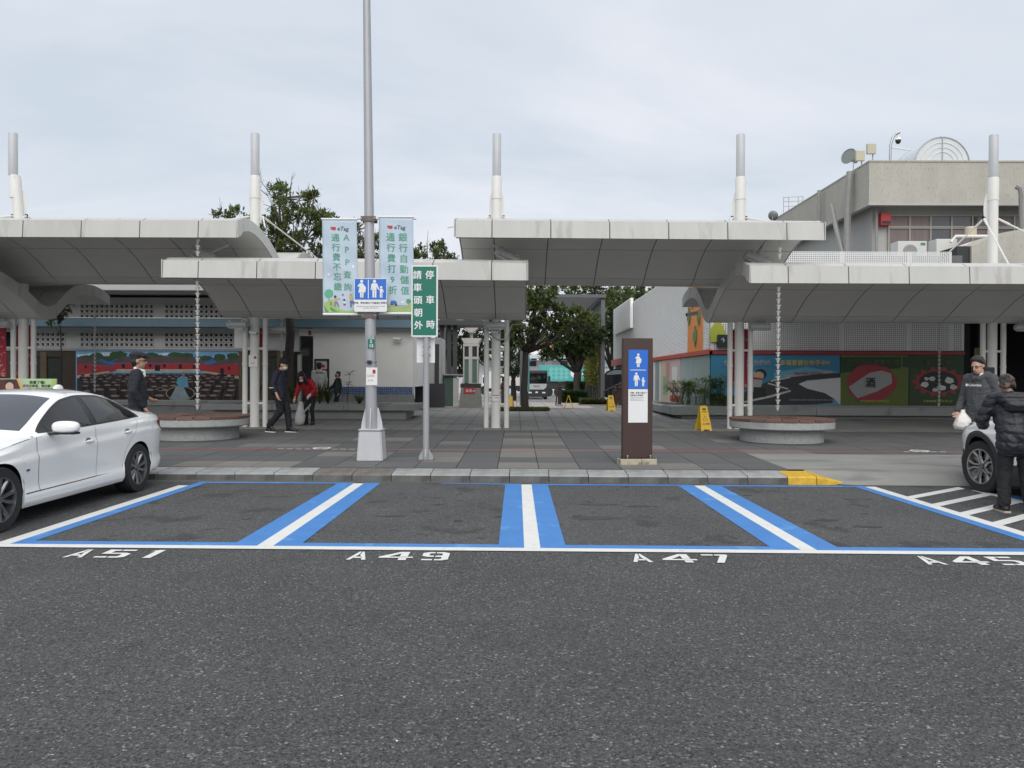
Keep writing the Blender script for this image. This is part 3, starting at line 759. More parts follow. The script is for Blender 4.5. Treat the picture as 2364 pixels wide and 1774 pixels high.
# left part: painted timber panels
def panel(px0, px1, py0, py1, m, y=YW - .02, nm='painted_panel', d=.05):
    MB().bb(wx(px0), wx(px1), y, y + d, wz(px0, py1), wz(px0, py0)).build(nm, m, lb)
MB().bb(XL, wx(676), YW + .0, YW + .2, zb_, z_mt - .021).build('lower_wall', m_wood, lb)
for (a, b) in ((95, 109), (147, 177), (551, 566), (600, 606), (640, 652), (560, 563)): panel(a, b, 812, 945, m_woodL if b - a < 20 else m_wood, YW - .05, 'timber_post')
for (a, b) in ((60, 150), (566, 676)): panel(a, b, 810, 824, m_wood, YW - .04, 'timber_beam')
for (a, b) in ((66, 94), (112, 146), (568, 598), (607, 638)): panel(a, b, 828, 892, M('dark_pane', (.02, .028, .022), .35, var=.5, vs_=6), YW - .022, 'painted_pane')

# ---------------- courtyard mural
mr_ = thing('courtyard_mural', at(364, 940, YW - .03), 'long painted mural of a red-walled courtyard full of brown jars', 'mural')
def mc(n, c, **k): return M('mural_' + n, c, .7, var=.18, vs_=3.5, **k)
MUR = [mc('sky', (.20, .44, .74)), mc('cloud', (.66, .78, .86)), mc('hill', (.06, .17, .50)), mc('trees', (.04, .10, .04)), mc('roof', (.12, .088, .084)), mc('red', (.42, .045, .055)),
       mc('cream', (.55, .46, .33)), mc('ground', (.045, .045, .048)), mc('jar', (.030, .020, .020)), mc('lid', (.21, .165, .15)), mc('dark', (.014, .014, .018)), mc('shirt', (.13, .33, .48)), mc('net', (.28, .34, .37)), mc('skin', (.35, .2, .14)), mc('ring', (.32, .27, .16)), mc('jarl', (.075, .052, .052)), mc('lid2', (.32, .265, .24)), mc('jarp', (.045, .026, .032))]
MI = {n: i for i, n in enumerate(['sky', 'cloud', 'hill', 'trees', 'roof', 'red', 'cream', 'ground', 'jar', 'lid', 'dark', 'shirt', 'net', 'skin', 'ring', 'jarl', 'lid2', 'jarp'])}
MB().bb(wx(177), wx(551), YW - .05, YW - .02, wz(364, 941), wz(364, 810)).build('panel', MUR[0], mr_)
pt = MB(); lay = [0]
def paint(pts, m, mb=None, Y=None):
    lay[0] += 1
    y = (Y if Y is not None else YW - .0525) - lay[0] * .00006
    (mb if mb is not None else pt).poly([at(px, py, y) for px, py in pts], MI[m] if isinstance(m, str) else m)
def Z2(x, y): return (x * .2712, 640 + y * .2712)      # zoomed-crop coordinates of this mural
def paintz(pts, m): paint([Z2(*p) for p in pts], m)
random.seed(3)
paintz([(655, 660), (900, 640), (1100, 650), (900, 690), (655, 690)], 'cloud'); paintz([(1250, 660), (1420, 645), (1600, 665), (1400, 690)], 'cloud'); paintz([(1700, 690), (2030, 650), (2030, 690)], 'cloud')
paintz([(655, 720), (740, 700), (830, 668), (890, 672), (960, 690), (1100, 695), (1350, 672), (1450, 664), (1560, 685), (1750, 672), (1860, 695), (2032, 690), (2032, 760), (655, 760)], 'hill')
for (cx, cz, rx, rz) in ((1010, 665, 80, 35), (820, 675, 60, 30), (1160, 670, 60, 25), (1290, 668, 60, 26), (1360, 680, 40, 20), (1500, 665, 70, 28), (1600, 670, 50, 24), (1870, 685, 60, 30), (1980, 675, 60, 32), (730, 690, 60, 24), (930, 695, 60, 24), (1750, 690, 60, 22)):
    paintz([(cx + rx * math.cos(a) * random.uniform(.8, 1.1), cz + rz * math.sin(a) * random.uniform(.8, 1.15)) for a in [2 * math.pi * k / 14 for k in range(14)]], 'trees')
paintz([(655, 820), (2032, 820), (2032, 1110), (655, 1110)], 'ground')
paintz([(965, 735), (1730, 735), (1730, 800), (965, 800)], 'red'); paintz([(655, 735), (965, 760), (965, 808), (655, 855)], 'red'); paintz([(1730, 740), (2032, 740), (2032, 850), (1730, 800)], 'red')
paintz([(990, 785), (1700, 785), (1700, 805), (990, 805)], 'cream'); paintz([(655, 838), (930, 800), (930, 812), (655, 862)], 'cream'); paintz([(1740, 800), (2032, 845), (2032, 868), (1740, 815)], 'cream')
paintz([(955, 728), (1040, 675), (1660, 682), (1735, 735)], 'roof'); paintz([(655, 680), (760, 685), (960, 755), (655, 735)], 'roof'); paintz([(1700, 705), (1760, 712), (1735, 735)], 'roof'); paintz([(1765, 765), (1850, 715), (2032, 690), (2032, 735), (1900, 745)], 'roof')
for (x, y, w, h_) in ((1050, 758, 26, 34), (1340, 775, 44, 50), (1400, 755, 22, 30), (1535, 763, 26, 40), (1650, 765, 20, 30), (1890, 810, 30, 66), (1950, 775, 18, 24), (730, 765, 16, 24), (800, 800, 24, 60), (1280, 755, 20, 26)):
    paintz([(x - w / 2, y - h_ / 2), (x + w / 2, y - h_ / 2), (x + w / 2, y + h_ / 2), (x - w / 2, y + h_ / 2)], 'dark')
def jar(x, y, s, body='jar'):
    el = lambda cx, cy, rx, ry, m, n=14: paintz([(cx + rx * math.cos(a), cy + ry * math.sin(a)) for a in [2 * math.pi * k / n for k in range(n)]], m)
    paintz([(x - .62 * s, y), (x - .95 * s, y + .45 * s), (x - s, y + .85 * s), (x - .9 * s, y + 1.4 * s), (x - .6 * s, y + 2.0 * s), (x + .6 * s, y + 2.0 * s), (x + .9 * s, y + 1.4 * s), (x + s, y + .85 * s), (x + .95 * s, y + .45 * s), (x + .62 * s, y)], body)
    paintz([(x + .30 * s, y + .2 * s), (x + .72 * s, y + .5 * s), (x + .76 * s, y + .9 * s), (x + .45 * s, y + 1.5 * s), (x + .38 * s, y + .9 * s)], 'jarl')
    el(x, y + .10 * s, .74 * s, .20 * s, 'dark'); el(x, y, .88 * s, .22 * s, 'lid'); el(x - .06 * s, y - .07 * s, .62 * s, .13 * s, 'lid2'); el(x, y - .15 * s, .26 * s, .08 * s, 'lid')
rows_j = [(826, 17, 24), (846, 20, 22), (868, 24, 19), (894, 29, 16), (926, 35, 14), (964, 41, 12), (1008, 46, 11)]
for (y, s, nn) in rows_j:
    for k in range(nn):
        x = lerp(680, 2012, (k + .5) / nn) + random.uniform(-16, 16)
        jar(x, y + random.uniform(-7, 7), s * random.uniform(.85, 1.12), random.choice(['jar', 'jar', 'jarp']))
paintz([(655, 1075), (2032, 1075), (2032, 1110), (655, 1110)], 'dark')
# the man casting water over the open vat
for q, m in ((1.0, 'ring'), (.92, 'dark')):
    paintz([(1535 + 125 * q * math.cos(a), 990 + 60 * q * math.sin(a)) for a in [2 * math.pi * k / 24 for k in range(24)]], m)
paintz([(1440, 1040), (1470, 990), (1500, 930), (1560, 930), (1590, 990), (1620, 1040), (1530, 1050)], 'net')
paintz([(1510, 860), (1545, 842), (1595, 850), (1605, 935), (1530, 940), (1500, 900)], 'shirt'); paintz([(1560 + 14 * math.cos(a), 826 + 17 * math.sin(a)) for a in [2 * math.pi * k / 12 for k in range(12)]], 'skin')
paintz([(1320, 955), (1365, 938), (1410, 955), (1365, 972)], 'ring'); paintz([(1330, 955), (1365, 943), (1400, 955), (1365, 967)], 'dark')
tag(pt.build('painting', MUR, mr_, clean=False), kind='stuff')

# ---------------- framed poster stand by the entrance
ps = thing('poster_stand', at(743, 930, 26.1), 'black-framed poster stand with red figures beside the restroom entrance', 'poster stand')
m_fr = M('black_frame', (.015, .015, .017), .4)
x0, x1 = ax(726, 26.1), ax(760, 26.1); z0, z1 = az(743, 900, 26.1), az(743, 829, 26.1)
for nm, b in (('frame_side', (x0, x0 + .06, z0, z1)), ('frame_side', (x1 - .06, x1, z0, z1)), ('frame_rail', (x0 + .06, x1 - .06, z1 - .06, z1)), ('frame_rail', (x0 + .06, x1 - .06, z0, z0 + .06))):
    MB().bb(b[0], b[1], 26.05, 26.12, b[2], b[3]).build(nm, m_fr, ps)
MB().bb(x0 + .06, x1 - .06, 26.08, 26.11, z0 + .06, z1 - .06).build('poster', M('poster_pale', (.6, .6, .6), .5), ps)
for s_ in (x0 + .03, x1 - .03): MB().bb(s_ - .025, s_ + .025, 26.0, 26.2, zg(26.1), z0).build('leg', m_fr, ps)
pf = MB()
for (cx, cz, r_) in ((.3, .8, .06), (.32, .62, .09), (.42, .66, .05)): pf.poly([(x0 + a, 26.077 - .0005 * cx, z0 + b) for a, b in circle(cx, cz, r_, 14)])
tag(pf.build('poster_figures', m_redsign, ps, clean=False), kind='stuff')

# ---------------- planters with slab seats
m_pl = M('planter_concrete', (.30, .305, .30), .8, var=.1, vs_=2.5, bump=.15, bs=40, spots=[(1.5, .62, .08, (.18, .18, .17), 5, .5)])
m_soil = M('soil', (.05, .04, .03), .95, var=.3, vs_=10)
def planter(label, x0, x1, y0, y1, zt, th, inset, opening, name='planter_bench', split=2.2):
    gz = zg(y0); root = thing(name, ((x0 + x1) / 2, y0, gz), label, 'planter', 'grey concrete planter benches')
    i0, i1, j0, j1 = opening
    # seat slabs round the bed
    def run(a, b, c, d, axis):
        n = max(1, round(((b - a) if axis == 0 else (d - c)) / split))
        for k in range(n):
            if axis == 0: MB().bev(lerp(a, b, k / n) + .004, lerp(a, b, (k + 1) / n) - .004, c, d, zt - th, zt, .012).build('seat_slab', m_pl, root)
            else: MB().bev(a, b, lerp(c, d, k / n) + .004, lerp(c, d, (k + 1) / n) - .004, zt - th, zt, .012).build('seat_slab', m_pl, root)
    run(x0, x1, y0, j0, 0); run(x0, x1, j1, y1, 0); run(x0, i0, j0, j1, 1); run(i1, x1, j0, j1, 1)
    MB().bb(x0 + inset, x1 - inset, y0 + inset * .8, y1 - .05, gz - .1, zt - th + .005).build('plinth', m_pl, root)
    MB().bb(i0 + .01, i1 - .01, j0 + .01, j1 - .01, zt - th, zt - .05).build('soil_bed', m_soil, root)
    return root
PLZ = .785
planter('long grey planter bench behind the man and the woman in red', -9.42, -3.02, 22.85, 24.9, PLZ, .18, .3, (-8.7, -3.9, 23.35, 24.5))
planter('low grey planter wall under the courtyard mural', -17, -8.0, 25.3, 26.2, az(300, 925, 25.3), .16, .12, (-16.5, -8.4, 25.55, 26.05))

# ---------------- round benches with wooden tops
m_deck = M('deck_timber', (.155, .085, .065), .55, var=.25, vs_=5, objrand=.22, bump=.1, bs=30)
m_bgr = M('bench_granite', (.36, .365, .36), .75, var=.15, vs_=14, bump=.2, bs=60, spots=[(70, .6, .08, (.14, .14, .14), 2, .7), (1.8, .6, .08, (.2, .2, .19), 5, .5)])
def round_bench(label, X, Y, rr=1.085):
    gz = zg(Y); root = thing('round_bench', (X, Y, gz), label, 'bench', 'round stone benches under the rain chains')
    n = 48
    def ringprof(r0, r1, z0, z1, name, mat, b=.02):
        mb = MB(); mb.v = []; P = [(r0, z0), (r1 - b, z0), (r1, z0 + b), (r1, z1 - b), (r1 - b, z1), (r0, z1)]
        V = [(X + r * math.cos(2 * math.pi * k / n), Y + r * math.sin(2 * math.pi * k / n), gz + z) for r, z in P for k in range(n)]
        Fc = [(i * n + k, i * n + (k + 1) % n, ((i + 1) % 6) * n + (k + 1) % n, ((i + 1) % 6) * n + k) for i in range(6) for k in range(n)]
        mb.add(V, Fc); return mb.build(name, mat, root, smooth=35)
    ringprof(.30, rr * .80, 0, .30, 'plinth', m_bgr); ringprof(.30, rr, .30, .465, 'stone_ring', m_bgr)
    MB().lathe([(.30, .1), (.30, .44)], (X, Y, gz), 24).build('well', m_void, root)
    # timber boards laid as wedges
    nb = 20
    for k in range(nb):
        a0 = 2 * math.pi * (k + .03) / nb; a1 = 2 * math.pi * (k + .97) / nb
        P = [(r * math.cos(a), r * math.sin(a)) for r, a in ((.34, a0), (rr + .01, a0), (rr + .01, (a0 + a1) / 2), (rr + .01, a1), (.34, a1))]
        MB().prism(P, lambda x, y: (X + x, Y + y, gz + .468), lambda x, y: (X + x, Y + y, gz + .515)).build('seat_board', m_deck, root)
    return root
round_bench('round stone bench with wooden seat behind the white sedan', -6.99, 16.8)
round_bench('round stone bench with wooden seat right of the yellow floor sign', 5.75, 16.75)

# ---------------- rain chains: bells on a chain
m_cup = M('rain_cup', (.66, .66, .63), .4, .1, var=.1, vs_=20)
cup = MB().lathe([(.012, -.055), (.020, -.052), (.024, -.02), (.034, .02), (.052, .045), (.054, .052), (.047, .052), (.028, .02), (.016, -.02)], n=12).mesh('cup', m_cup, smooth=True, clean=True)
def rain_chain(label, X, Y, z1, z0, pitch=.128, s=1.0):
    root = thing('rain_chain', (X, Y, z0), label, 'rain chain', 'bell-cup rain chains')
    MB().tube([(X, Y, z0 - .02), (X, Y, z1)], .006, 6).build('chain', m_metal, root)
    n = int((z1 - z0) / pitch)
    for k in range(n):
        mobj('cup', cup, root, (random.uniform(-.004, .004), random.uniform(-.004, .004), .05 + k * pitch), (random.uniform(-.06, .06), random.uniform(-.06, .06), 0), (s, s, s))
    return root
rain_chain('rain chain of white bell cups above the left round bench', ax(456, 16.68), 16.68, 3.70, az(456, 946, 16.68))
rain_chain('short rain chain of white bell cups under the left upper canopy', ax(456, 16.75), 16.75, 4.62, 4.22)
rain_chain('rain chain of white bell cups above the right round bench', ax(1796, 16.68), 16.68, 3.66, az(1796, 948, 16.68))
rain_chain('short rain chain of white bell cups under the middle upper canopy', ax(1798, 16.75), 16.75, 4.58, 4.2)
rain_chain('thin rain chain in front of the mural, at the back of the far left canopy', ax(219, 23.1), 23.1, 3.74, az(219, 905, 23.1), .12, .9)
rain_chain('thin rain chain hanging by the tree behind the walking man', ax(650, 23.1), 23.1, 3.78, az(650, 826, 23.1), .12, .9)
rain_chain('thin rain chain in front of the green poster wall', ax(2168, 23.1), 23.1, 3.72, az(2168, 939, 23.1), .12, .9)
# ================================================================== white exhibition building on the right
YR_ = 26.0
XK = ax(1640, YR_)                      # its near corner
zr_or0, zr_or1 = az(1640, 818, YR_), az(1640, 812, YR_) + .02
ZPT = az(1900, 581, YR_)
XE = ax(2225, YR_); XPE = ax(2195, YR_)
m_perf = M('perforated_panel', (.62, .625, .62), .45, .0, var=.04, vs_=2, objrand=.05)
m_louv = M('louvre_white', (.90, .90, .885), .45, var=.05, vs_=2)
m_orange = M('orange_panel', (.78, .26, .06), .55, var=.06, vs_=2)
m_oband = M('orange_red_band', (.50, .075, .045), .5)
m_rband = M('dark_red_band', (.28, .03, .04), .5)
rb = thing('exhibition_building', (XK, YR_, zg(YR_)), 'white exhibition building clad in perforated panels and louvres, with poster walls', 'building')
MB().bb(XK + .12, XE, YR_ + .14, YR_ + 12, zg(YR_), ZPT - .1).build('core_wall', M('core_grey', (.13, .13, .13), .8), rb)
MB().bb(XK + .12, XE, YR_ + 12, 52, zg(YR_), ZPT - .1).build('core_wall', M('core_grey', (.13, .13, .13), .8), rb)
# perforated panels: crossing strips leave square holes
pit = .0695
def perfpanel(x0, x1, z0, z1, nm='perforated_panel'):
    n = max(2, round((x1 - x0 - .05) / pit)); mz = max(2, round((z1 - z0) / pit)); px_ = (x1 - x0) / n; pz = (z1 - z0) / mz
    w = .036; mb = MB()
    for i in range(n + 1):
        xc = x0 + i * px_; ww = w if 0 < i < n else .10
        mb.bb(max(x0 + .004, xc - ww / 2), min(x1 - .004, xc + ww / 2), YR_ - .004, YR_ + .006, z0, z1)
    for j in range(mz + 1):
        zc = z0 + j * pz; mb.bb(x0 + .004, x1 - .004, YR_, YR_ + .009, max(z0, zc - w / 2), min(z1, zc + w / 2))
    return mb.build(nm, m_perf, rb, clean=False)
pcols = [XK + .02, ax(1728, YR_), ax(1942, YR_), ax(2098, YR_), XPE, XE]
zmid = (zr_or1 + ZPT) / 2
for i in range(len(pcols) - 1):
    for (za, zb) in ((zr_or1 + .03, zmid), (zmid + .01, ZPT)):
        if i == 4 and za > zmid: continue
        tag(perfpanel(pcols[i], pcols[i + 1], za, zb), kind='stuff')
MB().bb(XK - .05, XE, YR_ - .06, YR_ + .1, zr_or0, zr_or1).build('red_band', m_rband, rb)
# side wall: louvres, orange panel with cactus figures
SX = XK
def sy(px): return SX * FPX / ((px - 1193) * 1.0)
lv = MB(); n_l = 62
for j in range(n_l):
    z = lerp(zr_or1 + .06, ZPT - .02, j / (n_l - 1))
    for (a, b) in ((26.05, 27.0), (29.25, 41.5), (41.5, 52)):
        # sloping blade
        lv.add([(SX - .004, a, z + .026), (SX - .004, b, z + .026), (SX - .04, b, z - .016), (SX - .04, a, z - .016), (SX, a, z - .026), (SX, b, z - .026)], [(0, 3, 2, 1), (3, 4, 5, 2)])
tag(lv.build('louvre_blades', m_louv, rb, clean=False), kind='stuff')
MB().bb(SX, SX + .03, 26.02, 52, zr_or1 + .03, ZPT).build('louvre_backing', M('louvre_back', (.75, .75, .74), .6), rb)
MB().bb(SX - .06, SX + .02, 26.98, 29.25, zr_or1, ZPT - .4).build('orange_panel', m_orange, rb)
MB().bb(SX - .10, SX + .05, YR_ - .06, 40, zr_or0, zr_or1 + .05).build('orange_band', m_oband, rb)
MB().bb(SX - .16, SX + .05, 37, 52, zr_or0 + .0, zr_or1 + .30).build('orange_band', m_oband, rb)
cm = M('cactus_green', (.16, .26, .09), .6)
for (y, z, s) in ((28.4, 4.45, 1.0), (28.9, 3.9, 1.1), (27.9, 3.1, 1.25), (27.35, 3.75, .95)):
    mb = MB()
    for (dy, z0, z1) in ((0, -.28, .32), (-.13, -.05, .2), (.13, -.1, .15)):
        mb.bb(SX - .115 - abs(dy) * .05, SX - .065, y + (dy - .045) * s, y + (dy + .045) * s, z + z0 * s, z + z1 * s)
    mb.bb(SX - .11, SX - .068, y - .15 * s, y + .15 * s, z - .14 * s, z - .06 * s); mb.build('cactus_cutout', cm, rb)
# protruding box at the far end
yb0, yb1 = 43.0, 50.5
bxl = ax(1430, 47.5)
MB().bb(bxl, SX - .05, yb0, yb1, az(1450, 757, yb0), az(1450, 688, yb0)).build('bay_box', m_louv, rb)
fl = MB()
for j in range(16):
    z = lerp(az(1450, 754, yb0), az(1450, 691, yb0), j / 15); fl.bb(bxl - .03, bxl, yb0 + .05, yb1, z - .02, z + .02)
tag(fl.build('bay_louvres', m_louv, rb, clean=False), kind='stuff')
# shopfront along the side: frosted glass, posters, door
m_frost = M('frosted_glass', (.36, .45, .44), .18, spec=.6, var=.08, vs_=.8)
m_pink = M('poster_pink', (.62, .45, .44), .55); m_pur = M('poster_purple', (.10, .09, .22), .5); m_cream = M('poster_cream', (.6, .52, .4), .55)
zs0 = zg(28) + .05
for (a, b) in ((26.06, 28.3), (28.34, 30.6)):
    MB().bb(SX - .03, SX, a, b, zs0, zr_or0 - .02).build('frosted_pane', m_frost, rb)
MB().bb(SX - .035, SX, 30.66, 32.6, zs0, zr_or0 - .02).build('poster_panel', m_pink, rb)
MB().bb(SX - .055, SX - .036, 31.0, 32.25, 1.35, 2.15).build('notice_frame', M('notice_frame_cream', (.55, .5, .42), .6), rb)
MB().bb(SX - .062, SX - .056, 31.1, 32.15, 1.42, 2.08).build('notice_sheet', M('notice_white', (.72, .72, .68), .6), rb)
MB().bb(SX - .05, SX - .036, 30.68, 32.58, zs0, zs0 + .45).build('poster_footer', m_oband, rb)
mb = MB(); put_text(mb, 'Always', .3, lambda x, z: (SX - .053, 31.6 - x, zs0 + .22 + z), bold=.01, shear=.25); mb.build('lettering', M('letter_white', (.75, .75, .73), .5), rb, clean=False)
MB().bb(SX - .03, SX, 32.7, 34.8, zs0, zr_or0 - .02).build('poster_panel', m_cream, rb)
MB().bb(SX - .036, SX - .03, 32.8, 33.6, 1.2, 2.3).build('poster_print', M('poster_rose', (.55, .28, .26), .55), rb)
MB().bb(SX - .04, SX - .03, 33.2, 34.2, .9, 1.7).build('poster_print', M('poster_mint', (.28, .42, .25), .55), rb)
for y in (34.85, 36.4): MB().bb(SX - .06, SX, y, y + .1, zs0, zr_or0 - .02).build('door_jamb', m_wall, rb)
MB().bb(SX - .02, SX, 34.95, 36.4, zs0, zr_or0 - .02).build('glass_door', m_frost, rb)
MB().bb(SX - .03, SX, 36.5, 41, zs0, zr_or0 - .02).build('poster_panel', m_pur, rb)
mb = MB(); mb.poly([(SX - .034, 38.6 + .45 * math.cos(a), 1.55 + .62 * math.sin(a)) for a in [2 * math.pi * k / 20 for k in range(20)]]); mb.build('poster_print', cm, rb, clean=False)
MB().bb(SX - .033, SX - .03, 37.9, 39.4, zs0, zr_or0 - .1).build('poster_print', m_wall, rb)
# small sign on the perforated front: arrow board
MB().bb(ax(1656, YR_ - .1), ax(1708, YR_ - .1), YR_ - .13, YR_ - .02, az(1680, 801, YR_ - .1), az(1680, 773, YR_ - .1)).build('direction_board', M('board_black', (.02, .025, .03), .4), rb)
mb = MB(); fnb = lambda x, z: (ax(1668, YR_ - .1) + x, YR_ - .133, az(1668, 787, YR_ - .1) + z)
put_text(mb, '↑', .22, fnb); put_text(mb, '西湖\n商場\n美食', .11, lambda x, z: (ax(1690, YR_ - .1) + x, YR_ - .133, az(1690, 787, YR_ - .1) + z), line=1.05)
mb.build('lettering', M('letter_grey', (.5, .52, .5), .5), rb, clean=False)
MB().prism([(-.22, -.3), (.22, -.3), (.28, 0), (.1, .38), (-.05, .42), (-.28, .05)], lambda x, z: (ax(1655, YR_) + x, YR_ - .06, az(1655, 770, YR_) + z), lambda x, z: (ax(1655, YR_) + x, YR_ - .02, az(1655, 770, YR_) + z)).build('lime_cutout', M('lime', (.34, .38, .04), .6), rb)

# ---------------- poster wall under the panels
YPp = YR_ - .02
def poster(label, px0, px1, m, nm='poster_wall'):
    root = thing(nm, at((px0 + px1) / 2, 936, YPp), label, 'poster', 'large posters on the right building')
    MB().bb(ax(px0, YPp) + .004, ax(px1, YPp) - .004, YPp, YPp + .14, az(px0, 937, YPp), zr_or0 - .01).build('panel', m, root)
    return root
pm = lambda n, c: M('poster_' + n, c, .4, var=.06, vs_=1.2)
p1 = poster('large blue road-safety poster with a winding road and yellow lettering', 1641, 1939, pm('blue', (.035, .20, .33)))
PMS = [pm('sky2', (.12, .33, .47)), pm('road', (.035, .037, .04)), pm('pale', (.17, .26, .30)), pm('roadline', (.5, .5, .48)), pm('yellow', (.62, .48, .10)), pm('red2', (.30, .03, .04)), pm('white', (.34, .34, .34)), pm('skin2', (.5, .34, .25)), pm('black', (.015, .015, .017)), pm('lime2', (.16, .23, .03)), pm('green2', (.014, .05, .015))]
pp = MB()
def Z3(x, y): return (1600 + x * .3454, 640 + y * .3454)
def pz(pts, m, mb=None):
    lay[0] += 1
    y = YPp - .003 - (lay[0] % 400) * .00006
    (mb or pp).poly([at(*Z3(*p), y) for p in pts], m)
lay[0] = 0
pz([(540, 640), (760, 600), (985, 640), (985, 856), (700, 856), (540, 700)], 0)
pz([(118, 800), (300, 790), (520, 690), (720, 655), (985, 640), (985, 672), (760, 690), (705, 715), (760, 745), (880, 775), (945, 815), (930, 842), (800, 853), (118, 856)], 1)
pz([(705, 715), (760, 695), (985, 672), (985, 856), (945, 815), (880, 775), (760, 745)], 2)
pz([(340, 830), (520, 790), (650, 755), (655, 765), (520, 805), (345, 842)], 3); pz([(500, 705), (640, 745), (630, 752), (500, 715)], 3); pz([(520, 690), (650, 668), (650, 674), (520, 700)], 3)
pz([(615, 655), (930, 625), (932, 640), (617, 672)], 6)
# small cartoon driver on a scooter
pz([(400 + 62 * math.cos(a), 700 + 70 * math.sin(a)) for a in [2 * math.pi * k / 16 for k in range(16)]], 6)
pz([(452 + 40 * math.cos(a), 650 + 36 * math.sin(a)) for a in [2 * math.pi * k / 16 for k in range(16)]], 8); pz([(440 + 34 * math.cos(a), 660 + 28 * math.sin(a)) for a in [2 * math.pi * k / 16 for k in range(16)]], 7)
pz([(405, 735), (485, 740), (490, 800), (400, 812)], 8); pz([(400, 668), (460, 676), (455, 688), (405, 684)], 5)
tag(pp.build('print', PMS, p1, clean=False), kind='stuff')
def ptext(root, body, px, py, hpx, m, mb=None, **k):
    mb = MB(); lay[0] += 3; y = YPp - .034
    c = at(px, py, y); s = hpx / FPX * y
    put_text(mb, body, s, lambda x, z: (c.x + x, y, c.z + z), **k); mb.build('lettering', m, root, clean=False)
ptext(p1, '想想家人，他們的', 1725, 839, 13.5, PMS[6], bold=.012)
ptext(p1, '幸福掌握在你手中!!', 1858, 839, 13.5, PMS[4], bold=.014)
ptext(p1, '酒後不開車 平安回到家', 1867, 863, 6.5, PMS[5], bold=.01)
ptext(p1, '交通部高速公路局中區養護工程分局 關心您 謝謝', 1875, 924, 5, PMS[6])
p2 = poster('green poster showing a wrapped bottle on a red burst', 1940, 2098, pm('limeg', (.11, .15, .022)))
pp = MB()
pz([(985, 535), (1390, 535), (1390, 610), (985, 640)], 10)
pz([(1190 + 175 * math.cos(a) * random.uniform(.9, 1.05), 710 + 130 * math.sin(a) * random.uniform(.9, 1.05)) for a in [2 * math.pi * k / 26 for k in range(26)]], 5)
pz([(1040, 735), (1180, 640), (1260, 625), (1325, 645), (1330, 710), (1230, 765), (1100, 810), (1070, 780)], 6)
tag(pp.build('print', PMS, p2, clean=False), kind='stuff')
ptext(p2, '酒', 2010, 885, 24, PMS[8], bold=.02); ptext(p2, '勿因酒醉駕車失控', 2015, 838, 15, M('poster_dim', (.09, .10, .06), .5), bold=.012); ptext(p2, '請勿酒後駕車 酒測零容忍', 2020, 927, 6, PMS[4])
p3 = poster('dark green poster with a ragged hole full of rubble', 2099, 2225, pm('darkg', (.028, .06, .015)))
pp = MB()
pz([(1400, 535), (1810, 535), (1810, 650), (1400, 600)], 10)
pz([(1640 + (150 if k % 2 else 185) * math.cos(a), 700 + (75 if k % 2 else 105) * math.sin(a)) for k, a in [(k, 2 * math.pi * k / 28) for k in range(28)]], 5)
pz([(1640 + 130 * math.cos(a), 700 + 72 * math.sin(a)) for a in [2 * math.pi * k / 20 for k in range(20)]], 8)
for (x, y, r_) in ((1550, 720, 28), (1600, 680, 26), (1660, 740, 30), (1715, 690, 34), (1740, 735, 26), (1620, 755, 22), (1560, 680, 18)):
    pz([(x + r_ * math.cos(a) * random.uniform(.7, 1.2), y + r_ * .7 * math.sin(a) * random.uniform(.7, 1.2)) for a in [2 * math.pi * k / 9 for k in range(9)]], 2 if r_ > 27 else 3)
tag(pp.build('print', PMS, p3, clean=False), kind='stuff')
ptext(p3, '交通部高速公路局 關心您', 2165, 927, 6, PMS[4]); ptext(p3, '撞出人命', 2165, 838, 15, M('poster_dim', (.09, .10, .06), .5), bold=.012)

# planter in front of the posters and along the shop side
planter('long grey planter bench under the poster wall on the right', ax(1553, 23.9), 16.0, 23.9, 25.6, az(1800, 940, 23.9), .26, .35, (ax(1553, 23.9) + .6, 15.4, 24.4, 25.3))
planter('short grey planter bench beside the frosted shop windows', ax(1553, 23.9), XK - .4, 25.61, 31.0, az(1553, 940, 24.2) - .01, .24, .25, (ax(1553, 23.9) + .35, XK - .6, 26.0, 30.6))

MB().bb(8.2, 22, 23.3, 25.9, 4.28, 4.45).build('link_roof', m_soff, rb)  # unseen slab added over the gap behind the canopy to darken the wall
# dark entrance hall right of the posters
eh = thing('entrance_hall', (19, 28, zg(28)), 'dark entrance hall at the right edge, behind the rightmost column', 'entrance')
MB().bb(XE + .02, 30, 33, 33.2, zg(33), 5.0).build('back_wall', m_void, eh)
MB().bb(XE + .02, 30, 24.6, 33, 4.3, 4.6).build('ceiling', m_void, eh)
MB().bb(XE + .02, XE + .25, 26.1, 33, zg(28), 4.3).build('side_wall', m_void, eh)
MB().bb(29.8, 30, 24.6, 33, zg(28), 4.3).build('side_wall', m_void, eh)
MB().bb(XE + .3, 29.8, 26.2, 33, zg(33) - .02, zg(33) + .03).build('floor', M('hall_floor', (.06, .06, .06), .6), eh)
tsg = thing('hanging_sign', at(2255, 818, 22.6), 'olive-green notice board hanging behind the head of the man in the hoodie', 'sign')
MB().prism([(2250, 804), (2267, 803), (2273, 836), (2247, 836)], lambda x, y: at(x, y, 22.6), lambda x, y: at(x, y, 22.63)).build('board', M('olive', (.16, .18, .05), .6), tsg)
MB().tube([at(2258, 804, 22.615), at(2258, 742, 22.615)], .006, 6).build('cord', m_dark, tsg)

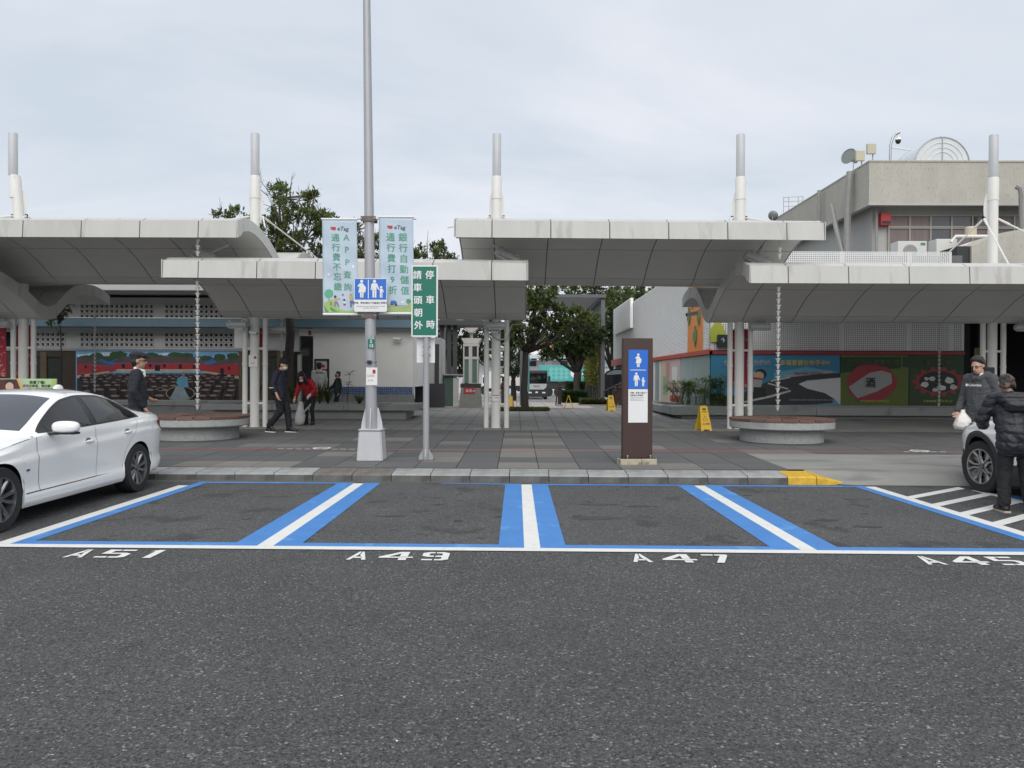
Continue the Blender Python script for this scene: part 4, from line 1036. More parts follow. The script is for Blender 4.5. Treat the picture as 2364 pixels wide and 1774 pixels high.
# ================================================================== concrete block above and behind
YU = 32.0
XU = ax(2003, YU); ZU1 = az(2003, 374, YU); ZU0 = az(2003, 470, YU)
m_pebble = M('pebbledash', (.46, .44, .385), .9, var=.10, vs_=1.4, bump=.5, bs=26, spots=[(14, .56, .16, (.30, .29, .26), 4, .8), (.7, .6, .1, (.30, .29, .265), 5, .5)], stretch=(1, 1, .45))
m_under = M('block_wall', (.46, .46, .435), .85, var=.06, vs_=1.2)
cb = thing('concrete_block', (XU, YU, zg(30)), 'pebble-dashed concrete block with a window band rising behind the right canopy', 'building')
MB().bb(XU, 40, YU, YU + .3, ZU0, ZU1).build('front_fascia', m_pebble, cb)
MB().bb(XU, XU + .3, YU + .3, 47, ZU0, ZU1).build('side_fascia', m_pebble, cb)
MB().bb(XU - .02, 40, YU - .03, YU + .35, ZU1, ZU1 + .06).build('coping', m_pebble, cb)
MB().bb(XU - .02, XU + .35, YU + .36, 47, ZU1, ZU1 + .06).build('coping', m_pebble, cb)
MB().bb(XU - .03, 40, YU - .04, YU + .2, ZU0 - .08, ZU0).build('drip_edge', m_under, cb)
MB().bb(XU - .03, XU + .2, YU + .2, 47, ZU0 - .08, ZU0 - .002).build('drip_edge', m_under, cb)
MB().bb(XU + .3, 40, YU + .3, 47, ZU1 - .5, ZU1 - .3).build('roof_deck', m_under, cb)
YV = YU + .75; XV = ax(2022, YV)
MB().bb(XV - .15, 40, YV + .12, YV + .3, 4.5, ZU0 + .1).build('front_wall', m_under, cb)
MB().bb(XV - .15, XV, YV + .3, 47, 4.5, ZU0 + .1).build('side_wall', m_under, cb)
MB().bb(XU + .1, 40, YU + .2, YV + .12, ZU0 + .1, ZU0 + .2).build('soffit', m_under, cb)
MB().bb(XU + .1, XV - .15, YV + .12, 47, ZU0 + .1, ZU0 + .2).build('soffit', m_under, cb)
# windows: frames, upper lights, curtains behind glass
m_fra = M('window_frame', (.40, .385, .33), .5); m_pane = M('window_pane', (.10, .10, .105), .08, spec=.8); m_curt = M('curtain', (.24, .195, .19), .8, var=.25, vs_=2, stretch=(14, 1, .3))
zt1, zt0, zs1 = az(2100, 499, YV), az(2100, 522, YV), az(2100, 528, YV); zs_0 = zs1 - 2.2
for k in range(9):
    xa = ax(2052 + k * 48.3, YV); xb = ax(2052 + (k + 1) * 48.3 - 3, YV)
    w_ = MB().bb(xa, xb, YV + .085, YV + .118, zs_0, zs1).build('window', m_curt if k not in (2, 5) else m_pane, cb)
    MB().bb(xa, xb, YV + .07, YV + .084, zs_0, zs_0 + .9).build('pane', m_pane, w_)
    w2 = MB().bb(xa, xb, YV + .085, YV + .118, zt0, zt1).build('window', m_curt if k in (0, 1, 5) else m_pane, cb)
    fr = MB()
    for (za, zb) in ((zt0 - .06, zt0), (zt1, zt1 + .06), (zs1, zs1 + .06)): fr.bb(xa - .05, xb + .05, YV + .03, YV + .117, za, zb)
    fr.build('frame_rail', m_fra, w_)
    MB().bb(xa - .055, xa, YV + .025, YV + .117, zs_0, zt1 + .06).build('frame_post', m_fra, w_)
# pipes down the wall
def pipe(pts, r, nm, label, m=m_metal, cat='pipe'):
    q = [at(*p) for p in pts]; o = MB().tube(q, r, 8).build(nm, m, None, smooth=40)
    return tag(o, label, cat)
m_pvc = M('grey_pvc', (.30, .295, .28), .5, var=.1, vs_=4)
pipe([(1962, 397, 33.4), (1957, 480, 33.4), (1956, 590, 33.4)], .15, 'wall_duct', 'thick grey duct running down the slanting concrete wall', m_pvc)
pipe([(1891, 440, 36.7), (1891, 515, 36.7)], .09, 'wall_pipe', 'thin grey pipe near the far end of the slanting concrete wall', m_pvc)
pipe([(1919, 474, 34.6), (1922, 485, 34.5), (1930, 525, 34.0), (1947, 590, 33.5)], .11, 'bent_pipe', 'bent grey vent pipe leaning in front of the concrete wall', m_pvc)
pipe([(2024, 478, YV - .15), (2023, 580, YV - .15)], .06, 'wall_pipe', 'slim grey pipe at the corner beside the red box', m_pvc)
pipe([(2348, 430, 31.3), (2358, 436, 31.2), (2360, 450, 31.2), (2361, 540, 31.2)], .13, 'hooked_pipe', 'hooked grey vent pipe at the right edge of the concrete block', m_pvc)
# red box, air conditioners, heaters
o = thing('red_box', at(2044, 520, YV - .1), 'red wall box with dark lower panel beside the windows', 'wall box')
a, b = at(2033, 520, YV - .2), at(2056, 492, YV - .2)
MB().bev(a.x, b.x, YV - .25, YV + .1, a.z, b.z, .02).build('case', M('box_red', (.48, .03, .04), .4), o); MB().bb(a.x + .03, b.x - .03, YV - .26, YV - .25, a.z + .05, a.z + .16).build('vent', m_black, o)
def aircon(label, px0, px1, py0, py1, Y, fan=True):
    a, b = at(px0, py1, Y), at(px1, py0, Y)
    root = thing('air_conditioner', a, label, 'air conditioner', 'air conditioners on the low roof')
    MB().bev(a.x, b.x, Y, Y + .6, a.z - .25, b.z, .02).build('case', M('ac_white', (.62, .63, .60), .45), root)
    if fan:
        cx = lerp(a.x, b.x, .42); cz = lerp(a.z - .25, b.z, .42); mb = MB(); r = (b.z - a.z + .25) * .40
        mb.lathe([(r, 0), (r * .96, .03), (r * .7, .012), (r * .3, .012), (.02, .012)], (cx, Y - .001, cz), 20, mat=Matrix.Rotation(R(90), 3, 'X')); mb.build('fan_grille', M('ac_grille', (.3, .3, .29), .6), root, smooth=True)
        MB().bb(lerp(a.x, b.x, .78), lerp(a.x, b.x, .95), Y - .004, Y, lerp(a.z, b.z, .6), lerp(a.z, b.z, .85)).build('energy_label', M('label_green', (.06, .25, .14), .5), root)
    return root
aircon('white air conditioner with a round fan below the windows', 2073, 2140, 557, 582, 29.5)
aircon('blue-grey air conditioner left of the rightmost column', 2162, 2210, 552, 580, 29.8, False)
# ducts beside it
pipe([(2195, 560, 29), (2206, 546, 29), (2300, 546, 29)], .06, 'insulated_pipe', 'white insulated pipe beside the rightmost column', m_colw)
pipe([(2190, 580, 28.6), (2240, 562, 28.6), (2275, 552, 28.6), (2300, 548, 28.6)], .05, 'cable_run', 'silver cable run slanting towards the rightmost column', m_metal)
tk = MB().lathe([(.18, 0), (.2, .02), (.2, .28), (.14, .34)], at(2241, 545, 29.2), 14).build('small_tank', M('tank_cream', (.55, .48, .34), .5), None, smooth=40); tag(tk, 'small cream tank on the roof behind the rightmost column stay', 'tank')
# stepped wall at the right
sw = MB(); YS = 27.2
sw.prism([(2243, 570), (2303, 540), (2364, 528), (2420, 515), (2420, 660), (2243, 660)], lambda x, y: at(x, y, YS), lambda x, y: at(x, y, YS) + Vector((0, 4, 0)))
tag(sw.build('stepped_wall', m_pebble), 'stepped pebble-dashed wall at the right edge above the canopy', 'wall')
dk = MB().bb(ax(2196, 27.6), ax(2244, 27.6), 27.3, 28.4, 4.5, az(2200, 572, 27.6)).build('dark_duct', M('duct_black', (.03, .032, .035), .6)); tag(dk, 'dark square duct between the perforated parapet and the stepped wall', 'duct')
# roof furniture: horn speakers, antennas, camera mast, ladder cage, dish, skylight
m_horn = M('horn_grey', (.22, .24, .23), .5, .2)
def horn(label, c, yaw, s=1.0, tilt=0):
    root = thing('horn_speaker', c, label, 'loudspeaker', 'grey horn loudspeakers')
    rot = Matrix.Rotation(yaw, 3, 'Z') @ Matrix.Rotation(R(90) + tilt, 3, 'Y')
    MB().lathe([(.30 * s, .34 * s), (.29 * s, .36 * s), (.15 * s, .16 * s), (.08 * s, .0), (.08 * s, -.14 * s), (.05 * s, -.2 * s)], n=18, mat=rot).build('horn', m_horn, root, local=True, smooth=40)
    MB().tube([(0, 0, 0), (0, 0, -.4 * s)], .03, 6).build('bracket', m_metal, root, local=True)
    return root
horn('large grey horn loudspeaker on the edge of the concrete roof', at(1963, 382, 36.2) + Vector((.15, 0, .25)), R(215), 1.25, R(-15))
for (px, py, lab) in ((1985, 362, 'cream panel antenna on the roof edge, the lower of two'), (2011, 346, 'cream panel antenna on the roof edge, the upper of two')):
    root = thing('panel_antenna', at(px, py + 25, 33.5), lab, 'antenna', 'cream panel antennas')
    c = at(px, py, 33.5); MB().bev(c.x - .2, c.x + .18, 33.4, 33.55, c.z - .2, c.z + .24, .02).build('panel', M('antenna_cream', (.52, .49, .36), .5), root)
    MB().tube([c + Vector((.12, .1, -.6)), c + Vector((.12, .1, .2))], .03, 8).build('mast', m_metal, root)
root = thing('camera_mast', at(2055, 372, 33), 'grey hooked mast with a dome security camera on the concrete roof', 'security camera')
MB().tube([at(2055, 372, 33), at(2056, 335, 33), at(2061, 318, 33), at(2069, 309, 33), at(2077, 306, 33)], .055, 8).build('mast', m_metal, root, smooth=40)
c = at(2073.5, 324, 33)
MB().lathe([(.04, .24), (.05, .12), (.12, .06), (.14, .0), (.02, -.001)], c, 14).build('shroud', m_wall, root, smooth=40); MB().ell(c + Vector((0, 0, -.04)), (.11, .11, .13)).build('dome', m_black, root, smooth=True)
MB().tube([at(2058, 341, 33), at(2100, 347, 33)], .03, 6).build('arm', m_wall, root)
root = thing('ladder_cage', at(1829, 492, 43), 'small steel ladder cage at the far end of the concrete roof', 'ladder')
for (p, q) in (((1809, 455), (1809, 492)), ((1821, 455), (1821, 488)), ((1843, 455), (1843, 478)), ((1854, 453), (1854, 470))):
    MB().tube([at(*p, 43), at(*q, 43)], .025, 6).build('post', m_metal, root)
for y_ in (456, 466, 477): MB().tube([at(1809, y_, 43), at(1854, y_ - 2, 43)], .02, 6).build('rail', m_metal, root)
root = thing('satellite_dish', at(1783, 510, 42), 'grey satellite dish above the end of the middle upper canopy', 'satellite dish')
c = at(1784, 499, 42); MB().lathe([(.01, .0), (.16, .03), (.27, .09), (.265, .10), (.15, .045), (.01, .015)], c, 20, mat=Matrix.Rotation(R(-65), 3, 'X') @ Matrix.Rotation(R(30), 3, 'Y')).build('dish', m_horn, root, smooth=True)
MB().tube([c, c + Vector((0, .1, -.8))], .03, 6).build('mast', m_metal, root)
# barrel skylight
sk_ = thing('barrel_skylight', at(2171, 374, 37), 'translucent barrel skylight on the concrete roof', 'skylight')
m_poly = M('polycarbonate', (.62, .65, .66), .25, var=.06, vs_=1.5, spots=[(5, .66, .03, (.8, .8, .8), 2, .5)])
cx = ax(2171, 37); rz = (at(2171, 320, 37).z - ZU1) ; rr = 1.30; zc = ZU1 + .06 + (rz - rr) if rz > rr else ZU1 - .1
ring = [(cx + rr * math.cos(a), zc + rr * math.sin(a)) for a in [math.pi * k / 24 for k in range(25)]]
mb = MB(); n = 25
V = [(x, 37, z) for x, z in ring] + [(x, 50, z) for x, z in ring]
mb.add(V, [(k, k + 1, n + k + 1, n + k) for k in range(n - 1)] + [tuple(range(n))]); mb.build('glazing', m_poly, sk_, smooth=50)
for q in (1.0, .8, .62, .45):
    pts = [(cx + rr * q * math.cos(a), 36.98, zc + rr * q * math.sin(a)) for a in [math.pi * k / 24 for k in range(25)]]
    MB().tube(pts, .028 if q == 1 else .014, 6).build('rib', m_metal if q == 1 else m_wall, sk_)
MB().tube([(cx, 36.97, zc), (cx, 36.97, zc + rr)], .02, 6).build('mullion', m_metal, sk_)
for Y in (39, 41.2, 43.5, 46, 48.5):
    MB().tube([(cx + (rr + .01) * math.cos(a), Y, zc + (rr + .01) * math.sin(a)) for a in [math.pi * k / 16 for k in range(17)]], .025, 6).build('rib', m_metal, sk_)
# ================================================================== lamp pole, banners and signs
m_pole = M('pole_galvanised', (.40, .405, .42), .42, .25, var=.10, vs_=3, bump=.05, stretch=(1, 1, .3), spots=[(4, .7, .04, (.32, .31, .30), 5, .5)])
m_polep = M('pole_paint', (.50, .51, .53), .5, var=.08, vs_=4, spots=[(6, .68, .05, (.4, .39, .36), 5, .5)])
m_rust = M('rusty_bracket', (.16, .13, .12), .6, .4, var=.4, vs_=12)
YLP = 13.05; XLP = ax(859, YLP); gzl = zg(YLP)
lp = thing('lamp_pole', (XLP, YLP, gzl), 'tall grey lamp pole with a tapered box base at the kerb', 'lamp pole')
topx = XLP - .13
def polx(z): return lerp(XLP, topx, (z - gzl) / 9.4)
MB().tube([(polx(gzl + .4), YLP, gzl + .4), (polx(3), YLP, 3), (polx(6), YLP, 6), (polx(10.5), YLP, 10.5)], [.100, .089, .073, .050], 18).build('shaft', m_pole, lp, smooth=40)
def frust(c, z0, z1, w0, w1):
    V = [(c[0] + sx * w0 / 2, c[1] + sy * w0 / 2, z0) for sx, sy in ((-1, -1), (1, -1), (1, 1), (-1, 1))] + [(c[0] + sx * w1 / 2, c[1] + sy * w1 / 2, z1) for sx, sy in ((-1, -1), (1, -1), (1, 1), (-1, 1))]
    bm = bmesh.new(); vv = [bm.verts.new(v) for v in V]
    for f in [(3, 2, 1, 0), (4, 5, 6, 7), (0, 1, 5, 4), (1, 2, 6, 5), (2, 3, 7, 6), (3, 0, 4, 7)]: bm.faces.new([vv[i] for i in f])
    bmesh.ops.bevel(bm, geom=list(bm.edges), offset=.02, segments=2, affect='EDGES'); return bm
MB().bm(frust((XLP, YLP), gzl, gzl + .52, .44, .375)).build('base_box', m_polep, lp)
MB().bm(frust((XLP, YLP), gzl + .515, gzl + .545, .40, .40)).build('base_cap', m_polep, lp)
mb = MB(); ww = .16
mb.prism([(-ww, .07), (ww, .07), (ww * .8, .42), (-ww * .8, .42)], lambda x, z: (XLP + x, YLP - .218 + z * .06, gzl + z), lambda x, z: (XLP + x, YLP - .20 + z * .06, gzl + z)); mb.build('base_door', m_polep, lp)
for k in range(4):
    a = math.pi / 4 + k * math.pi / 2; c_, s_ = math.cos(a), math.sin(a)
    for (dx, dy) in ((1, 0), (-1, 0), (0, -1), (0, 1))[k:k + 1]:
        pl = [(.09, 0), (.185, 0), (.17, .12), (.115, .34), (.088, .36)]
        MB().prism(pl, lambda r, z: (XLP + dx * r - dy * .008, YLP + dy * r - dx * .008, gzl + .545 + z), lambda r, z: (XLP + dx * r + dy * .008, YLP + dy * r + dx * .008, gzl + .545 + z)).build('gusset', m_polep, lp)
# plates fixed to the pole
m_signg = M('sign_green', (.010, .165, .115), .35); m_signw = M('sign_white', (.80, .80, .79), .35); m_signb = M('sign_blue', (.03, .16, .60), .35); m_ink = M('ink_black', (.03, .03, .035), .5); m_paper = M('paper', (.78, .78, .76), .6, var=.03, vs_=3); m_inkg = M('ink_grey', (.35, .36, .37), .6)
def plate(nm, label, px0, px1, py0, py1, Y, mat, th=.004, cat='sign', parent=None, group=None):
    a, b = at(px0, py1, Y), at(px1, py0, Y)
    if parent is None:
        root = thing(nm, ((a.x + b.x) / 2, Y, a.z), label, cat, group); MB().bev(a.x, b.x, Y, Y + th, a.z, b.z, min(.0015, th * .3)).build('board', mat, root); return root
    return MB().bev(a.x, b.x, Y, Y + th, a.z, b.z, min(.0015, th * .3)).build(nm, mat, parent)
def tx(root, body, px, py, hpx, Y, mat, nm='lettering', **k):
    c = at(px, py, Y); s = hpx / FPX * Y; mb = MB()
    put_text(mb, body, s, lambda x, z: (c.x + x, Y, c.z + z), **k); return mb.build(nm, mat, root, clean=False)
YF = YLP - .105
r1 = plate('pole_tag', 'small green number tag stuck on the lamp pole', 849, 865, 776, 805, YF, m_signg)
tx(r1, '西區', 857, 780.5, 8, YF - .002, m_signw); tx(r1, 'S', 856.5, 789, 11, YF - .002, m_signw, bold=.02); tx(r1, '15', 857, 799, 11, YF - .002, m_signw, bold=.02)
r2 = plate('posted_notice', 'white paper notice with a red stamp taped to the lamp pole', 845, 871, 849, 890, YF, m_paper)
plate('red_stamp', None, 860, 867, 854, 863, YF - .002, m_redsign, .001, parent=r2)
tx(r2, '公  告', 855, 879, 4.5, YF - .002, m_ink); tx(r2, '禁止張貼廣告\n違者依法處罰', 856, 868, 3, YF - .002, m_inkg)
MB().lathe([(.099, -.012), (.104, -.01), (.104, .01), (.099, .012)], (polx(1.9), YLP, az(857, 836, YLP)), 20).build('steel_band', m_metal, lp)
MB().bb(polx(1.9) - .035, polx(1.9) + .035, YLP - .14, YLP - .09, az(857, 841, YLP), az(857, 833, YLP)).build('band_box', m_black, lp)
# banner brackets
def bracket(zpy, half):
    z = az(857, zpy, YLP); X = polx(z)
    MB().tube([(X - half, YLP, z), (X + half, YLP, z)], .011, 8).build('banner_rail', m_metal, lp)
    MB().bb(X - .125, X + .125, YLP - .10, YLP - .075, z - .055, z + .03).build('clamp', m_rust, lp)
    MB().bb(X - .125, X + .125, YLP + .075, YLP + .10, z - .055, z + .03).build('clamp', m_rust, lp)
    for s_ in (-1, 1): MB().tube([(X + s_ * .105, YLP - .12, z - .01), (X + s_ * .105, YLP + .12, z - .01)], .01, 6).build('clamp_bolt', m_metal, lp)
bracket(506, .80); bracket(728, .80)

# ---------------- the two cloth banners
m_cloth = M('banner_cloth', (.50, .60, .69), .65, var=.05, vs_=2.0, bump=.12, bs=5)
m_gtext = M('banner_green', (.10, .33, .22), .6); m_bgrass = M('banner_grass', (.36, .50, .16), .65); m_bgrd = M('banner_dark_green', (.10, .30, .13), .65); m_navy = M('banner_navy', (.03, .035, .07), .6)
def banner(label, px0, px1, py0, py1, flip):
    Y = YLP - .02
    a, b = at(px0, py1, Y), at(px1, py0, Y)
    root = thing('banner', ((a.x + b.x) / 2, Y, a.z), label, 'banner', 'pale blue banners on the lamp pole')
    w, h = b.x - a.x, b.z - a.z
    def warp(u, v): return Y + .012 * math.sin(u * 7 + v * 3) * math.sin(v * math.pi) + .008 * math.sin(v * 19 + u * 4) * (1 - abs(2 * v - 1))
    lean = .02 if not flip else .015
    def pos(u, v, d=0.0): return (a.x + w * u + lean * (1 - v), warp(u, v) - d, a.z + h * v + .006 * math.sin(u * 5 + v))
    N, K = 14, 34; mb = MB()
    V = [pos(i / N, j / K) for j in range(K + 1) for i in range(N + 1)]
    mb.add(V, [(j * (N + 1) + i, j * (N + 1) + i + 1, (j + 1) * (N + 1) + i + 1, (j + 1) * (N + 1) + i) for j in range(K) for i in range(N)])
    o = mb.build('cloth', m_cloth, root, smooth=True, clean=False)
    sd = o.modifiers.new('thick', 'SOLIDIFY'); sd.thickness = .002; sd.offset = 1
    MB().tube([(a.x + lean, Y, a.z - .015), (b.x + lean, Y, a.z - .015)], .02, 10).build('hem_rod', m_signw, root)
    MB().tube([(a.x - .01, Y, b.z + .012), (b.x + .01, Y, b.z + .012)], .017, 10).build('hem_rod', m_signw, root)
    def fn(px, py):
        u = (px - px0) / (px1 - px0); v = (py1 - py) / (py1 - py0); return pos(u, v, .004)
    return root, fn, pos
def btext(root, fn, body, px, py, hpx, mat, **k):
    mb = MB(); put_text(mb, body, hpx, lambda x, z: fn(px + x, py - z), **k); return mb.build('lettering', mat, root, clean=False)
def bshape(root, fn, shapes, mats, nm='print'):
    mb = MB()
    for i, (pl, mi) in enumerate(shapes): mb.poly([Vector(fn(*p)) + Vector((0, -.00025 * i, 0)) for p in pl], mi)
    return tag(mb.build(nm, mats, root, clean=False), kind='stuff')
def logo(root, fn, x, y):
    bshape(root, fn, [([(x - 22, y - 3 + k * 2.6), (x - 7, y - 3 + k * 2.2), (x - 10, y + k * 2.4), (x - 18 + k * 2, y - .6 + k * 2.6)], 0) for k in range(3)], [m_redsign], 'logo_wings')
    btext(root, fn, 'eTag', x + 8, y + .5, 13.5, m_navy, bold=.012, shear=.15)
m_bskin = M('print_skin', (.5, .3, .2), .6); m_btree = M('print_tree', (.12, .42, .28), .6); m_bpurple = M('print_purple', (.25, .23, .38), .6); m_byel = M('print_yellow', (.6, .42, .12), .6); m_bblue = M('print_blue', (.08, .15, .4), .6)
PMX = [m_bgrass, m_bgrd, m_btree, m_bskin, m_byel, m_bpurple, m_bblue, m_signw, m_navy, m_redsign, m_inkg]
rt, fn, pos = banner('left pale blue banner on the lamp pole with green lettering', 743, 824, 508, 724, False)
logo(rt, fn, 783, 528)
for i, ch in enumerate('通行費不忘繳'): btext(rt, fn, ch, 774 + i * .9, 551 + i * 22.6, 19.5, m_gtext, bold=.018)
for i, (ch, y) in enumerate(zip('APP查詢', (549, 577, 606, 635, 664))): btext(rt, fn, ch, 799 + i * .6, y, 20 if i < 3 else 19, m_gtext, bold=.014)
def C(cx, cy, r, n=14, ry=None): return [(cx + r * math.cos(2 * math.pi * k / n), cy + (ry or r) * math.sin(2 * math.pi * k / n)) for k in range(n)]
bshape(rt, fn, [([(745, 700), (760, 693), (790, 692), (822, 697), (822, 722), (748, 722)], 0), ([(745, 705), (757, 722), (748, 722)], 1), ([(748, 700), (775, 719), (785, 721), (765, 721)], 1), (C(757, 679, 10.5), 2), ([(756, 688), (758, 688), (759, 697), (755, 697)], 3),
     (C(772, 686, 3), 8), ([(769, 689), (776, 690), (777, 697), (770, 697)], 4), ([(770, 697), (777, 697), (782, 709), (779, 710), (774, 702), (772, 710), (769, 710)], 5), ([(776, 691), (782, 689), (782, 691), (777, 693)], 3),
     (C(793, 693, 2.4), 8), ([(791, 696), (796, 696), (796, 701), (791, 701)], 7), ([(791, 701), (796, 701), (796, 705), (791, 705)], 9), (C(808, 680, 2.6), 3), ([(805, 684), (812, 684), (813, 694), (806, 694)], 4), ([(806, 694), (813, 694), (818, 703), (815, 704), (810, 698), (810, 709), (807, 709)], 6),
     (C(790, 681, 2), 9), (C(814, 615, 3.6, 5), 7), (C(757, 635, 3.6, 5), 7), ([(760, 698), (763, 698), (764, 706), (760, 706)], 1)], PMX)
rt, fn, pos = banner('right pale blue banner on the lamp pole with green lettering', 874, 954, 503, 722, True)
logo(rt, fn, 914, 525)
for i, ch in enumerate('通行費打9折'): btext(rt, fn, ch, 901 + i * .9, 550 + i * 24.4, 20.5, m_gtext, bold=.018)
for i, ch in enumerate('銀行自動儲值'): btext(rt, fn, ch, 929.5 + i * .9, 549 + i * 24.6, 20.5, m_gtext, bold=.018)
bshape(rt, fn, [([(876, 706), (890, 703), (940, 704), (953, 698), (953, 720), (878, 720)], 0), (C(912, 709, 30, 20, 4.5), 10), ([(878, 708), (900, 720), (878, 720)], 1), ([(900, 699), (902, 695), (911, 695), (915, 699), (915, 704), (899, 704)], 6), (C(903, 705, 2.6), 8), (C(913, 705, 2.6), 8), ([(926, 694), (933, 697), (930, 701), (925, 700)], 7), (C(942, 695, 5.5), 1), ([(941, 700), (943, 700), (943, 706), (941, 706)], 3)], PMX)

# ---------------- blue priority parking sign on the pole
def picto(root, fn, mat, nm='pictogram', which='both'):
    mb = MB()
    def sh(pl): mb.poly([fn(*p) for p in pl])
    return mb, sh
def woman(sh, x, y, s):
    sh([(x + a * s, y + b * s) for a, b in circle(0, 8.3, 1.7, 14)])
    sh([(x + a * s, y + b * s) for a, b in [(-1.2, 6.3), (1.3, 6.3), (2.2, 4.6), (4.2, 2.4), (4.6, .6), (3.7, -3.6), (-3.6, -3.6), (-2.3, 2), (-2.2, 3.4), (-3.2, 2.2), (-4.4, 3.1), (-2.9, 5.6)]])
    sh([(x + a * s, y + b * s) for a, b in [(-1.9, -3.8), (-.1, -3.8), (-.1, -9), (-1.5, -9)]]); sh([(x + a * s, y + b * s) for a, b in [(.3, -3.8), (2.1, -3.8), (1.8, -9), (.4, -9)]])
def adult(sh, x, y, s):
    sh([(x + a * s, y + b * s) for a, b in circle(0, 8.3, 1.7, 14)])
    sh([(x + a * s, y + b * s) for a, b in [(-2.2, 6.3), (2.2, 6.3), (3.2, 5), (5.2, -.4), (4.2, -1), (2.2, 2.6), (2.2, -1), (-2.2, -1), (-2.4, 3), (-2.9, -1), (-4, -1), (-3.4, 5)]])
    sh([(x + a * s, y + b * s) for a, b in [(-2.2, -1.2), (-.2, -1.2), (-.3, -9), (-2.0, -9)]]); sh([(x + a * s, y + b * s) for a, b in [(.2, -1.2), (2.2, -1.2), (2.0, -9), (.3, -9)]])
def child(sh, x, y, s):
    sh([(x + a * s, y + b * s) for a, b in circle(0, 2.0, 1.35, 12)])
    sh([(x + a * s, y + b * s) for a, b in [(-1.4, .4), (1.4, .4), (3.0, -3), (2.2, -3.4), (1.4, -1.6), (1.4, -4.2), (-1.4, -4.2), (-1.4, -1.2), (-3.2, -.4), (-3.4, -1.2)]])
    sh([(x + a * s, y + b * s) for a, b in [(-1.4, -4.4), (-.1, -4.4), (-.2, -9), (-1.3, -9)]]); sh([(x + a * s, y + b * s) for a, b in [(.2, -4.4), (1.4, -4.4), (1.3, -9), (.3, -9)]])
YB = YLP - .135
def rsign(nm, label, px0, px1, py0, py1, Y, mat, r=.025, th=.006, cat='sign'):
    a, b = at(px0, py1, Y), at(px1, py0, Y); root = thing(nm, ((a.x + b.x) / 2, Y, a.z), label, cat)
    pl = []
    for cx, cz, a0 in ((b.x - r, b.z - r, 0), (a.x + r, b.z - r, 90), (a.x + r, a.z + r, 180), (b.x - r, a.z + r, 270)):
        pl += [(cx + r * math.cos(R(a0 + t)), cz + r * math.sin(R(a0 + t))) for t in (0, 30, 60, 90)]
    MB().prism(pl, lambda x, z: (x, Y, z), lambda x, z: (x, Y + th, z)).build('board', mat, root); return root
bs_ = rsign('priority_parking_sign', 'blue and white priority parking sign fixed to the lamp pole', 817.5, 893.5, 643, 720, YB, m_signw)
a, b = at(819, 692, YB - .002), at(892, 644.5, YB - .002)
MB().bb(a.x, b.x, YB - .002, YB, a.z, b.z).build('blue_field', m_signb, bs_)
mb = MB(); fnp = lambda x, z: (x, YB - .0035, z)
s_ = .0218; c1 = at(835, 668, YB); c2 = at(864.5, 668, YB); c3 = at(880, 668, YB)
woman(lambda pl: mb.poly([fnp(*p) for p in pl]), c1.x, c1.z, .0158); adult(lambda pl: mb.poly([fnp(*p) for p in pl]), c2.x, c2.z, .0158); child(lambda pl: mb.poly([fnp(*p) for p in pl]), c3.x, c3.z, .0158)
q = at(850.5, 668, YB); mb.poly([fnp(q.x - .007, q.z - .155), fnp(q.x + .007, q.z - .155), fnp(q.x + .007, q.z + .155), fnp(q.x - .007, q.z + .155)])
tag(mb.build('pictograms', m_signw, bs_, clean=False), kind='stuff')
tx(bs_, '孕婦、育有6歲以下兒童者之停車位', 855.5, 700, 5.0, YB - .002, m_ink, bold=.012)
tx(bs_, 'Parking spaces are reserved for pregnant women and drivers\nwith children under 6 years old', 855.5, 709.5, 3.6, YB - .002, m_ink, sx=.75, line=1.1)
MB().bb(at(855, 680, YB).x - .03, at(855, 680, YB).x + .03, YB + .006, YLP - .08, 2.80, 3.10).build('bracket', m_metal, bs_)

# ---------------- green sign on its own post
YGs = 13.0
gs = rsign('green_parking_sign', 'tall green sign with white lettering on a grey post', 949.5, 1011, 613, 778, YGs, m_signw, .02, .02)
gs.location.z = zg(YGs)
for ch in list(gs.children): ch.location.z += az(980, 778, YGs) - zg(YGs)
a, b = at(952.5, 774.5, YGs - .002), at(1007.5, 616, YGs - .002)
MB().bb(a.x, b.x, YGs - .002, YGs, a.z, b.z).build('green_field', m_signg, gs)
for ch, px, py in zip('停車時', (992, 993, 994), (636.5, 694, 751)): tx(gs, ch, px, py, 20.5, YGs - .0035, m_signw, bold=.022)
for i, ch in enumerate('請車頭朝外'): tx(gs, ch, 963.5 + i * .7, 636.5 + i * 29, 20.5, YGs - .0035, m_signw, bold=.022)
px_ = ax(984, YGs + .06)
MB().tube([(px_, YGs + .06, zg(YGs)), (px_, YGs + .06, 2.6)], .053, 16).build('post', m_pole, gs, smooth=40)
MB().bev(px_ - .14, px_ + .14, YGs - .06, YGs + .18, zg(YGs), zg(YGs) + .02, .004).build('foot_plate', m_rust, gs)
for (dx, dy) in ((1, 0), (-1, 0), (0, -1)):
    MB().prism([(.05, .02), (.12, .02), (.12, .08), (.05, .2)], lambda r, z: (px_ + dx * r - dy * .006, YGs + .06 + dy * r - dx * .006, zg(YGs) + z), lambda r, z: (px_ + dx * r + dy * .006, YGs + .06 + dy * r + dx * .006, zg(YGs) + z)).build('gusset', m_pole, gs)
for zc in (2.0, 2.5, 3.1): MB().bb(px_ - .07, px_ + .07, YGs + .02, YGs + .03, zc, zc + .04).build('clamp', m_metal, gs)
bw = plate('rear_sign', 'plain white back of a small sign below the green sign', 962, 1004, 780, 838, YGs + .13, m_signw, .01)
for zc in (1.95, 2.1): MB().bb(ax(984, 13.1) - .07, ax(984, 13.1) + .07, YGs + .115, YGs + .13, zc, zc + .03).build('clamp', m_metal, bw)

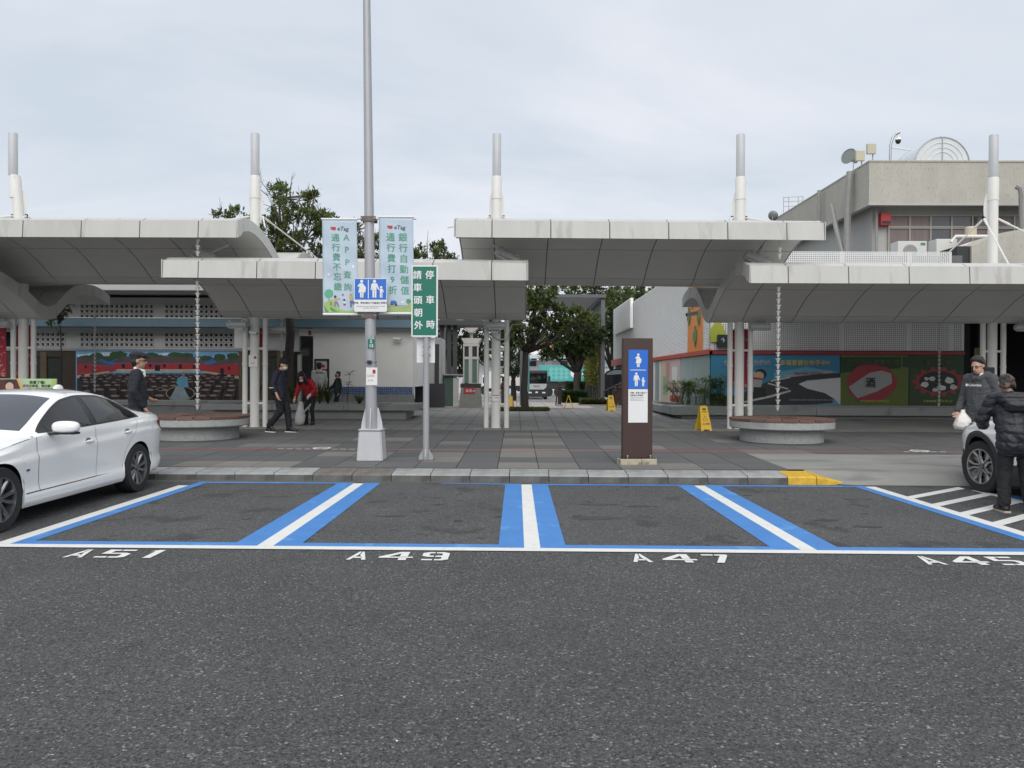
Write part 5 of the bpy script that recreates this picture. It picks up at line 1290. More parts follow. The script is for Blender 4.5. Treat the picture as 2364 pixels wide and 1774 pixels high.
# ---------------- brown totem sign
m_brown = M('totem_brown', (.072, .043, .038), .38, .15, var=.05, vs_=2, bump=.02, bs=120)
m_plinth = M('plinth_stone', (.46, .42, .31), .85, var=.3, vs_=9, bump=.4, bs=40, spots=[(9, .56, .08, (.18, .16, .12), 4, .8)])
YT = 12.62; gzt = zg(YT); xa, xb = ax(1437, YT), ax(1507, YT); zt_top = az(1472, 781, YT)
to = thing('totem_sign', ((xa + xb) / 2, YT, gzt), 'brown upright totem with blue priority parking panel', 'sign')
def turn(p, ang=R(7)):
    c = Vector(((xa + xb) / 2, YT + .06, 0)); v = Vector(p) - c; return Matrix.Rotation(ang, 3, 'Z') @ v + c
def tb(mb): mb.v = [tuple(turn(p)) for p in mb.v]; return mb
hb = gzt + .115
tb(MB().bev(xa, xb, YT, YT + .12, hb, zt_top, .006)).build('body', m_brown, to)
tb(MB().bb(xa - .03, xb + .04, YT - .05, YT + .17, hb - .012, hb)).build('base_plate', m_brown, to)
mid_ = lerp(xa, xb, .6)
for (u0, u1) in ((xa - .05, mid_ - .003), (mid_ + .003, xb + .06)): tb(MB().bev(u0, u1, YT - .07, YT + .19, gzt, hb - .012, .012)).build('plinth_stone', m_plinth, to)
for xx in (xa + .07, xb - .04): tb(MB().lathe([(.014, -.02), (.014, .02), (.008, .028)], (xx, YT - .03, hb + .02), 10)).build('bolt', m_metal, to)
zz = lambda py: az(1472, py, YT)
f1 = tb(MB().bb(xa + .085, xb - .085, YT - .004, YT, zz(898), zz(808))).build('blue_field', m_signb, to)
f2 = tb(MB().bb(xa + .085, xb - .085, YT - .004, YT, zz(976), zz(899))).build('white_field', m_signw, to)
mb = MB(); xm = (xa + xb) / 2
fq = lambda x, z: (x, YT - .0055, z)
sh_ = lambda pl: mb.poly([fq(*p) for p in pl])
woman(sh_, xm, zz(833), .0118); adult(sh_, xm - .03, zz(877), .0118); child(sh_, xm + .085, zz(877), .0118)
sh_([(xm - .13, zz(855.5)), (xm + .13, zz(855.5)), (xm + .13, zz(854)), (xm - .13, zz(854))])
tag(tb(mb).build('pictograms', m_signw, to, clean=False), kind='stuff')
mb = MB(); put_text(mb, '孕婦、育有六歲以下\n兒童者之停車位', .032, lambda x, z: (xm - .135 + x, YT - .0055, zz(910.5) + z), align='LEFT', bold=.01, line=1.25)
put_text(mb, 'Parking spaces are reserved for\npregnant women and drivers\nwith children under 6 years old', .018, lambda x, z: (xm - .135 + x, YT - .0055, zz(921.5) + z), align='LEFT', line=1.25)
tb(mb).build('lettering', m_ink, to, clean=False)

# ---------------- red festival banners on the columns
m_rban = M('red_banner', (.42, .022, .05), .6, var=.06, vs_=3, bump=.1, bs=6)
BMX = [M('ban_yellow', (.62, .38, .05), .6), M('ban_navy', (.045, .05, .13), .6), M('ban_cream', (.62, .52, .42), .6), M('ban_pink', (.55, .2, .2), .6)]
def redban(label, px0, px1, py0, py1, Y, seed):
    a, b = at(px0, py1, Y), at(px1, py0, Y); root = thing('red_banner', ((a.x + b.x) / 2, Y, a.z), label, 'banner', 'red festival banners on the canopy columns')
    w, h = b.x - a.x, b.z - a.z; N, K = 5, 24
    pos = lambda u, v, d=0.: (a.x + w * u + .02 * math.sin(v * 4 + seed), Y + .02 * math.sin(v * 6 + u * 3 + seed) - d, a.z + h * v)
    mb = MB(); mb.add([pos(i / N, j / K) for j in range(K + 1) for i in range(N + 1)], [(j * (N + 1) + i, j * (N + 1) + i + 1, (j + 1) * (N + 1) + i + 1, (j + 1) * (N + 1) + i) for j in range(K) for i in range(N)])
    o = mb.build('cloth', m_rban, root, smooth=True, clean=False); s2 = o.modifiers.new('thick', 'SOLIDIFY'); s2.thickness = .003; s2.offset = 1
    rd = random.Random(seed); pr = MB()
    for k in range(16):
        u, v, r_ = rd.uniform(.15, .85), rd.uniform(.12, .95), rd.uniform(.12, .3); ar = w / h
        a0 = rd.uniform(0, 6.28); mi = rd.choice([0, 0, 1, 1, 2, 3])
        inn = [(max(.02, min(.98, u + r_ * .55 * math.cos(a0 + t))), max(.01, min(.99, v + r_ * .55 * ar * math.sin(a0 + t)))) for t in (2.4, 1.8, 1.2, .6, 0)]
        out = [(max(.02, min(.98, u + r_ * math.cos(a0 + t))), max(.01, min(.99, v + r_ * ar * math.sin(a0 + t)))) for t in (0, .6, 1.2, 1.8, 2.4)]
        pr.poly([pos(p[0], p[1], .004 + k * .0003) for p in out + inn], mi)
    tag(pr.build('print', BMX, root, clean=False), kind='stuff')
    put = MB(); put_text(put, '好客', .12, lambda x, z: pos(.5 + x / w, .05 + z / h, .01)); put.build('lettering', BMX[2], root, clean=False)
    MB().tube([(a.x - .03, Y, b.z + .01), (b.x + .03, Y, b.z + .01)], .012, 8).build('rod', m_metal, root)
    MB().tube([(CX_[min(range(5), key=lambda q: abs(CX_[q] - a.x))], YC, b.z + .01), ((a.x + b.x) / 2, Y, b.z + .01)], .012, 8).build('arm', m_metal, root)
redban('red festival banner on the right of the banner column', 1708, 1727, 762, 899, YC + .12, 3)
redban('narrow red festival banner on the left of the banner column', 1688, 1697, 763, 893, YC + .15, 5)
redban('red festival banner left of the leftmost column, at the image edge', -10, 16, 750, 872, YC + .1, 9)
redban('red festival banner between the leftmost column and its right pipe', 38, 71, 753, 878, YC + .22, 12)
redban('red banner half hidden behind the column beside the walking man', 596, 608, 758, 810, YC + .2, 15)
# notices on the columns
rn = plate('posted_notice', 'white paper notice with a red stamp on the column beside the walking man', 574, 594, 820, 847, YC - .14, m_paper)
plate('red_stamp', None, 586, 592, 823, 829, YC - .142, m_redsign, .001, parent=rn); tx(rn, '公 告', 583, 839, 4, YC - .142, m_ink)
rn = plate('posted_notice', 'white notice with red heading low on the middle column', 1136, 1153, 912, 926, YC - .14, m_paper)
plate('red_heading', None, 1136.5, 1152.5, 912.4, 914.2, YC - .142, m_redsign, .001, parent=rn); tx(rn, '小心地滑', 1144.5, 919, 3.6, YC - .142, m_redsign)
rn = plate('posted_notice', 'blank pale card hanging beside the column left of the walking man', 541, 562, 758, 803, YC + .3, m_paper)
# small cameras on the columns
def bullet(label, c, yaw, tilt=R(12), s=1.0):
    root = thing('bullet_camera', c, label, 'security camera', 'small white bullet cameras'); rot = Matrix.Rotation(yaw, 3, 'Z') @ Matrix.Rotation(tilt, 3, 'Y')
    f = lambda mb: (setattr(mb, 'v', [tuple(rot @ Vector(p) * s) for p in mb.v]), mb)[1]
    f(MB().lathe([(.03, -.12), (.04, -.11), (.04, .1), (.045, .12), (.035, .121)], n=12, mat=Matrix.Rotation(R(90), 3, 'Y'))).build('housing', m_signw, root, local=True, smooth=40)
    f(MB().lathe([(.03, .1215), (.02, .124)], n=12, mat=Matrix.Rotation(R(90), 3, 'Y'))).build('lens', m_black, root, local=True)
    MB().tube([(0, 0, 0), (0, .1, .02), (0, .16, .06)], .012, 6).build('bracket', m_signw, root, local=True); return root
bullet('small white camera on the column beside the walking man', at(585, 769, 19.85), R(-20)); bullet('small white camera under the floodlight of the middle column', at(1143, 767, 19.85), R(-30))
bullet('white camera under the wave end right of the brown sign', at(1633, 706, 21), R(190), R(15), 1.3); bullet('white camera on an arm in front of the orange panel', at(1598, 725, 23), R(200), R(12), 1.6); bullet('small white camera high on the white restroom wall', at(917, 783, 26.3), R(-10), R(5), 1.2)
# conduit at the middle column
o = MB().tube([at(1135, 776, 20), at(1148, 784, 19.95), (at(1172, 784, 19.95)), at(1178, 760, 20.1), at(1182, 750, 20.1), at(1212, 748, 20.4)], .02, 8).build('conduit', m_metal, None, smooth=40); tag(o, 'grey conduit looping from the middle column to the canopy end', 'conduit')

# ---------------- yellow wet-floor signs
m_wet = M('wet_sign_yellow', (.72, .46, .02), .4, var=.06, vs_=4)
def wet(label, X, Y, h=.62, w=.29, rz=0.0, detail=True):
    gz = zg(Y) + .01; root = thing('wet_floor_sign', (X, Y, gz), label, 'floor sign', 'yellow wet floor signs', rz)
    for s_ in (-1, 1):
        def f0(x, z, d=0.): return (x, s_ * (.17 * (1 - z / h)) + s_ * d, z)
        pl = [(-w / 2, 0), (-w / 2 + .06, 0), (-w / 2 + .08, .035), (w / 2 - .08, .035), (w / 2 - .06, 0), (w / 2, 0), (w * .33, h - .02), (w * .28, h), (-w * .28, h), (-w * .33, h - .02)]
        p = MB().prism(pl, lambda x, z: f0(x, z), lambda x, z: f0(x, z, .014)).build('leaf', m_wet, root, local=True)
        if detail and s_ == -1:
            mb = MB(); mb.poly([f0(x, z, .016) for x, z in [(-.05, h - .10), (.05, h - .10), (.05, h - .06), (-.05, h - .06)]]); mb.build('handle_slot', m_black, root, local=True, clean=False)
            mb = MB(); tri = [(-.075, h * .42), (.075, h * .42), (0, h * .62)]; mb.poly([f0(x, z, .016) for x, z in tri]); mb.build('warning_triangle', m_oband, root, local=True, clean=False)
            mb = MB(); mb.poly([f0(x * .72, lerp(h * .48, z, .72), .018) for x, z in tri]); mb.build('triangle_field', m_wet, root, local=True, clean=False)
            mb = MB(); put_text(mb, '小心地滑', .052, lambda x, z: f0(x, h * .27 + z, .016), bold=.02); put_text(mb, 'CAUTION\nWET FLOOR', .026, lambda x, z: f0(x, h * .77 + z, .016), bold=.02, line=.9); mb.build('lettering', m_ink, root, local=True, clean=False)
    MB().box((0, 0, h), (w * .5, .06, .02)).build('hinge', m_wet, root, local=True)
    return root
def wpos(px, Y): return ax(px, Y)
wet('yellow wet-floor sign beside the round bench on the right', wpos(1624, 19.5), 19.5, .62, .30, R(14))
wet('yellow wet-floor sign just left of the brown totem, near the hedge', wpos(1410, 28.2), 28.2, .56, .28, R(8))
wet('tiny yellow wet-floor sign seen edge-on beside the hedge', wpos(1313, 30), 30, .50, .26, R(80), False)
wet('small yellow wet-floor sign behind the middle column', wpos(1178, 29.5), 29.5, .50, .27, R(-10), False)
# roadside banner board behind the white sedan
YBd = 14.8
a, b = at(-60, 935, YBd), at(130, 875, YBd)
bd = thing('banner_board', ((a.x + b.x) / 2, YBd, zg(YBd)), 'low green and white message board behind the roof of the sedan', 'sign')
MB().bb(a.x, b.x, YBd, YBd + .03, a.z, b.z).build('board', M('board_mint', (.42, .58, .32), .5), bd)
for xx in (a.x + .1, b.x - .1): MB().bb(xx - .03, xx + .03, YBd + .03, YBd + .08, zg(YBd), a.z + .1).build('leg', m_metal, bd)
tx(bd, '你累了嗎?', 86, 884, 8.5, YBd - .003, m_ink, bold=.03); tx(bd, '請充分休息，再出發！', 88, 892, 7.2, YBd - .003, m_ink, bold=.03)
mb = MB()
for i, (pl, mi) in enumerate([([(-60, 876), (38, 876), (50, 905), (-60, 905)], 0), ([(38, 876), (44, 876), (62, 905), (52, 905)], 1), ([(44, 876), (50, 876), (74, 905), (62, 905)], 2), (C(22, 888, 12), 3), (C(22, 893, 9.5, 14, 10), 4), ([(120, 876), (129, 876), (129, 905), (117, 905)], 5)]):
    mb.poly([at(x, y, YBd - .003 - i * .0004) for x, y in pl], mi)
tag(mb.build('print', [M('bd_maroon', (.10, .03, .03), .5), m_byel, M('bd_grey', (.45, .46, .45), .5), m_ink, M('bd_skin', (.60, .42, .33), .5), m_bgrass], bd, clean=False), kind='stuff')
# ================================================================== cars
m_paint = M('car_paint_white', (.93, .93, .915), .25, coat=1.0, spec=.5)
m_cglass = M('car_glass', (.010, .012, .013), .02, spec=.55)
m_cglass2 = M('car_windscreen', (.06, .065, .08), .03, spec=.7)
m_trim = M('car_trim', (.014, .014, .015), .35)
m_seam = M('car_seam', (.03, .03, .032), .6)
m_tyre = M('tyre', (.020, .020, .021), .75, bump=.1, bs=80)
m_rimd = M('rim_dark', (.24, .24, .25), .28, .85)
m_rims = M('rim_silver', (.48, .48, .49), .28, .85)
m_tail = M('tail_lamp', (.30, .008, .012), .12, coat=1)
m_headl = M('head_lamp', (.22, .24, .26), .06, coat=1, spec=.8)
m_clad = M('black_cladding', (.028, .028, .029), .6, bump=.05)
def pw(tab, s):
    """smooth curve through a table of (s, value)"""
    if s <= tab[0][0]: return tab[0][1]
    if s >= tab[-1][0]: return tab[-1][1]
    for i in range(len(tab) - 1):
        a, b = tab[i], tab[i + 1]
        if a[0] <= s <= b[0]:
            h = b[0] - a[0]; t = (s - a[0]) / h
            def sl(j):
                if j <= 0 or j >= len(tab) - 1: return None
                d0 = (tab[j][1] - tab[j - 1][1]) / (tab[j][0] - tab[j - 1][0]); d1 = (tab[j + 1][1] - tab[j][1]) / (tab[j + 1][0] - tab[j][0])
                return 0 if d0 * d1 <= 0 else 2 * d0 * d1 / (d0 + d1)
            d = (b[1] - a[1]) / h; m0, m1 = sl(i), sl(i + 1); m0 = d if m0 is None else m0; m1 = d if m1 is None else m1
            return (2 * t ** 3 - 3 * t * t + 1) * a[1] + (t ** 3 - 2 * t * t + t) * h * m0 + (-2 * t ** 3 + 3 * t * t) * b[1] + (t ** 3 - t * t) * h * m1
class Car:
    def __init__(s, root, spec): s.r = root; s.__dict__.update(spec)
    def zlow(s, u):
        z = pw(s.sill, u)
        for w in s.wheels:
            d = s.ra ** 2 - (u - w) ** 2
            if d > 0: z = max(z, s.wr_ + math.sqrt(d))
        return z
    def wside(s, u, z):
        wm, wb, zb = pw(s.wm, u), pw(s.wb, u), pw(s.zb, u); zc = pw(s.crease, u)
        zs = pw(s.sill, u)
        pts = [(zs, wm - .045), (zs + .05, wm - .012), (zs + .14, wm - .010), (zs + .17, wm - .028), (zs + .24, wm - .03), (lerp(zs + .24, zc, .55), wm - .012), (zc - .015, wm), (zc + .008, wm - .004), (zc + .035, wm - .020), (lerp(zc + .035, zb, .55), wm - .022), (zb - .02, wb + .008), (zb, wb)]
        if z <= pts[0][0]: return pts[0][1]
        for a, b in zip(pts, pts[1:]):
            if a[0] <= z <= b[0]: return lerp(a[1], b[1], (z - a[0]) / max(1e-6, b[0] - a[0]))
        return wb
    def upper(s, u, t):
        """t 0..1 from belt to roof rail, 1..2 on to the middle"""
        wb, zb, wr, zt = pw(s.wb, u), pw(s.zb, u), pw(s.wr, u), pw(s.zt, u); zr = max(zb + .002, zt - pw(s.dr, u)) if zt > zb else zb
        if t <= 1:
            return (lerp(wb, wr, t) + .022 * math.sin(math.pi * t) * min(1, (zr - zb) / .3), lerp(zb, zr, t))
        k = t - 1; y = wr * (1 - k)
        return (y, zt - (zt - zr) * (y / wr) ** 2.4)
    def side(s, u, z, eps=0.0):
        """point on the flank at height z (positive side)"""
        zb = pw(s.zb, u)
        if z <= zb: return s.wside(u, z) + eps
        zr = max(zb + .002, pw(s.zt, u) - pw(s.dr, u)); t = min(1, (z - zb) / (zr - zb))
        return s.upper(u, t)[0] + eps
    def body(s, mat):
        us = [s.L * i / 84 for i in range(85)]
        for w in s.wheels: us += [w + s.ra * .9999 * math.cos(math.pi * k / 22) for k in range(23)]
        us += [.02, .05, s.L - .02, s.L - .05]
        us = sorted(set(round(u, 4) for u in us if 0 <= u <= s.L))
        nl, nu = 22, 16; mb = MB(); V = []; n = 0
        for u in us:
            z0, zb = s.zlow(u), pw(s.zb, u); row = []
            z0 = min(z0, zb - .03)
            for k in range(nl):
                z = lerp(z0, zb, k / nl); row.append((s.wside(u, z), u, z))
            for k in range(nu + 1):
                t = 2 * k / nu; y, z = s.upper(u, t); row.append((y, u, z))
            n = len(row); full = row + [(-y, u_, z) for (y, u_, z) in row[::-1][1:]]
            V += full; nf = len(full)
        Fc = []
        for i in range(len(us) - 1):
            for k in range(nf - 1): Fc.append((i * nf + k, i * nf + k + 1, (i + 1) * nf + k + 1, (i + 1) * nf + k))
        # close nose and tail
        Fc.append(tuple(range(nf))); Fc.append(tuple((len(us) - 1) * nf + k for k in range(nf))[::-1])
        mb.add(V, Fc); o = mb.build('body', mat, s.r, local=True, smooth=38); return o
    def patch(s, name, mat, lo, hi, u0, u1, eps=.004, n=20, m=8, sides=(1, -1), parent=None):
        """panel on the flank between two height curves"""
        for sd in sides:
            mb = MB(); V = []
            for i in range(n + 1):
                u = lerp(u0, u1, i / n); a, b = pw(lo, u) if not callable(lo) else lo(u), pw(hi, u) if not callable(hi) else hi(u)
                if b < a: b = a
                for k in range(m + 1):
                    z = lerp(a, b, k / m); V.append((sd * s.side(u, z, eps), u, z))
            mb.add(V, [(i * (m + 1) + k, (i + 1) * (m + 1) + k, (i + 1) * (m + 1) + k + 1, i * (m + 1) + k + 1) for i in range(n) for k in range(m)])
            o = mb.build(name, mat, parent or s.r, local=True, smooth=True)
        return o
    def line(s, name, mat, pts, w=.007, eps=.002, sides=(1, -1)):
        for sd in sides:
            mb = MB(); P = []
            for (u0, z0), (u1, z1) in zip(pts, pts[1:]):
                for k in range(8): P.append((lerp(u0, u1, k / 8), lerp(z0, z1, k / 8)))
            P.append(pts[-1]); V = []
            for i, (u, z) in enumerate(P):
                a, b = P[max(0, i - 1)], P[min(len(P) - 1, i + 1)]; du, dz = b[0] - a[0], b[1] - a[1]; l = math.hypot(du, dz) or 1
                for q in (-1, 1):
                    uu, zz_ = u - dz / l * w / 2 * q, z + du / l * w / 2 * q; V.append((sd * s.side(uu, zz_, eps), uu, zz_))
            mb.add(V, [(2 * i, 2 * i + 1, 2 * i + 3, 2 * i + 2) for i in range(len(P) - 1)]); mb.build(name, mat, s.r, local=True, clean=False)
    def top(s, name, mat, u0, u1, f0, f1, eps=.004, n=14, m=14):
        """panel on the upper surface (windscreen, rear window)"""
        mb = MB(); V = []
        for i in range(n + 1):
            u = lerp(u0, u1, i / n); wr, zt = pw(s.wr, u), pw(s.zt, u); zr = zt - pw(s.dr, u); h = wr * lerp(f0, f1, i / n)
            for k in range(m + 1):
                y = lerp(-h, h, k / m); V.append((y, u, zt - (zt - zr) * (abs(y) / wr) ** 2.4 + eps))
        mb.add(V, [(i * (m + 1) + k, (i + 1) * (m + 1) + k, (i + 1) * (m + 1) + k + 1, i * (m + 1) + k + 1) for i in range(n) for k in range(m)])
        return mb.build(name, mat, s.r, local=True, smooth=True)
    def wells(s):
        for w in s.wheels:
            for sd in (-1, 1):
                mb = MB(); V = []; n = 18
                for k in range(n + 1):
                    a = math.pi * k / n; u, z = w + s.ra * math.cos(a), s.wr_ + s.ra * math.sin(a); z = max(z, pw(s.sill, u))
                    V += [(sd * (s.side(u, z) - .004), u, z), (sd * .48, u, z)]
                mb.add(V, [(2 * k, 2 * k + 1, 2 * k + 3, 2 * k + 2) for k in range(n)])
                mb.poly([(sd * .50, w + s.ra * math.cos(math.pi * k / n), s.wr_ + s.ra * math.sin(math.pi * k / n)) for k in range(n + 1)] + [(sd * .50, w - s.ra, .2), (sd * .50, w + s.ra, .2)])
                mb.build('wheel_arch', m_trim, s.r, local=True, clean=False)
        MB().bb(-.5, .5, .25, s.L - .25, .19, .5).build('underbody', m_trim, s.r, local=True)
        us = [s.wheels[0] + s.ra, s.wheels[1] - s.ra]
        MB().bb(-.80, .80, us[0] + .01, us[1] - .01, .20, .30).build('underbody', m_trim, s.r, local=True)
    def wheel(s, u, sd, spokes, rim_r, face=None, steer=0.0):
        x = sd * s.track; rot = Matrix.Rotation(steer, 3, 'Z') @ Matrix.Rotation(R(90) * sd, 3, 'Y'); c = Vector((x, u, s.tr))
        w = .112
        f = lambda mb: (setattr(mb, 'v', [tuple(rot @ Vector(p) + c) for p in mb.v]), mb)[1]
        wh = f(MB().lathe([(rim_r * .97, -w), (s.tr * .93, -w), (s.tr * .985, -w * .8), (s.tr, -w * .45), (s.tr, w * .45), (s.tr * .985, w * .8), (s.tr * .94, w), (rim_r * 1.01, w * .98), (rim_r, w * .8), (rim_r * .94, w * .5), (rim_r * .90, -w * .6)], n=48, cap=False)).build('wheel', m_tyre, s.r, local=True, smooth=40)
        f(MB().lathe([(rim_r * 1.005, w * .90), (rim_r * 1.01, w * .99), (rim_r * .955, w * .97), (rim_r * .93, w * .6), (rim_r * .90, -w * .3), (rim_r * .88, -w * .3), (rim_r * .915, w * .62)], n=48, cap=False)).build('rim', spokes, wh, local=True, smooth=40)
        f(MB().lathe([(rim_r * .9, -w * .35), (.02, -w * .35)], n=24)).build('rim_back', m_black, wh, local=True)
        f(MB().lathe([(.15, -.02), (.155, 0), (.03, .004)], n=24)).build('brake_disc', m_rimd, wh, local=True)
        face(f, wh, rim_r, w)
        f(MB().lathe([(.036, w * .55), (.034, w * .84), (.02, w * .86)], n=16)).build('hub_cap', m_rimd, wh, local=True, smooth=40)
        return wh
def bar(mb, p0, p1, w0, w1, t0, t1, z0, z1):
    """tapered spoke from p0 to p1 in the wheel plane"""
    d = Vector((p1[0] - p0[0], p1[1] - p0[1])); d.normalize(); n = Vector((-d.y, d.x))
    V = []
    for p, w, t, z in ((p0, w0, t0, z0), (p1, w1, t1, z1)):
        V += [(p[0] + n.x * w * .7, p[1] + n.y * w * .7, z), (p[0] + n.x * w * .35, p[1] + n.y * w * .35, z + t), (p[0] - n.x * w * .35, p[1] - n.y * w * .35, z + t), (p[0] - n.x * w * .7, p[1] - n.y * w * .7, z)]
    mb.add(V, [(0, 1, 5, 4), (1, 2, 6, 5), (2, 3, 7, 6), (3, 0, 4, 7), (3, 2, 1, 0), (4, 5, 6, 7)])
def face_star(f, wh, r, w):
    for k in range(5):
        a = 2 * math.pi * k / 5 + .3
        mb = MB()
        for q in (-1, 1):
            a0, a1 = a + q * .20, a + q * .26
            bar(mb, (.030 * math.cos(a0), .030 * math.sin(a0)), (r * .955 * math.cos(a1), r * .955 * math.sin(a1)), .030, .034, .022, .02, w * .52, w * .74)
        f(mb).build('spoke', m_rimd, wh, local=True)
def face_petal(f, wh, r, w):
    for k in range(5):
        a = 2 * math.pi * k / 5 + .32; mb = MB(); mk = MB()
        for q in (-1, 1):
            p0 = (.035 * math.cos(a), .035 * math.sin(a)); p1 = (r * .60 * math.cos(a + q * .47), r * .60 * math.sin(a + q * .47)); p2 = (r * .95 * math.cos(a + q * .36), r * .95 * math.sin(a + q * .36))
            bar(mb, p0, p1, .022, .024, .02, .02, w * .50, w * .68); bar(mb, p1, p2, .024, .026, .02, .02, w * .68, w * .80)
            bar(mk, p0, (r * .93 * math.cos(a + q * .16), r * .93 * math.sin(a + q * .16)), .012, .05, .006, .006, w * .30, w * .42)
        f(mb).build('spoke', m_rims, wh, local=True); f(mk).build('spoke_inlay', m_rimd, wh, local=True)
# ---------------- white sedan parked tail to the kerb
sed = thing('parked_sedan', (-6.06, 6.91, 0), 'white four-door sedan parked at the left edge, tail to the kerb', 'car', None)
SP = dict(L=4.63, wheels=(.79, 3.60), ra=.375, wr_=.325, tr=.335, track=.775,
    sill=[(0, .24), (.3, .19), (1.2, .185), (3.2, .20), (4.2, .24), (4.63, .33)],
    zt=[(0, .56), (.05, .66), (.25, .76), (.6, .85), (1.0, .915), (1.34, .965), (1.5, 1.045), (1.75, 1.19), (2.0, 1.315), (2.2, 1.385), (2.5, 1.425), (2.85, 1.43), (3.2, 1.395), (3.5, 1.315), (3.8, 1.205), (4.05, 1.12), (4.2, 1.09), (4.45, 1.075), (4.56, 1.05), (4.63, .86)],
    zb=[(0, .52), (.08, .62), (.35, .74), (.9, .85), (1.4, .925), (2, .945), (2.6, .965), (3.2, .99), (3.7, 1.015), (4.1, 1.035), (4.45, 1.02), (4.58, .98), (4.63, .80)],
    wb=[(0, .42), (.06, .60), (.25, .74), (.8, .83), (1.4, .845), (2.4, .85), (3.2, .85), (3.7, .835), (4.1, .80), (4.4, .74), (4.56, .66), (4.63, .58)],
    wm=[(0, .48), (.06, .68), (.22, .80), (.6, .88), (.9, .895), (1.4, .88), (2.4, .88), (3.1, .89), (3.6, .905), (4.0, .89), (4.35, .83), (4.55, .73), (4.63, .62)],
    wr=[(0, .34), (.3, .58), (1.0, .66), (1.4, .69), (1.8, .645), (2.2, .59), (2.7, .575), (3.2, .565), (3.6, .575), (3.9, .60), (4.15, .66), (4.45, .64), (4.63, .48)],
    dr=[(0, .05), (1.0, .035), (1.4, .025), (1.7, .04), (2.2, .055), (3.2, .06), (3.7, .05), (4.1, .025), (4.45, .02), (4.63, .04)],
    crease=[(0, .56), (.6, .66), (1.4, .715), (2.4, .775), (3.2, .82), (3.8, .85), (4.63, .82)])
c_ = Car(sed, SP); c_.body(m_paint); c_.wells()
dlo_lo = [(1.50, .955), (2.2, .972), (3.0, 1.0), (3.72, 1.03)]
dlo_hi = [(1.50, .975), (1.75, 1.115), (2.0, 1.235), (2.25, 1.315), (2.6, 1.352), (2.95, 1.345), (3.25, 1.30), (3.5, 1.225), (3.66, 1.14), (3.72, 1.075)]
c_.patch('window_surround', m_trim, dlo_lo, dlo_hi, 1.50, 3.72, .003, 40, 8)
ins = lambda tab, d: [(u, z + d) for u, z in tab]
gl, gh = ins(dlo_lo, .014), ins(dlo_hi, -.026)
c_.patch('door_glass', m_cglass, gl, gh, 1.66, 2.50, .006, 24, 8); c_.patch('door_glass', m_cglass, gl, gh, 2.63, 3.33, .006, 20, 8); c_.patch('quarter_glass', m_cglass, gl, gh, 3.36, 3.66, .006, 10, 6)
c_.top('windscreen', m_cglass2, 1.43, 2.13, .93, .93, .004); c_.top('rear_window', m_cglass, 3.40, 3.98, .92, .86, .004)
c_.line('door_seam', m_seam, [(1.40, .93), (1.395, .8), (1.41, .6), (1.44, .40), (1.46, .335)]); c_.line('door_seam', m_seam, [(2.555, .965), (2.57, .7), (2.58, .36)], .005); c_.line('door_seam', m_seam, [(3.60, 1.01), (3.50, .86), (3.36, .74), (3.25, .60), (3.2, .45), (3.19, .37)], .004)
c_.line('sill_seam', m_seam, [(1.20, .335), (2.2, .345), (3.2, .365)], .010); c_.line('bonnet_seam', m_seam, [(.45, .765), (.9, .85), (1.25, .905), (1.38, .93)], .006)
# door handles
for u in (2.40, 3.30):
    for sd in (1, -1):
        zc = pw(SP['crease'], u) + .022; y = c_.side(u, zc); mb = MB()
        mb.ell((sd * (y + .014), u, zc), (.020, .095, .020), 12, 8); mb.build('door_handle', m_paint, sed, local=True, smooth=True)
        MB().ell((sd * (y - .006), u - .01, zc + .012), (.012, .065, .032), 12, 8).build('handle_recess', m_rimd, sed, local=True, smooth=True)
# mirrors
for sd in (1, -1):
    mb = MB().ell((sd * 1.02, 1.66, 1.015), (.150, .075, .070), 18, 12)
    sg = lambda q, c0, r_: c0 + r_ * math.copysign(abs((q - c0) / r_) ** .72, q - c0)
    mb.v = [(sg(x, sd * 1.02, .150), sg(y, 1.66, .075), sg(z, 1.015, .070)) for x, y, z in mb.v]
    mb.v = [(x, y, max(z, .958)) for x, y, z in mb.v]; mb.build('mirror', m_paint, sed, local=True, smooth=True)
    MB().bev(sd * .90, sd * 1.15, 1.60, 1.72, .935, .963, .01).build('mirror_base', m_trim, sed, local=True); MB().bb(sd * .82, sd * .95, 1.62, 1.70, .93, .955).build('mirror_arm', m_trim, sed, local=True)
    MB().ell((sd * 1.015, 1.725, 1.01), (.10, .012, .06)).build('mirror_glass', m_cglass, sed, local=True, smooth=True)
# tail lamps, fin aerial, emblem
c_.patch('tail_lamp', m_tail, [(4.20, .93), (4.40, .83), (4.6, .80)], [(4.20, .945), (4.40, .985), (4.6, .965)], 4.20, 4.612, .005, 12, 6)
mb = MB(); mb.ell((0, 3.22, 1.42), (.028, .11, .055), 12, 8); mb.build('roof_fin', m_paint, sed, local=True, smooth=True)
for sd in (1, -1): MB().box((sd * (c_.side(1.22, .60) + .002), 1.22, .585), (.004, .055, .022)).build('side_emblem', m_rimd, sed, local=True)
for sd in (-1, 1): c_.patch('head_lamp', m_headl, [(.12, .60), (.5, .68)], [(.12, .66), (.5, .745)], .12, .5, .004, 8, 4, (sd,))
for u in SP['wheels']:
    for sd in (-1, 1):
        wh = c_.wheel(u, sd, m_rimd, .225, face_star)
MB().box((0, 4.62, .86), (.5, .02, .12)).build('number_plate', m_signw, sed, local=True)
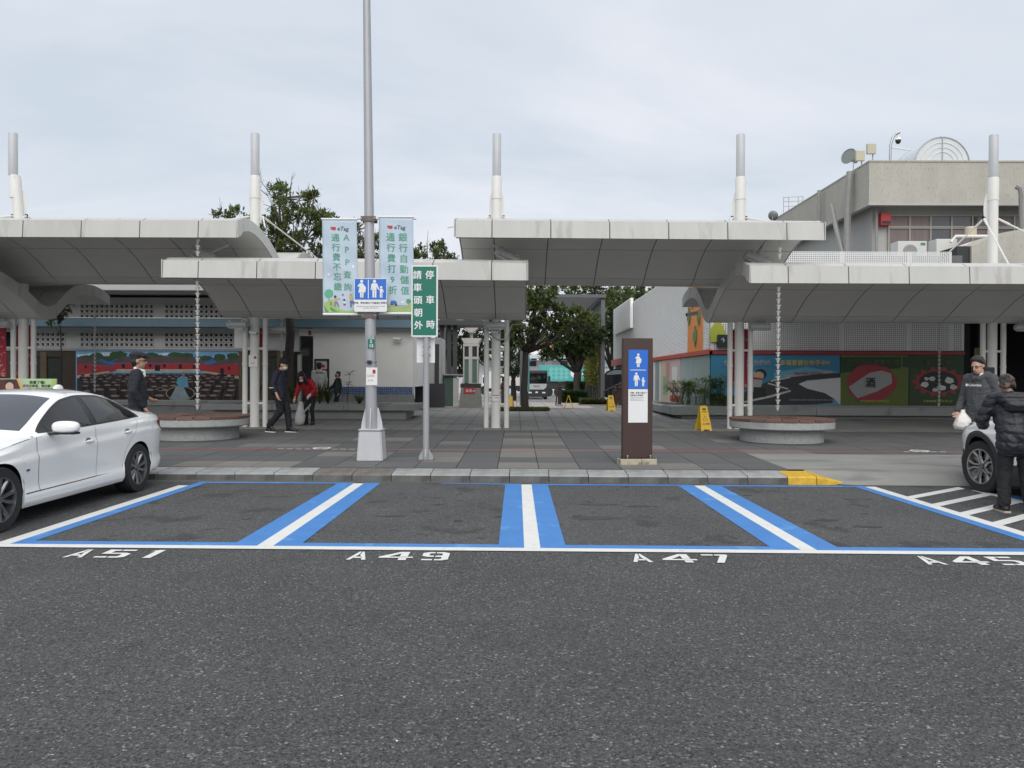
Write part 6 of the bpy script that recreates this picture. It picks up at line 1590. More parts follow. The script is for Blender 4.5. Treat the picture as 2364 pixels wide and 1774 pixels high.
# ---------------- white sport utility car at the right, nose to the kerb
suv = thing('parked_suv', (7.50, 11.72, 0), 'white sport utility car with black cladding at the right edge, nose to the kerb', 'car', None, math.pi - R(4))
SV = dict(L=4.60, wheels=(.88, 3.54), ra=.425, wr_=.365, tr=.365, track=.80,
    sill=[(0, .36), (.3, .27), (1.2, .25), (3.3, .27), (4.3, .34), (4.6, .42)],
    zt=[(0, .82), (.06, .92), (.25, .99), (.6, 1.05), (1.0, 1.09), (1.2, 1.12), (1.4, 1.22), (1.7, 1.42), (2.0, 1.58), (2.3, 1.655), (2.8, 1.685), (3.6, 1.66), (4.1, 1.58), (4.4, 1.38), (4.55, 1.1), (4.6, .9)],
    zb=[(0, .76), (.08, .84), (.3, .925), (.8, 1.0), (1.25, 1.04), (2, 1.05), (3, 1.08), (3.8, 1.12), (4.3, 1.12), (4.6, .88)],
    wb=[(0, .46), (.08, .64), (.3, .78), (.8, .86), (1.3, .87), (2.4, .875), (3.5, .87), (4.2, .82), (4.5, .74), (4.6, .66)],
    wm=[(0, .54), (.06, .70), (.22, .82), (.5, .895), (.88, .925), (1.3, .91), (2.4, .905), (3.5, .925), (4.0, .91), (4.4, .83), (4.6, .70)],
    wr=[(0, .36), (.3, .6), (1.0, .70), (1.3, .72), (1.8, .68), (2.2, .64), (3.2, .62), (4.0, .60), (4.4, .60), (4.6, .5)],
    dr=[(0, .05), (1.0, .04), (1.3, .03), (1.8, .05), (2.3, .06), (4, .06), (4.6, .05)],
    crease=[(0, .74), (.6, .82), (1.4, .86), (3.2, .90), (4.6, .90)])
v_ = Car(suv, SV); v_.body(m_paint); v_.wells()
wlo = [(1.42, 1.06), (2.4, 1.075), (4.1, 1.15)]; whi = [(1.42, 1.10), (1.8, 1.36), (2.15, 1.53), (2.6, 1.58), (3.4, 1.57), (3.9, 1.48), (4.1, 1.36)]
v_.patch('window_surround', m_trim, wlo, whi, 1.42, 4.1, .003, 34, 8)
for (a, b) in ((1.62, 2.5), (2.6, 3.4), (3.45, 4.02)): v_.patch('door_glass', m_cglass, ins(wlo, .015), ins(whi, -.025), a, b, .006, 16, 8)
v_.top('windscreen', m_cglass2, 1.30, 2.05, .94, .94)
# cladding over the arches and along the sill
for w in SV['wheels']:
    for sd in (1, -1):
        mb = MB(); V = []; n = 26; M2 = 4
        for k in range(n + 1):
            a = math.pi * (k / n * 1.12 - .06)
            for j in range(M2 + 1):
                rr_ = SV['ra'] - .004 + .085 * j / M2; u, z = w + rr_ * math.cos(a), SV['wr_'] + rr_ * math.sin(a); z = max(z, .27)
                bul = .016 * math.sin(math.pi * (j + .6) / (M2 + 1.2)); V.append((sd * (v_.side(min(max(u, .03), SV['L'] - .03), z) + .006 + bul), min(max(u, .02), SV['L']), z))
        mb.add(V, [(k * (M2 + 1) + j, (k + 1) * (M2 + 1) + j, (k + 1) * (M2 + 1) + j + 1, k * (M2 + 1) + j + 1) for k in range(n) for j in range(M2)]); mb.build('arch_cladding', m_clad, suv, local=True, smooth=True)
v_.patch('sill_cladding', m_clad, lambda u: .252, lambda u: .47, SV['wheels'][0] + .43, SV['wheels'][1] - .43, .012, 20, 6)
v_.patch('bumper_cladding', m_clad, lambda u: pw(SV['sill'], u) + .005, lambda u: .55, .02, .46, .012, 14, 6)
v_.patch('head_lamp', m_headl, [(.10, .835), (.35, .88), (.62, .945)], [(.10, .875), (.35, .945), (.62, .962)], .10, .62, .005, 12, 4)
v_.line('bonnet_seam', m_seam, [(.25, .915), (.6, .975), (1.0, 1.015), (1.3, 1.04)], .006); v_.line('door_seam', m_seam, [(1.33, 1.04), (1.34, .8), (1.36, .48)], .006)
for u in SV['wheels']:
    for sd in (-1, 1): v_.wheel(u, sd, m_rims, .245, face_petal, R(12) if u < 1 else 0)
for sd in (1, -1):
    MB().ell((sd * 1.04, 1.55, 1.13), (.12, .07, .09), 14, 8).build('mirror', m_paint, suv, local=True, smooth=True); MB().bb(sd * .86, sd * .98, 1.52, 1.58, 1.07, 1.10).build('mirror_arm', m_trim, suv, local=True)
# ================================================================== people
DG = bpy.context.evaluated_depsgraph_get
def prim_cap(mb, p0, r0, p1, r1, n=14):
    """closed tapered capsule"""
    p0, p1 = Vector(p0), Vector(p1); d = p1 - p0; l = d.length
    if l < 1e-6: d = Vector((0, 0, 1)); l = 1e-6
    q = d.to_track_quat('Z', 'Y').to_matrix(); prof = []
    for k in range(6): a = -math.pi / 2 + (math.pi / 2) * k / 5; prof.append((max(r0 * math.cos(a), 1e-4), r0 * math.sin(a)))
    for k in range(6): a = (math.pi / 2) * k / 5; prof.append((max(r1 * math.cos(a), 1e-4), l + r1 * math.sin(a)))
    mb.lathe(prof, p0, n, mat=q)
def blob(name, prims, mat, root, voxel=.012, smooth=4, fold=0.0, quilt=0.0):
    """one continuous surface grown from overlapping limbs"""
    mb = MB()
    for p in prims:
        if p[0] == 'c': prim_cap(mb, *p[1:])
        elif p[0] == 'e': mb.ell(p[1], p[2], 18, 12, rot=p[3] if len(p) > 3 else None)
        elif p[0] == 'b': mb.box(p[1], p[2], rot=p[3] if len(p) > 3 else None)
    me = mb.mesh(name, mat, clean=True); o = bpy.data.objects.new(name, me); COL.objects.link(o)
    m = o.modifiers.new('r', 'REMESH'); m.mode = 'VOXEL'; m.voxel_size = voxel
    s = o.modifiers.new('s', 'SMOOTH'); s.iterations = smooth; s.factor = .5
    dg = DG(); me2 = bpy.data.meshes.new_from_object(o.evaluated_get(dg)); me2.name = name
    bpy.data.objects.remove(o); bpy.data.meshes.remove(me)
    if fold or quilt:                      # creases of the cloth
        off = Vector((root.location.x * 3.1, root.location.y, 0))
        nv = [v.normal.copy() for v in me2.vertices]
        for v, nn in zip(me2.vertices, nv):
            p = v.co + off; w_ = noise.noise(p * 4.0) * .6
            q = noise.noise(Vector((p.x * 9 + w_ * 2, p.y * 9, p.z * 17 + w_ * 5))); q2 = noise.noise(Vector((p.x * 22 + 5, p.y * 22, p.z * 30 + w_ * 4)))
            d = fold * ((1 - abs(q) * 2.2) * .8 + q2 * .45)
            if quilt: d += quilt * (abs(math.sin((v.co.z + .03 * w_) * math.pi / .105)) ** .5 - .6)
            v.co = v.co + nn * d
        me2.update()
    me2.materials.clear(); me2.materials.append(mat)
    me2.polygons.foreach_set('use_smooth', [True] * len(me2.polygons))
    return mobj(name, me2, root)
def clothmat(n, c, rough=.85, b=.6, bs=9, var=.12): return M(n, c, rough, var=var, vs_=7, bump=b, bs=bs)
m_skin = M('skin', (.52, .31, .215), .5, var=.06, vs_=20); m_skin2 = M('skin_tan', (.40, .235, .165), .5, var=.06, vs_=20)
m_hair = M('hair_black', (.012, .011, .011), .45, bump=.6, bs=60, stretch=(1, 1, .2)); m_hairg = M('hair_thin', (.040, .034, .031), .6, bump=.8, bs=60, spots=[(11, .50, .14, (.20, .125, .09), 3, .55)])
m_mask = M('face_mask', (.55, .62, .64), .7); m_glove = M('pale_glove', (.60, .58, .54), .7)
def hand(P, wr, el, curl, side, r=.0095, L_=.085):
    """palm, four fingers and a thumb beyond the wrist"""
    wr, el = Vector(wr), Vector(el); d = (wr - el).normalized(); u = Vector(curl).normalized(); u = (u - d * u.dot(d)).normalized(); v = d.cross(u)
    pc = wr + d * .045
    P.append(('c', wr, .026, wr + d * .07, .030))
    for o in (-.018, .018): P.append(('c', wr + v * o + d * .02, .019, wr + v * o * 1.2 + d * .078, .017))
    for i, o in enumerate((-.030, -.010, .010, .030)):
        l = L_ * (.86, 1.0, .95, .76)[i]; b = wr + v * o + d * .082; m_ = b + d * l * .5 + u * l * .16; t = m_ + d * l * .22 + u * l * .42
        P += [('c', b, r, m_, r * .95), ('c', m_, r * .95, t, r * .8)]
    th = wr + v * side * .026 + d * .03; t1 = th + v * side * .028 + d * .035 + u * .012
    P += [('c', th, .013, t1, .011), ('c', t1, .011, t1 + d * .03 + u * .014, .009)]
def head_prims(P, h, tw, s=1.0):
    """head of the skin figure; tw turns and tilts it"""
    f = lambda x, y, z: Vector(h) + tw @ (Vector((x, y, z)) * s)
    P += [('e', f(0, .008, .025), (.076 * s, .094 * s, .105 * s), tw), ('e', f(0, -.022, -.045), (.060 * s, .068 * s, .075 * s), tw), ('c', f(0, -.05, -.085), .03 * s, f(0, -.02, -.08), .045 * s),
          ('c', f(0, -.092, .018), .011 * s, f(0, -.108, -.022), .016 * s), ('c', f(-.014, -.098, -.026), .009 * s, f(.014, -.098, -.026), .009 * s),
          ('c', f(-.022, -.086, -.058), .008 * s, f(.022, -.086, -.058), .008 * s), ('c', f(-.045, -.078, .032), .013 * s, f(.045, -.078, .032), .013 * s),
          ('e', f(.078, .012, .0), (.014 * s, .022 * s, .034 * s), tw), ('e', f(-.078, .012, .0), (.014 * s, .022 * s, .034 * s), tw)]
    return f
def face_bits(f, tw, root, brow=True, s=1.0):
    for sx in (-1, 1):
        MB().ell(f(sx * .031, -.083, .012), (.013 * s, .008 * s, .008 * s), 10, 6, rot=tw).build('eye', m_ink, root, local=True, smooth=True)
        if brow: MB().tube([f(sx * .015, -.090, .034), f(sx * .048, -.082, .034)], .005 * s, 6).build('eyebrow', m_hair, root, local=True)
def person(label, loc, rz, J, top, bottom, shoe, opts=None, voxel=.008, h=1.0, group=None):
    """J: joints in the figure's own frame, facing -y"""
    o = opts or {}; root = thing('person', loc, label, 'person', group, rz); root.scale = (h, h, h)
    g = lambda k: Vector(J[k])
    tw = o.get('head_rot', Matrix.Identity(3)); P = []
    f = head_prims(P, g('head'), tw)
    ne, ch, pe = g('neck'), g('chest'), g('pel')
    P += [('c', ne, .054, g('head') + tw @ Vector((0, .015, -.06)), .054), ('c', ne, .06, ch, .10), ('c', ch, .10, pe, .10)]
    for s in 'LR':
        P += [('c', ne, .05, g('sh' + s), .045), ('c', g('sh' + s), .045, g('el' + s), .037), ('c', g('el' + s), .037, g('wr' + s), .026),
              ('c', pe, .08, g('hip' + s), .08), ('c', g('hip' + s), .075, g('kn' + s), .052), ('c', g('kn' + s), .05, g('an' + s), .034), ('c', g('an' + s), .034, g('toe' + s), .026)]
        hand(P, g('wr' + s), g('el' + s), J.get('curl' + s, (0, -1, 0)), (-1 if s == 'L' else 1) * J.get('thumb' + s, 1))
    body = blob('body', P, o.get('skin', m_skin), root, voxel, 3)
    # upper garment
    T = []; b = o.get('bulk', 1.0); dv = Vector(o.get('fwd', (0, 0, 0)))
    hem = o.get('hem', .10)
    lat = (g('shL') - g('shR')).normalized()
    for q in (-1, 1):
        T += [('c', ch + lat * .075 * q + (ne - ch) * .45, .092 * b, ch + lat * .075 * q, .115 * b), ('c', ch + lat * .075 * q, .115 * b, pe + lat * .055 * q, .118 * b), ('c', pe + lat * .055 * q, .118 * b, pe + lat * .06 * q + Vector((0, 0, -hem)) , .122 * b)]
    for s in 'LR':
        T += [('c', ne + (ch - ne) * .12, .066 * b, g('sh' + s), .068 * b), ('c', g('sh' + s), .070 * b, g('el' + s), .056 * b), ('c', g('el' + s), .057 * b, lerp(g('el' + s), g('wr' + s), o.get('sleeve', .93)), o.get('cuff', .043) * b)]
    T += [('c', lerp(ne, ch, .25), .088 * b, ch, .128 * b), ('c', ch, .128 * b, pe, .128 * b)]
    T += o.get('top_extra', [])
    blob(o.get('top_name', 'jacket'), T, top, root, max(voxel, .009), o.get('tsm', 5), o.get('fold', .009), o.get('quilt', 0))
    # trousers
    B = [('c', pe + Vector((0, 0, .02)), .118, pe + Vector((0, 0, -.06)), .118)]
    for s in 'LR':
        B += [('c', lerp(pe, g('hip' + s), .8) + Vector((0, 0, -.02)), .102, g('hip' + s), .098), ('c', g('hip' + s), .096, g('kn' + s), .070 * o.get('leg', 1)), ('c', g('kn' + s), .070 * o.get('leg', 1), lerp(g('kn' + s), g('an' + s), .96), .060 * o.get('leg', 1))]
    blob('trousers', B, bottom, root, max(voxel, .009), 4, .009)
    for s in 'LR':
        a, t = g('an' + s), g('toe' + s); d = (t - a); d.z = 0; d.normalize()
        hl = a - d * .05; hl.z = t.z + .01 if t.z < .06 else a.z - .04
        blob('shoe', [('c', hl, .040, t, .036), ('c', a + Vector((0, 0, -.01)), .042, hl, .036), ('e', t + d * .01, (.046, .046, .034)), ('c', a + Vector((0, 0, .02)), .046, t + Vector((0, 0, .004)), .038)], shoe, root, .008, 3)
        if 'sole' in o: MB().box((hl + t) / 2 + Vector((0, 0, -.035)), (.075, (t - hl).length + .085, .022), rot=Matrix.Rotation(math.atan2(d.x, -d.y), 3, 'Z') @ Matrix.Rotation(-math.asin(max(-1, min(1, (t.z - hl.z) / max(.01, (t - hl).length)))), 3, 'X')).build('sole', o['sole'], root, local=True)
    return root, f, tw
def RX(a): return Matrix.Rotation(R(a), 3, 'X')
def RZ(a): return Matrix.Rotation(R(a), 3, 'Z')
def stand(**k):
    J = dict(pel=(0, 0, .95), chest=(0, .01, 1.24), neck=(0, .015, 1.45), head=(0, -.01, 1.60), shL=(.185, .01, 1.40), shR=(-.185, .01, 1.40), elL=(.235, .04, 1.12), elR=(-.235, .04, 1.12), wrL=(.245, -.04, .88), wrR=(-.245, -.04, .88),
             hipL=(.085, 0, .90), hipR=(-.085, 0, .90), knL=(.10, -.01, .50), knR=(-.10, -.01, .50), anL=(.105, .03, .085), anR=(-.105, .03, .085), toeL=(.12, -.13, .04), toeR=(-.12, -.13, .04))
    J.update(k); return J
def haircap(f, tw, root, mat, name='hair', extra=(), s=1.0, bumps=14):
    P = [('e', f(0, .030, .066), (.087 * s, .098 * s, .088 * s), tw), ('e', f(0, .055, .0), (.084 * s, .062 * s, .090 * s), tw), ('c', f(-.040, -.028, .112), .024 * s, f(.040, -.028, .112), .024 * s)] + list(extra)
    rr = random.Random(len(root.name) + int(root.location.x * 10))
    P += [('e', f(rr.uniform(-.07, .07), rr.uniform(-.03, .09), rr.uniform(.095, .135)), (.030 * s, .034 * s, .020 * s), tw) for _ in range(bumps)]
    return blob(name, P, mat, root, .008, 1)
def glasses(f, tw, root):
    for sx in (-1, 1):
        MB().tube([f(sx * .032 + .022 * math.cos(a), -.100, .008 + .017 * math.sin(a)) for a in [2 * math.pi * k / 14 for k in range(15)]], .0028, 5).build('spectacle_rim', m_black, root, local=True)
        MB().tube([f(sx * .055, -.098, .012), f(sx * .083, .01, .012)], .0028, 5).build('spectacle_arm', m_black, root, local=True)

# 1 man in black suit and flat cap, facing right
m_suit = clothmat('suit_black', (.016, .017, .026)); m_suit2 = clothmat('trouser_black', (.012, .012, .014))
r_, f, tw = person('man in a black suit and flat cap standing behind the white sedan', (ax(318, 12.35), 12.35, zg(12.35)), R(118),
    stand(elL=(.25, .05, 1.15), wrL=(.13, -.15, 1.03), elR=(-.25, .07, 1.15), wrR=(-.19, -.08, .90), head=(0, -.015, 1.60)), m_suit, m_suit2, m_black, dict(hem=.14, bulk=1.04, head_rot=RZ(-8), skin=m_skin2), h=1.04)
blob('shirt_collar', [('c', f(-.04, .05, -.105), .022, f(.045, .04, -.105), .022), ('c', f(-.045, .03, -.12), .024, f(-.02, -.06, -.145), .022), ('c', f(.045, .03, -.12), .024, f(.02, -.06, -.145), .022), ('c', f(0, -.065, -.15), .03, f(0, -.075, -.22), .026)], m_signw, r_, .008, 2)
haircap(f, tw, r_, m_hair, bumps=0); glasses(f, tw, r_); face_bits(f, tw, r_)
blob('flat_cap', [('e', f(0, .015, .10), (.100, .125, .055), tw), ('e', f(0, -.05, .088), (.090, .085, .040), tw), ('e', f(0, -.118, .062), (.066, .05, .014), tw)], m_suit, r_, .008, 2)

# 2 man with black cap and mask walking right
m_nav = clothmat('jacket_navy', (.018, .020, .036)); m_trk = clothmat('trousers_navy', (.012, .013, .018))
r_, f, tw = person('man in navy jacket, black cap and face mask walking past the column', (ax(648, 18.4), 18.4, zg(18.4)), R(78),
    stand(knL=(.09, -.13, .52), anL=(.095, -.17, .10), toeL=(.10, -.33, .045), knR=(-.09, -.04, .50), anR=(-.10, .24, .17), toeR=(-.105, .12, .055), elL=(.23, .06, 1.14), wrL=(.22, .02, .89), elR=(-.24, .07, 1.14), wrR=(-.25, -.05, .88), head=(0, -.07, 1.585), neck=(0, -.01, 1.45)),
    m_nav, m_trk, m_black, dict(hem=.10, head_rot=RX(22) , sole=m_signw, sleeve=.60, leg=1.12), h=1.02)
haircap(f, tw, r_, m_hair, bumps=0); face_bits(f, tw, r_)
blob('face_mask', [('e', f(0, -.072, -.042), (.060, .044, .050), tw)], m_mask, r_, .008, 1)
blob('baseball_cap', [('e', f(0, .018, .085), (.096, .112, .082), tw), ('e', f(0, -.12, .082), (.072, .075, .012), tw)], m_suit2, r_, .008, 2)
for sd in (-1, 1): MB().box((sd * .30, .07, 1.06), (.02, .10, .014), rot=RZ(0)).build('sleeve_stripe', m_paper, r_, local=True)

# 3 woman in red jacket stooping to pick litter
m_redj = clothmat('jacket_red', (.36, .015, .025)); m_blk2 = clothmat('leggings_black', (.013, .013, .015))
r_, f, tw = person('woman in a red jacket with long black hair stooping with a litter bag', (ax(712, 20.7), 20.7, zg(20.7)), R(-12),
    stand(pel=(0, .16, .88), chest=(0, -.06, 1.11), neck=(0, -.21, 1.25), head=(-.03, -.33, 1.33), shL=(.16, -.17, 1.23), shR=(-.16, -.17, 1.23), elL=(.30, -.16, 1.02), wrL=(.22, -.34, .86), elR=(-.22, -.20, .98), wrR=(-.22, -.36, .77),
          hipL=(.08, .15, .84), hipR=(-.08, .15, .84), knL=(.10, .02, .46), knR=(-.09, .04, .46), anL=(.10, .08, .08), anR=(-.10, .08, .08), toeL=(.12, -.07, .04), toeR=(-.12, -.07, .04), curlL=(0, -.3, -1), curlR=(.3, 0, -1)),
    m_redj, m_blk2, M('shoe_brown', (.03, .025, .02), .6), dict(hem=.05, head_rot=RX(42), leg=.82, sleeve=.72, skin=m_skin), h=.97)
face_bits(f, tw, r_); blob('face_mask', [('e', f(0, -.072, -.042), (.058, .042, .048), tw)], m_mask, r_, .008, 1)
haircap(f, tw, r_, m_hair, extra=[('c', f(-.075, -.01, .03), .040, f(-.10, -.08, -.16), .045), ('c', f(.075, -.01, .03), .040, f(.10, -.06, -.16), .045), ('c', f(0, .07, .0), .07, f(0, .09, -.18), .075), ('c', f(-.05, -.07, .085), .03, f(-.08, -.09, -.02), .024)])
blob('glove', [('c', (.22, -.34, .86), .034, (.20, -.40, .80), .036)], m_glove, r_, .009, 2)
wz_ = r_.location
bag = thing('litter_bag', (0, 0, 0), 'translucent plastic litter bag held by the stooping woman', 'bag')
bag.location = (ax(693, 20.45), 20.45, zg(20.4) + .03)
mb = MB(); n = 16; prof = [(.02, .0), (.10, .01), (.135, .10), (.13, .25), (.10, .40), (.07, .52), (.045, .62)]
for i in range(len(prof)): pass
V = []; random.seed(12)
for (r0, z) in prof:
    for k in range(n): a = 2 * math.pi * k / n; q = r0 * (1 + .16 * random.uniform(-1, 1)); V.append((q * math.cos(a) * 1.0 + (z - .3) * .05, q * math.sin(a) * .7, z))
mb.add(V, [(i * n + k, i * n + (k + 1) % n, (i + 1) * n + (k + 1) % n, (i + 1) * n + k) for i in range(len(prof) - 1) for k in range(n)])
mb.build('film', M('bag_film', (.55, .56, .55), .35, alpha=.72, bump=.8, bs=14), bag, local=True, smooth=True)
MB().ell((0, 0, .10), (.09, .06, .08)).build('litter', M('litter_pale', (.4, .4, .38), .8, bump=1, bs=20), bag, local=True, smooth=True)
tg = MB().tube([at(718, 934, 20.32), at(698, 958, 20.30)], .009, 6).tube([at(717, 932, 20.30), at(697, 956, 20.28)], .007, 6).build('litter_tongs', m_metal); tag(tg, 'thin metal litter tongs in the hand of the woman in red', 'tongs')

# 4 man in pale grey hoodie behind the planter, 5 child in green vest
m_hoody = clothmat('hoodie_pale', (.46, .455, .44)); m_khaki = clothmat('trousers_khaki', (.16, .13, .09))
r_, f, tw = person('man in a pale grey hoodie standing behind the planter by the poster stand', (ax(736, 25.3), 25.3, zg(25.3)), R(-150), stand(elL=(.22, .06, 1.13), wrL=(.14, -.12, .98), elR=(-.24, .03, 1.13), wrR=(-.24, -.05, .9)), m_hoody, m_khaki, m_black,
    dict(hem=.10, top_extra=[('c', (-.07, .10, 1.43), .05, (.07, .10, 1.43), .05)], top_name='hoodie'), .011, .99)
haircap(f, tw, r_, m_hair); face_bits(f, tw, r_); blob('face_mask', [('e', f(0, -.072, -.042), (.060, .044, .050), tw)], m_signw, r_, .009, 1)
blob('red_strap', [('c', (.05, -.125, 1.38), .012, (.03, -.14, 1.1), .012)], m_redsign, r_, .008, 1)
m_vest = clothmat('vest_green', (.022, .075, .035), b=1.0); m_nv = clothmat('sleeve_navy', (.02, .022, .04))
r_, f, tw = person('child in a green quilted vest walking beside the man in the grey hoodie', (ax(780, 25.4), 25.4, zg(25.4)), R(-60), stand(elR=(-.24, -.10, 1.16), wrR=(-.22, -.30, 1.0), knL=(.09, -.12, .52), anL=(.1, -.10, .1), toeL=(.1, -.26, .045), anR=(-.1, .2, .14), toeR=(-.1, .08, .05)), m_nv, m_nv, m_signw, dict(hem=.03, top_name='sweater'), .011, .82)
J_ = stand(); lat = Vector((1, 0, 0))
blob('vest', [q for s in (-1, 1) for q in (('c', (.085 * s, .01, 1.33), .11, (.085 * s, .01, 1.18), .135), ('c', (.085 * s, .01, 1.18), .135, (.07 * s, 0, .93), .135))], m_vest, r_, .011, 4)
haircap(f, tw, r_, m_hair); face_bits(f, tw, r_); blob('face_mask', [('e', f(0, -.072, -.042), (.060, .044, .050), tw)], m_ink, r_, .009, 1)

# 6 man in charcoal hoodie with glasses at the right
m_hood = clothmat('hoodie_charcoal', (.062, .066, .072)); m_jog = clothmat('trousers_grey', (.05, .052, .055))
X6, Y6 = ax(2262, 12.25), 12.25
r_, f, tw = person('man in a charcoal hoodie and glasses looking down, holding a plastic bag', (X6, Y6, zg(Y6)), R(-62), stand(elR=(-.26, .02, 1.12), wrR=(-.27, -.10, .90), elL=(.25, .05, 1.13), wrL=(.22, -.10, .93), head=(0, -.05, 1.595)), m_hood, m_jog, m_black,
    dict(hem=.16, bulk=1.10, head_rot=RX(20), top_name='hoodie', cuff=.05, top_extra=[('c', (-.085, .06, 1.455), .055, (.085, .06, 1.455), .055), ('c', (-.07, .11, 1.42), .06, (.07, .11, 1.42), .06), ('c', (-.095, .0, 1.45), .045, (-.03, -.09, 1.40), .035), ('c', (.095, .0, 1.45), .045, (.03, -.09, 1.40), .035)]), h=1.03)
haircap(f, tw, r_, m_hair, extra=[('e', f(0, .022, .098), (.080, .085, .062), tw), ('c', f(-.075, .02, .03), .02, f(-.079, -.005, .075), .022), ('c', f(.075, .02, .03), .02, f(.079, -.005, .075), .022)]); glasses(f, tw, r_); face_bits(f, tw, r_)
blob('hood_lining', [('c', (-.05, -.0, 1.47), .03, (.06, -.03, 1.46), .03), ('c', (.06, -.03, 1.46), .026, (.05, -.07, 1.44), .02)], m_signw, r_, .008, 2)
mb = MB(); put_text(mb, '●Columbia', .052, lambda x, z: (x * 1.0, -.168 - .0 + .35 * x * x, 1.30 + z), bold=.02); mb.build('lettering', m_signw, r_, local=True, clean=False)
bp = thing('backpack', (X6 + .24, Y6 + .32, zg(Y6) + 1.08), 'black backpack behind the man in the charcoal hoodie', 'backpack')
blob('pack', [('b', (0, 0, .30), (.30, .18, .50)), ('b', (0, .0, .22), (.24, .26, .28))], m_blk2, bp, .014, 8)
MB().tube([(-.04, .0, .55), (-.03, 0, .60), (.03, 0, .60), (.04, 0, .55)], .012, 6).build('handle', m_blk2, bp, local=True)
cb_ = at(2222, 992, 12.05)
pb = thing('carrier_bag', cb_, 'white plastic carrier bag in the hand of the man in the hoodie', 'bag')
mb = MB(); V = []; prof = [(.03, .0), (.10, .005), (.125, .07), (.115, .16), (.07, .22), (.035, .27), (.03, .31)]
for (r0, z) in prof:
    for k in range(n): a = 2 * math.pi * k / n; q = r0 * (1 + .18 * random.uniform(-1, 1)); V.append((q * math.cos(a) + .02 * z, q * math.sin(a) * .65, z))
mb.add(V, [(i * n + k, i * n + (k + 1) % n, (i + 1) * n + (k + 1) % n, (i + 1) * n + k) for i in range(len(prof) - 1) for k in range(n)] + [tuple(range(n))])
mb.build('film', M('carrier_white', (.72, .68, .65), .4, bump=.8, bs=16, spots=[(9, .6, .06, (.5, .2, .12), 2, .5)]), pb, local=True, smooth=True)

# 7 man in black quilted jacket with his back to the camera, beside the car
m_puff = clothmat('puffer_black', (.014, .015, .022), .5, .8, 8); m_tr7 = clothmat('trousers_dark', (.013, .014, .016))
X7, Y7 = ax(2345, 9.25), 9.25
rings = []
J7 = stand(pel=(.0, .02, .93), chest=(-.0, -.10, 1.20), neck=(.0, -.17, 1.385), head=(.035, -.215, 1.535), shL=(.20, -.12, 1.34), shR=(-.20, -.12, 1.34), elL=(.31, -.16, 1.10), wrL=(.22, -.40, 1.02), elR=(-.30, -.16, 1.09), wrR=(-.20, -.40, 1.00),
           knL=(.10, -.04, .50), knR=(-.13, -.04, .49), anL=(.13, .05, .09), anR=(-.15, .05, .09), toeL=(.15, -.10, .04), toeR=(-.19, -.10, .04))
r_, f, tw = person('man in a black quilted jacket seen from behind, leaning over the white car', (X7, Y7, 0), R(180 - 14), J7, m_puff, m_tr7, m_black,
    dict(hem=.12, bulk=1.22, head_rot=RX(14), cuff=.052, sole=M('sole_cream', (.55, .47, .38), .7), leg=1.12, skin=m_skin2, tsm=4, quilt=.012,
         top_extra=[('c', (-.12, .02, 1.36), .075, (.12, .02, 1.36), .075), ('c', (-.07, .07, 1.28), .07, (.07, .07, 1.28), .07), ('c', (-.16, -.06, 1.37), .06, (-.06, .06, 1.30), .06), ('c', (.16, -.06, 1.37), .06, (.06, .06, 1.30), .06)]), h=1.0)
# thin hair: a fringe round a bare crown
hp = [('e', f(0, .026, .036), (.082, .090, .088), tw), ('e', f(0, .052, -.005), (.080, .054, .070), tw)]
rr7 = random.Random(4)
for k in range(34):
    a = rr7.uniform(0, 6.28); z = rr7.uniform(-.07, .09); hp.append(('e', f(.078 * math.cos(a), .045 + .062 * abs(math.sin(a)), z), (.016, .016, .022), tw))
blob('hair', hp, m_hairg, r_, .007, 1)
# ================================================================== trees and plants
m_bark = M('bark', (.075, .062, .052), .9, var=.3, vs_=6, bump=.7, bs=18, stretch=(1, 1, .35), spots=[(5, .62, .06, (.18, .17, .15), 4, .6)])
m_barkd = M('bark_dark', (.035, .030, .027), .9, var=.3, vs_=6, bump=.7, bs=18)
m_twig = M('twig', (.16, .14, .125), .9, var=.2, vs_=8)
lf_a = leafmat('leaf_olive', (.118, .152, .050)); lf_b = leafmat('leaf_dark', (.062, .098, .036)); lf_c = leafmat('leaf_mid', (.110, .145, .048)); lf_y = leafmat('leaf_yellow_green', (.30, .32, .07)); lf_g = leafmat('grass_blade', (.09, .13, .035)); lf_h = leafmat('hedge_leaf', (.028, .065, .018))
lf_p = leafmat('papyrus_leaf', (.15, .21, .055), .3, .4)
def leaf(V, Fc, p, d, up, l, w):
    d = d.normalized(); s = d.cross(up)
    if s.length < 1e-4: s = d.orthogonal()
    s.normalize(); n = len(V); mid = p + d * l * .5
    V += [p, mid + s * w * .5 - up * .0, p + d * l, mid - s * w * .5]; Fc.append((n, n + 1, n + 2, n + 3))
def rv(rd): 
    while True:
        v = Vector((rd.uniform(-1, 1), rd.uniform(-1, 1), rd.uniform(-1, 1)))
        if .05 < v.length < 1: return v
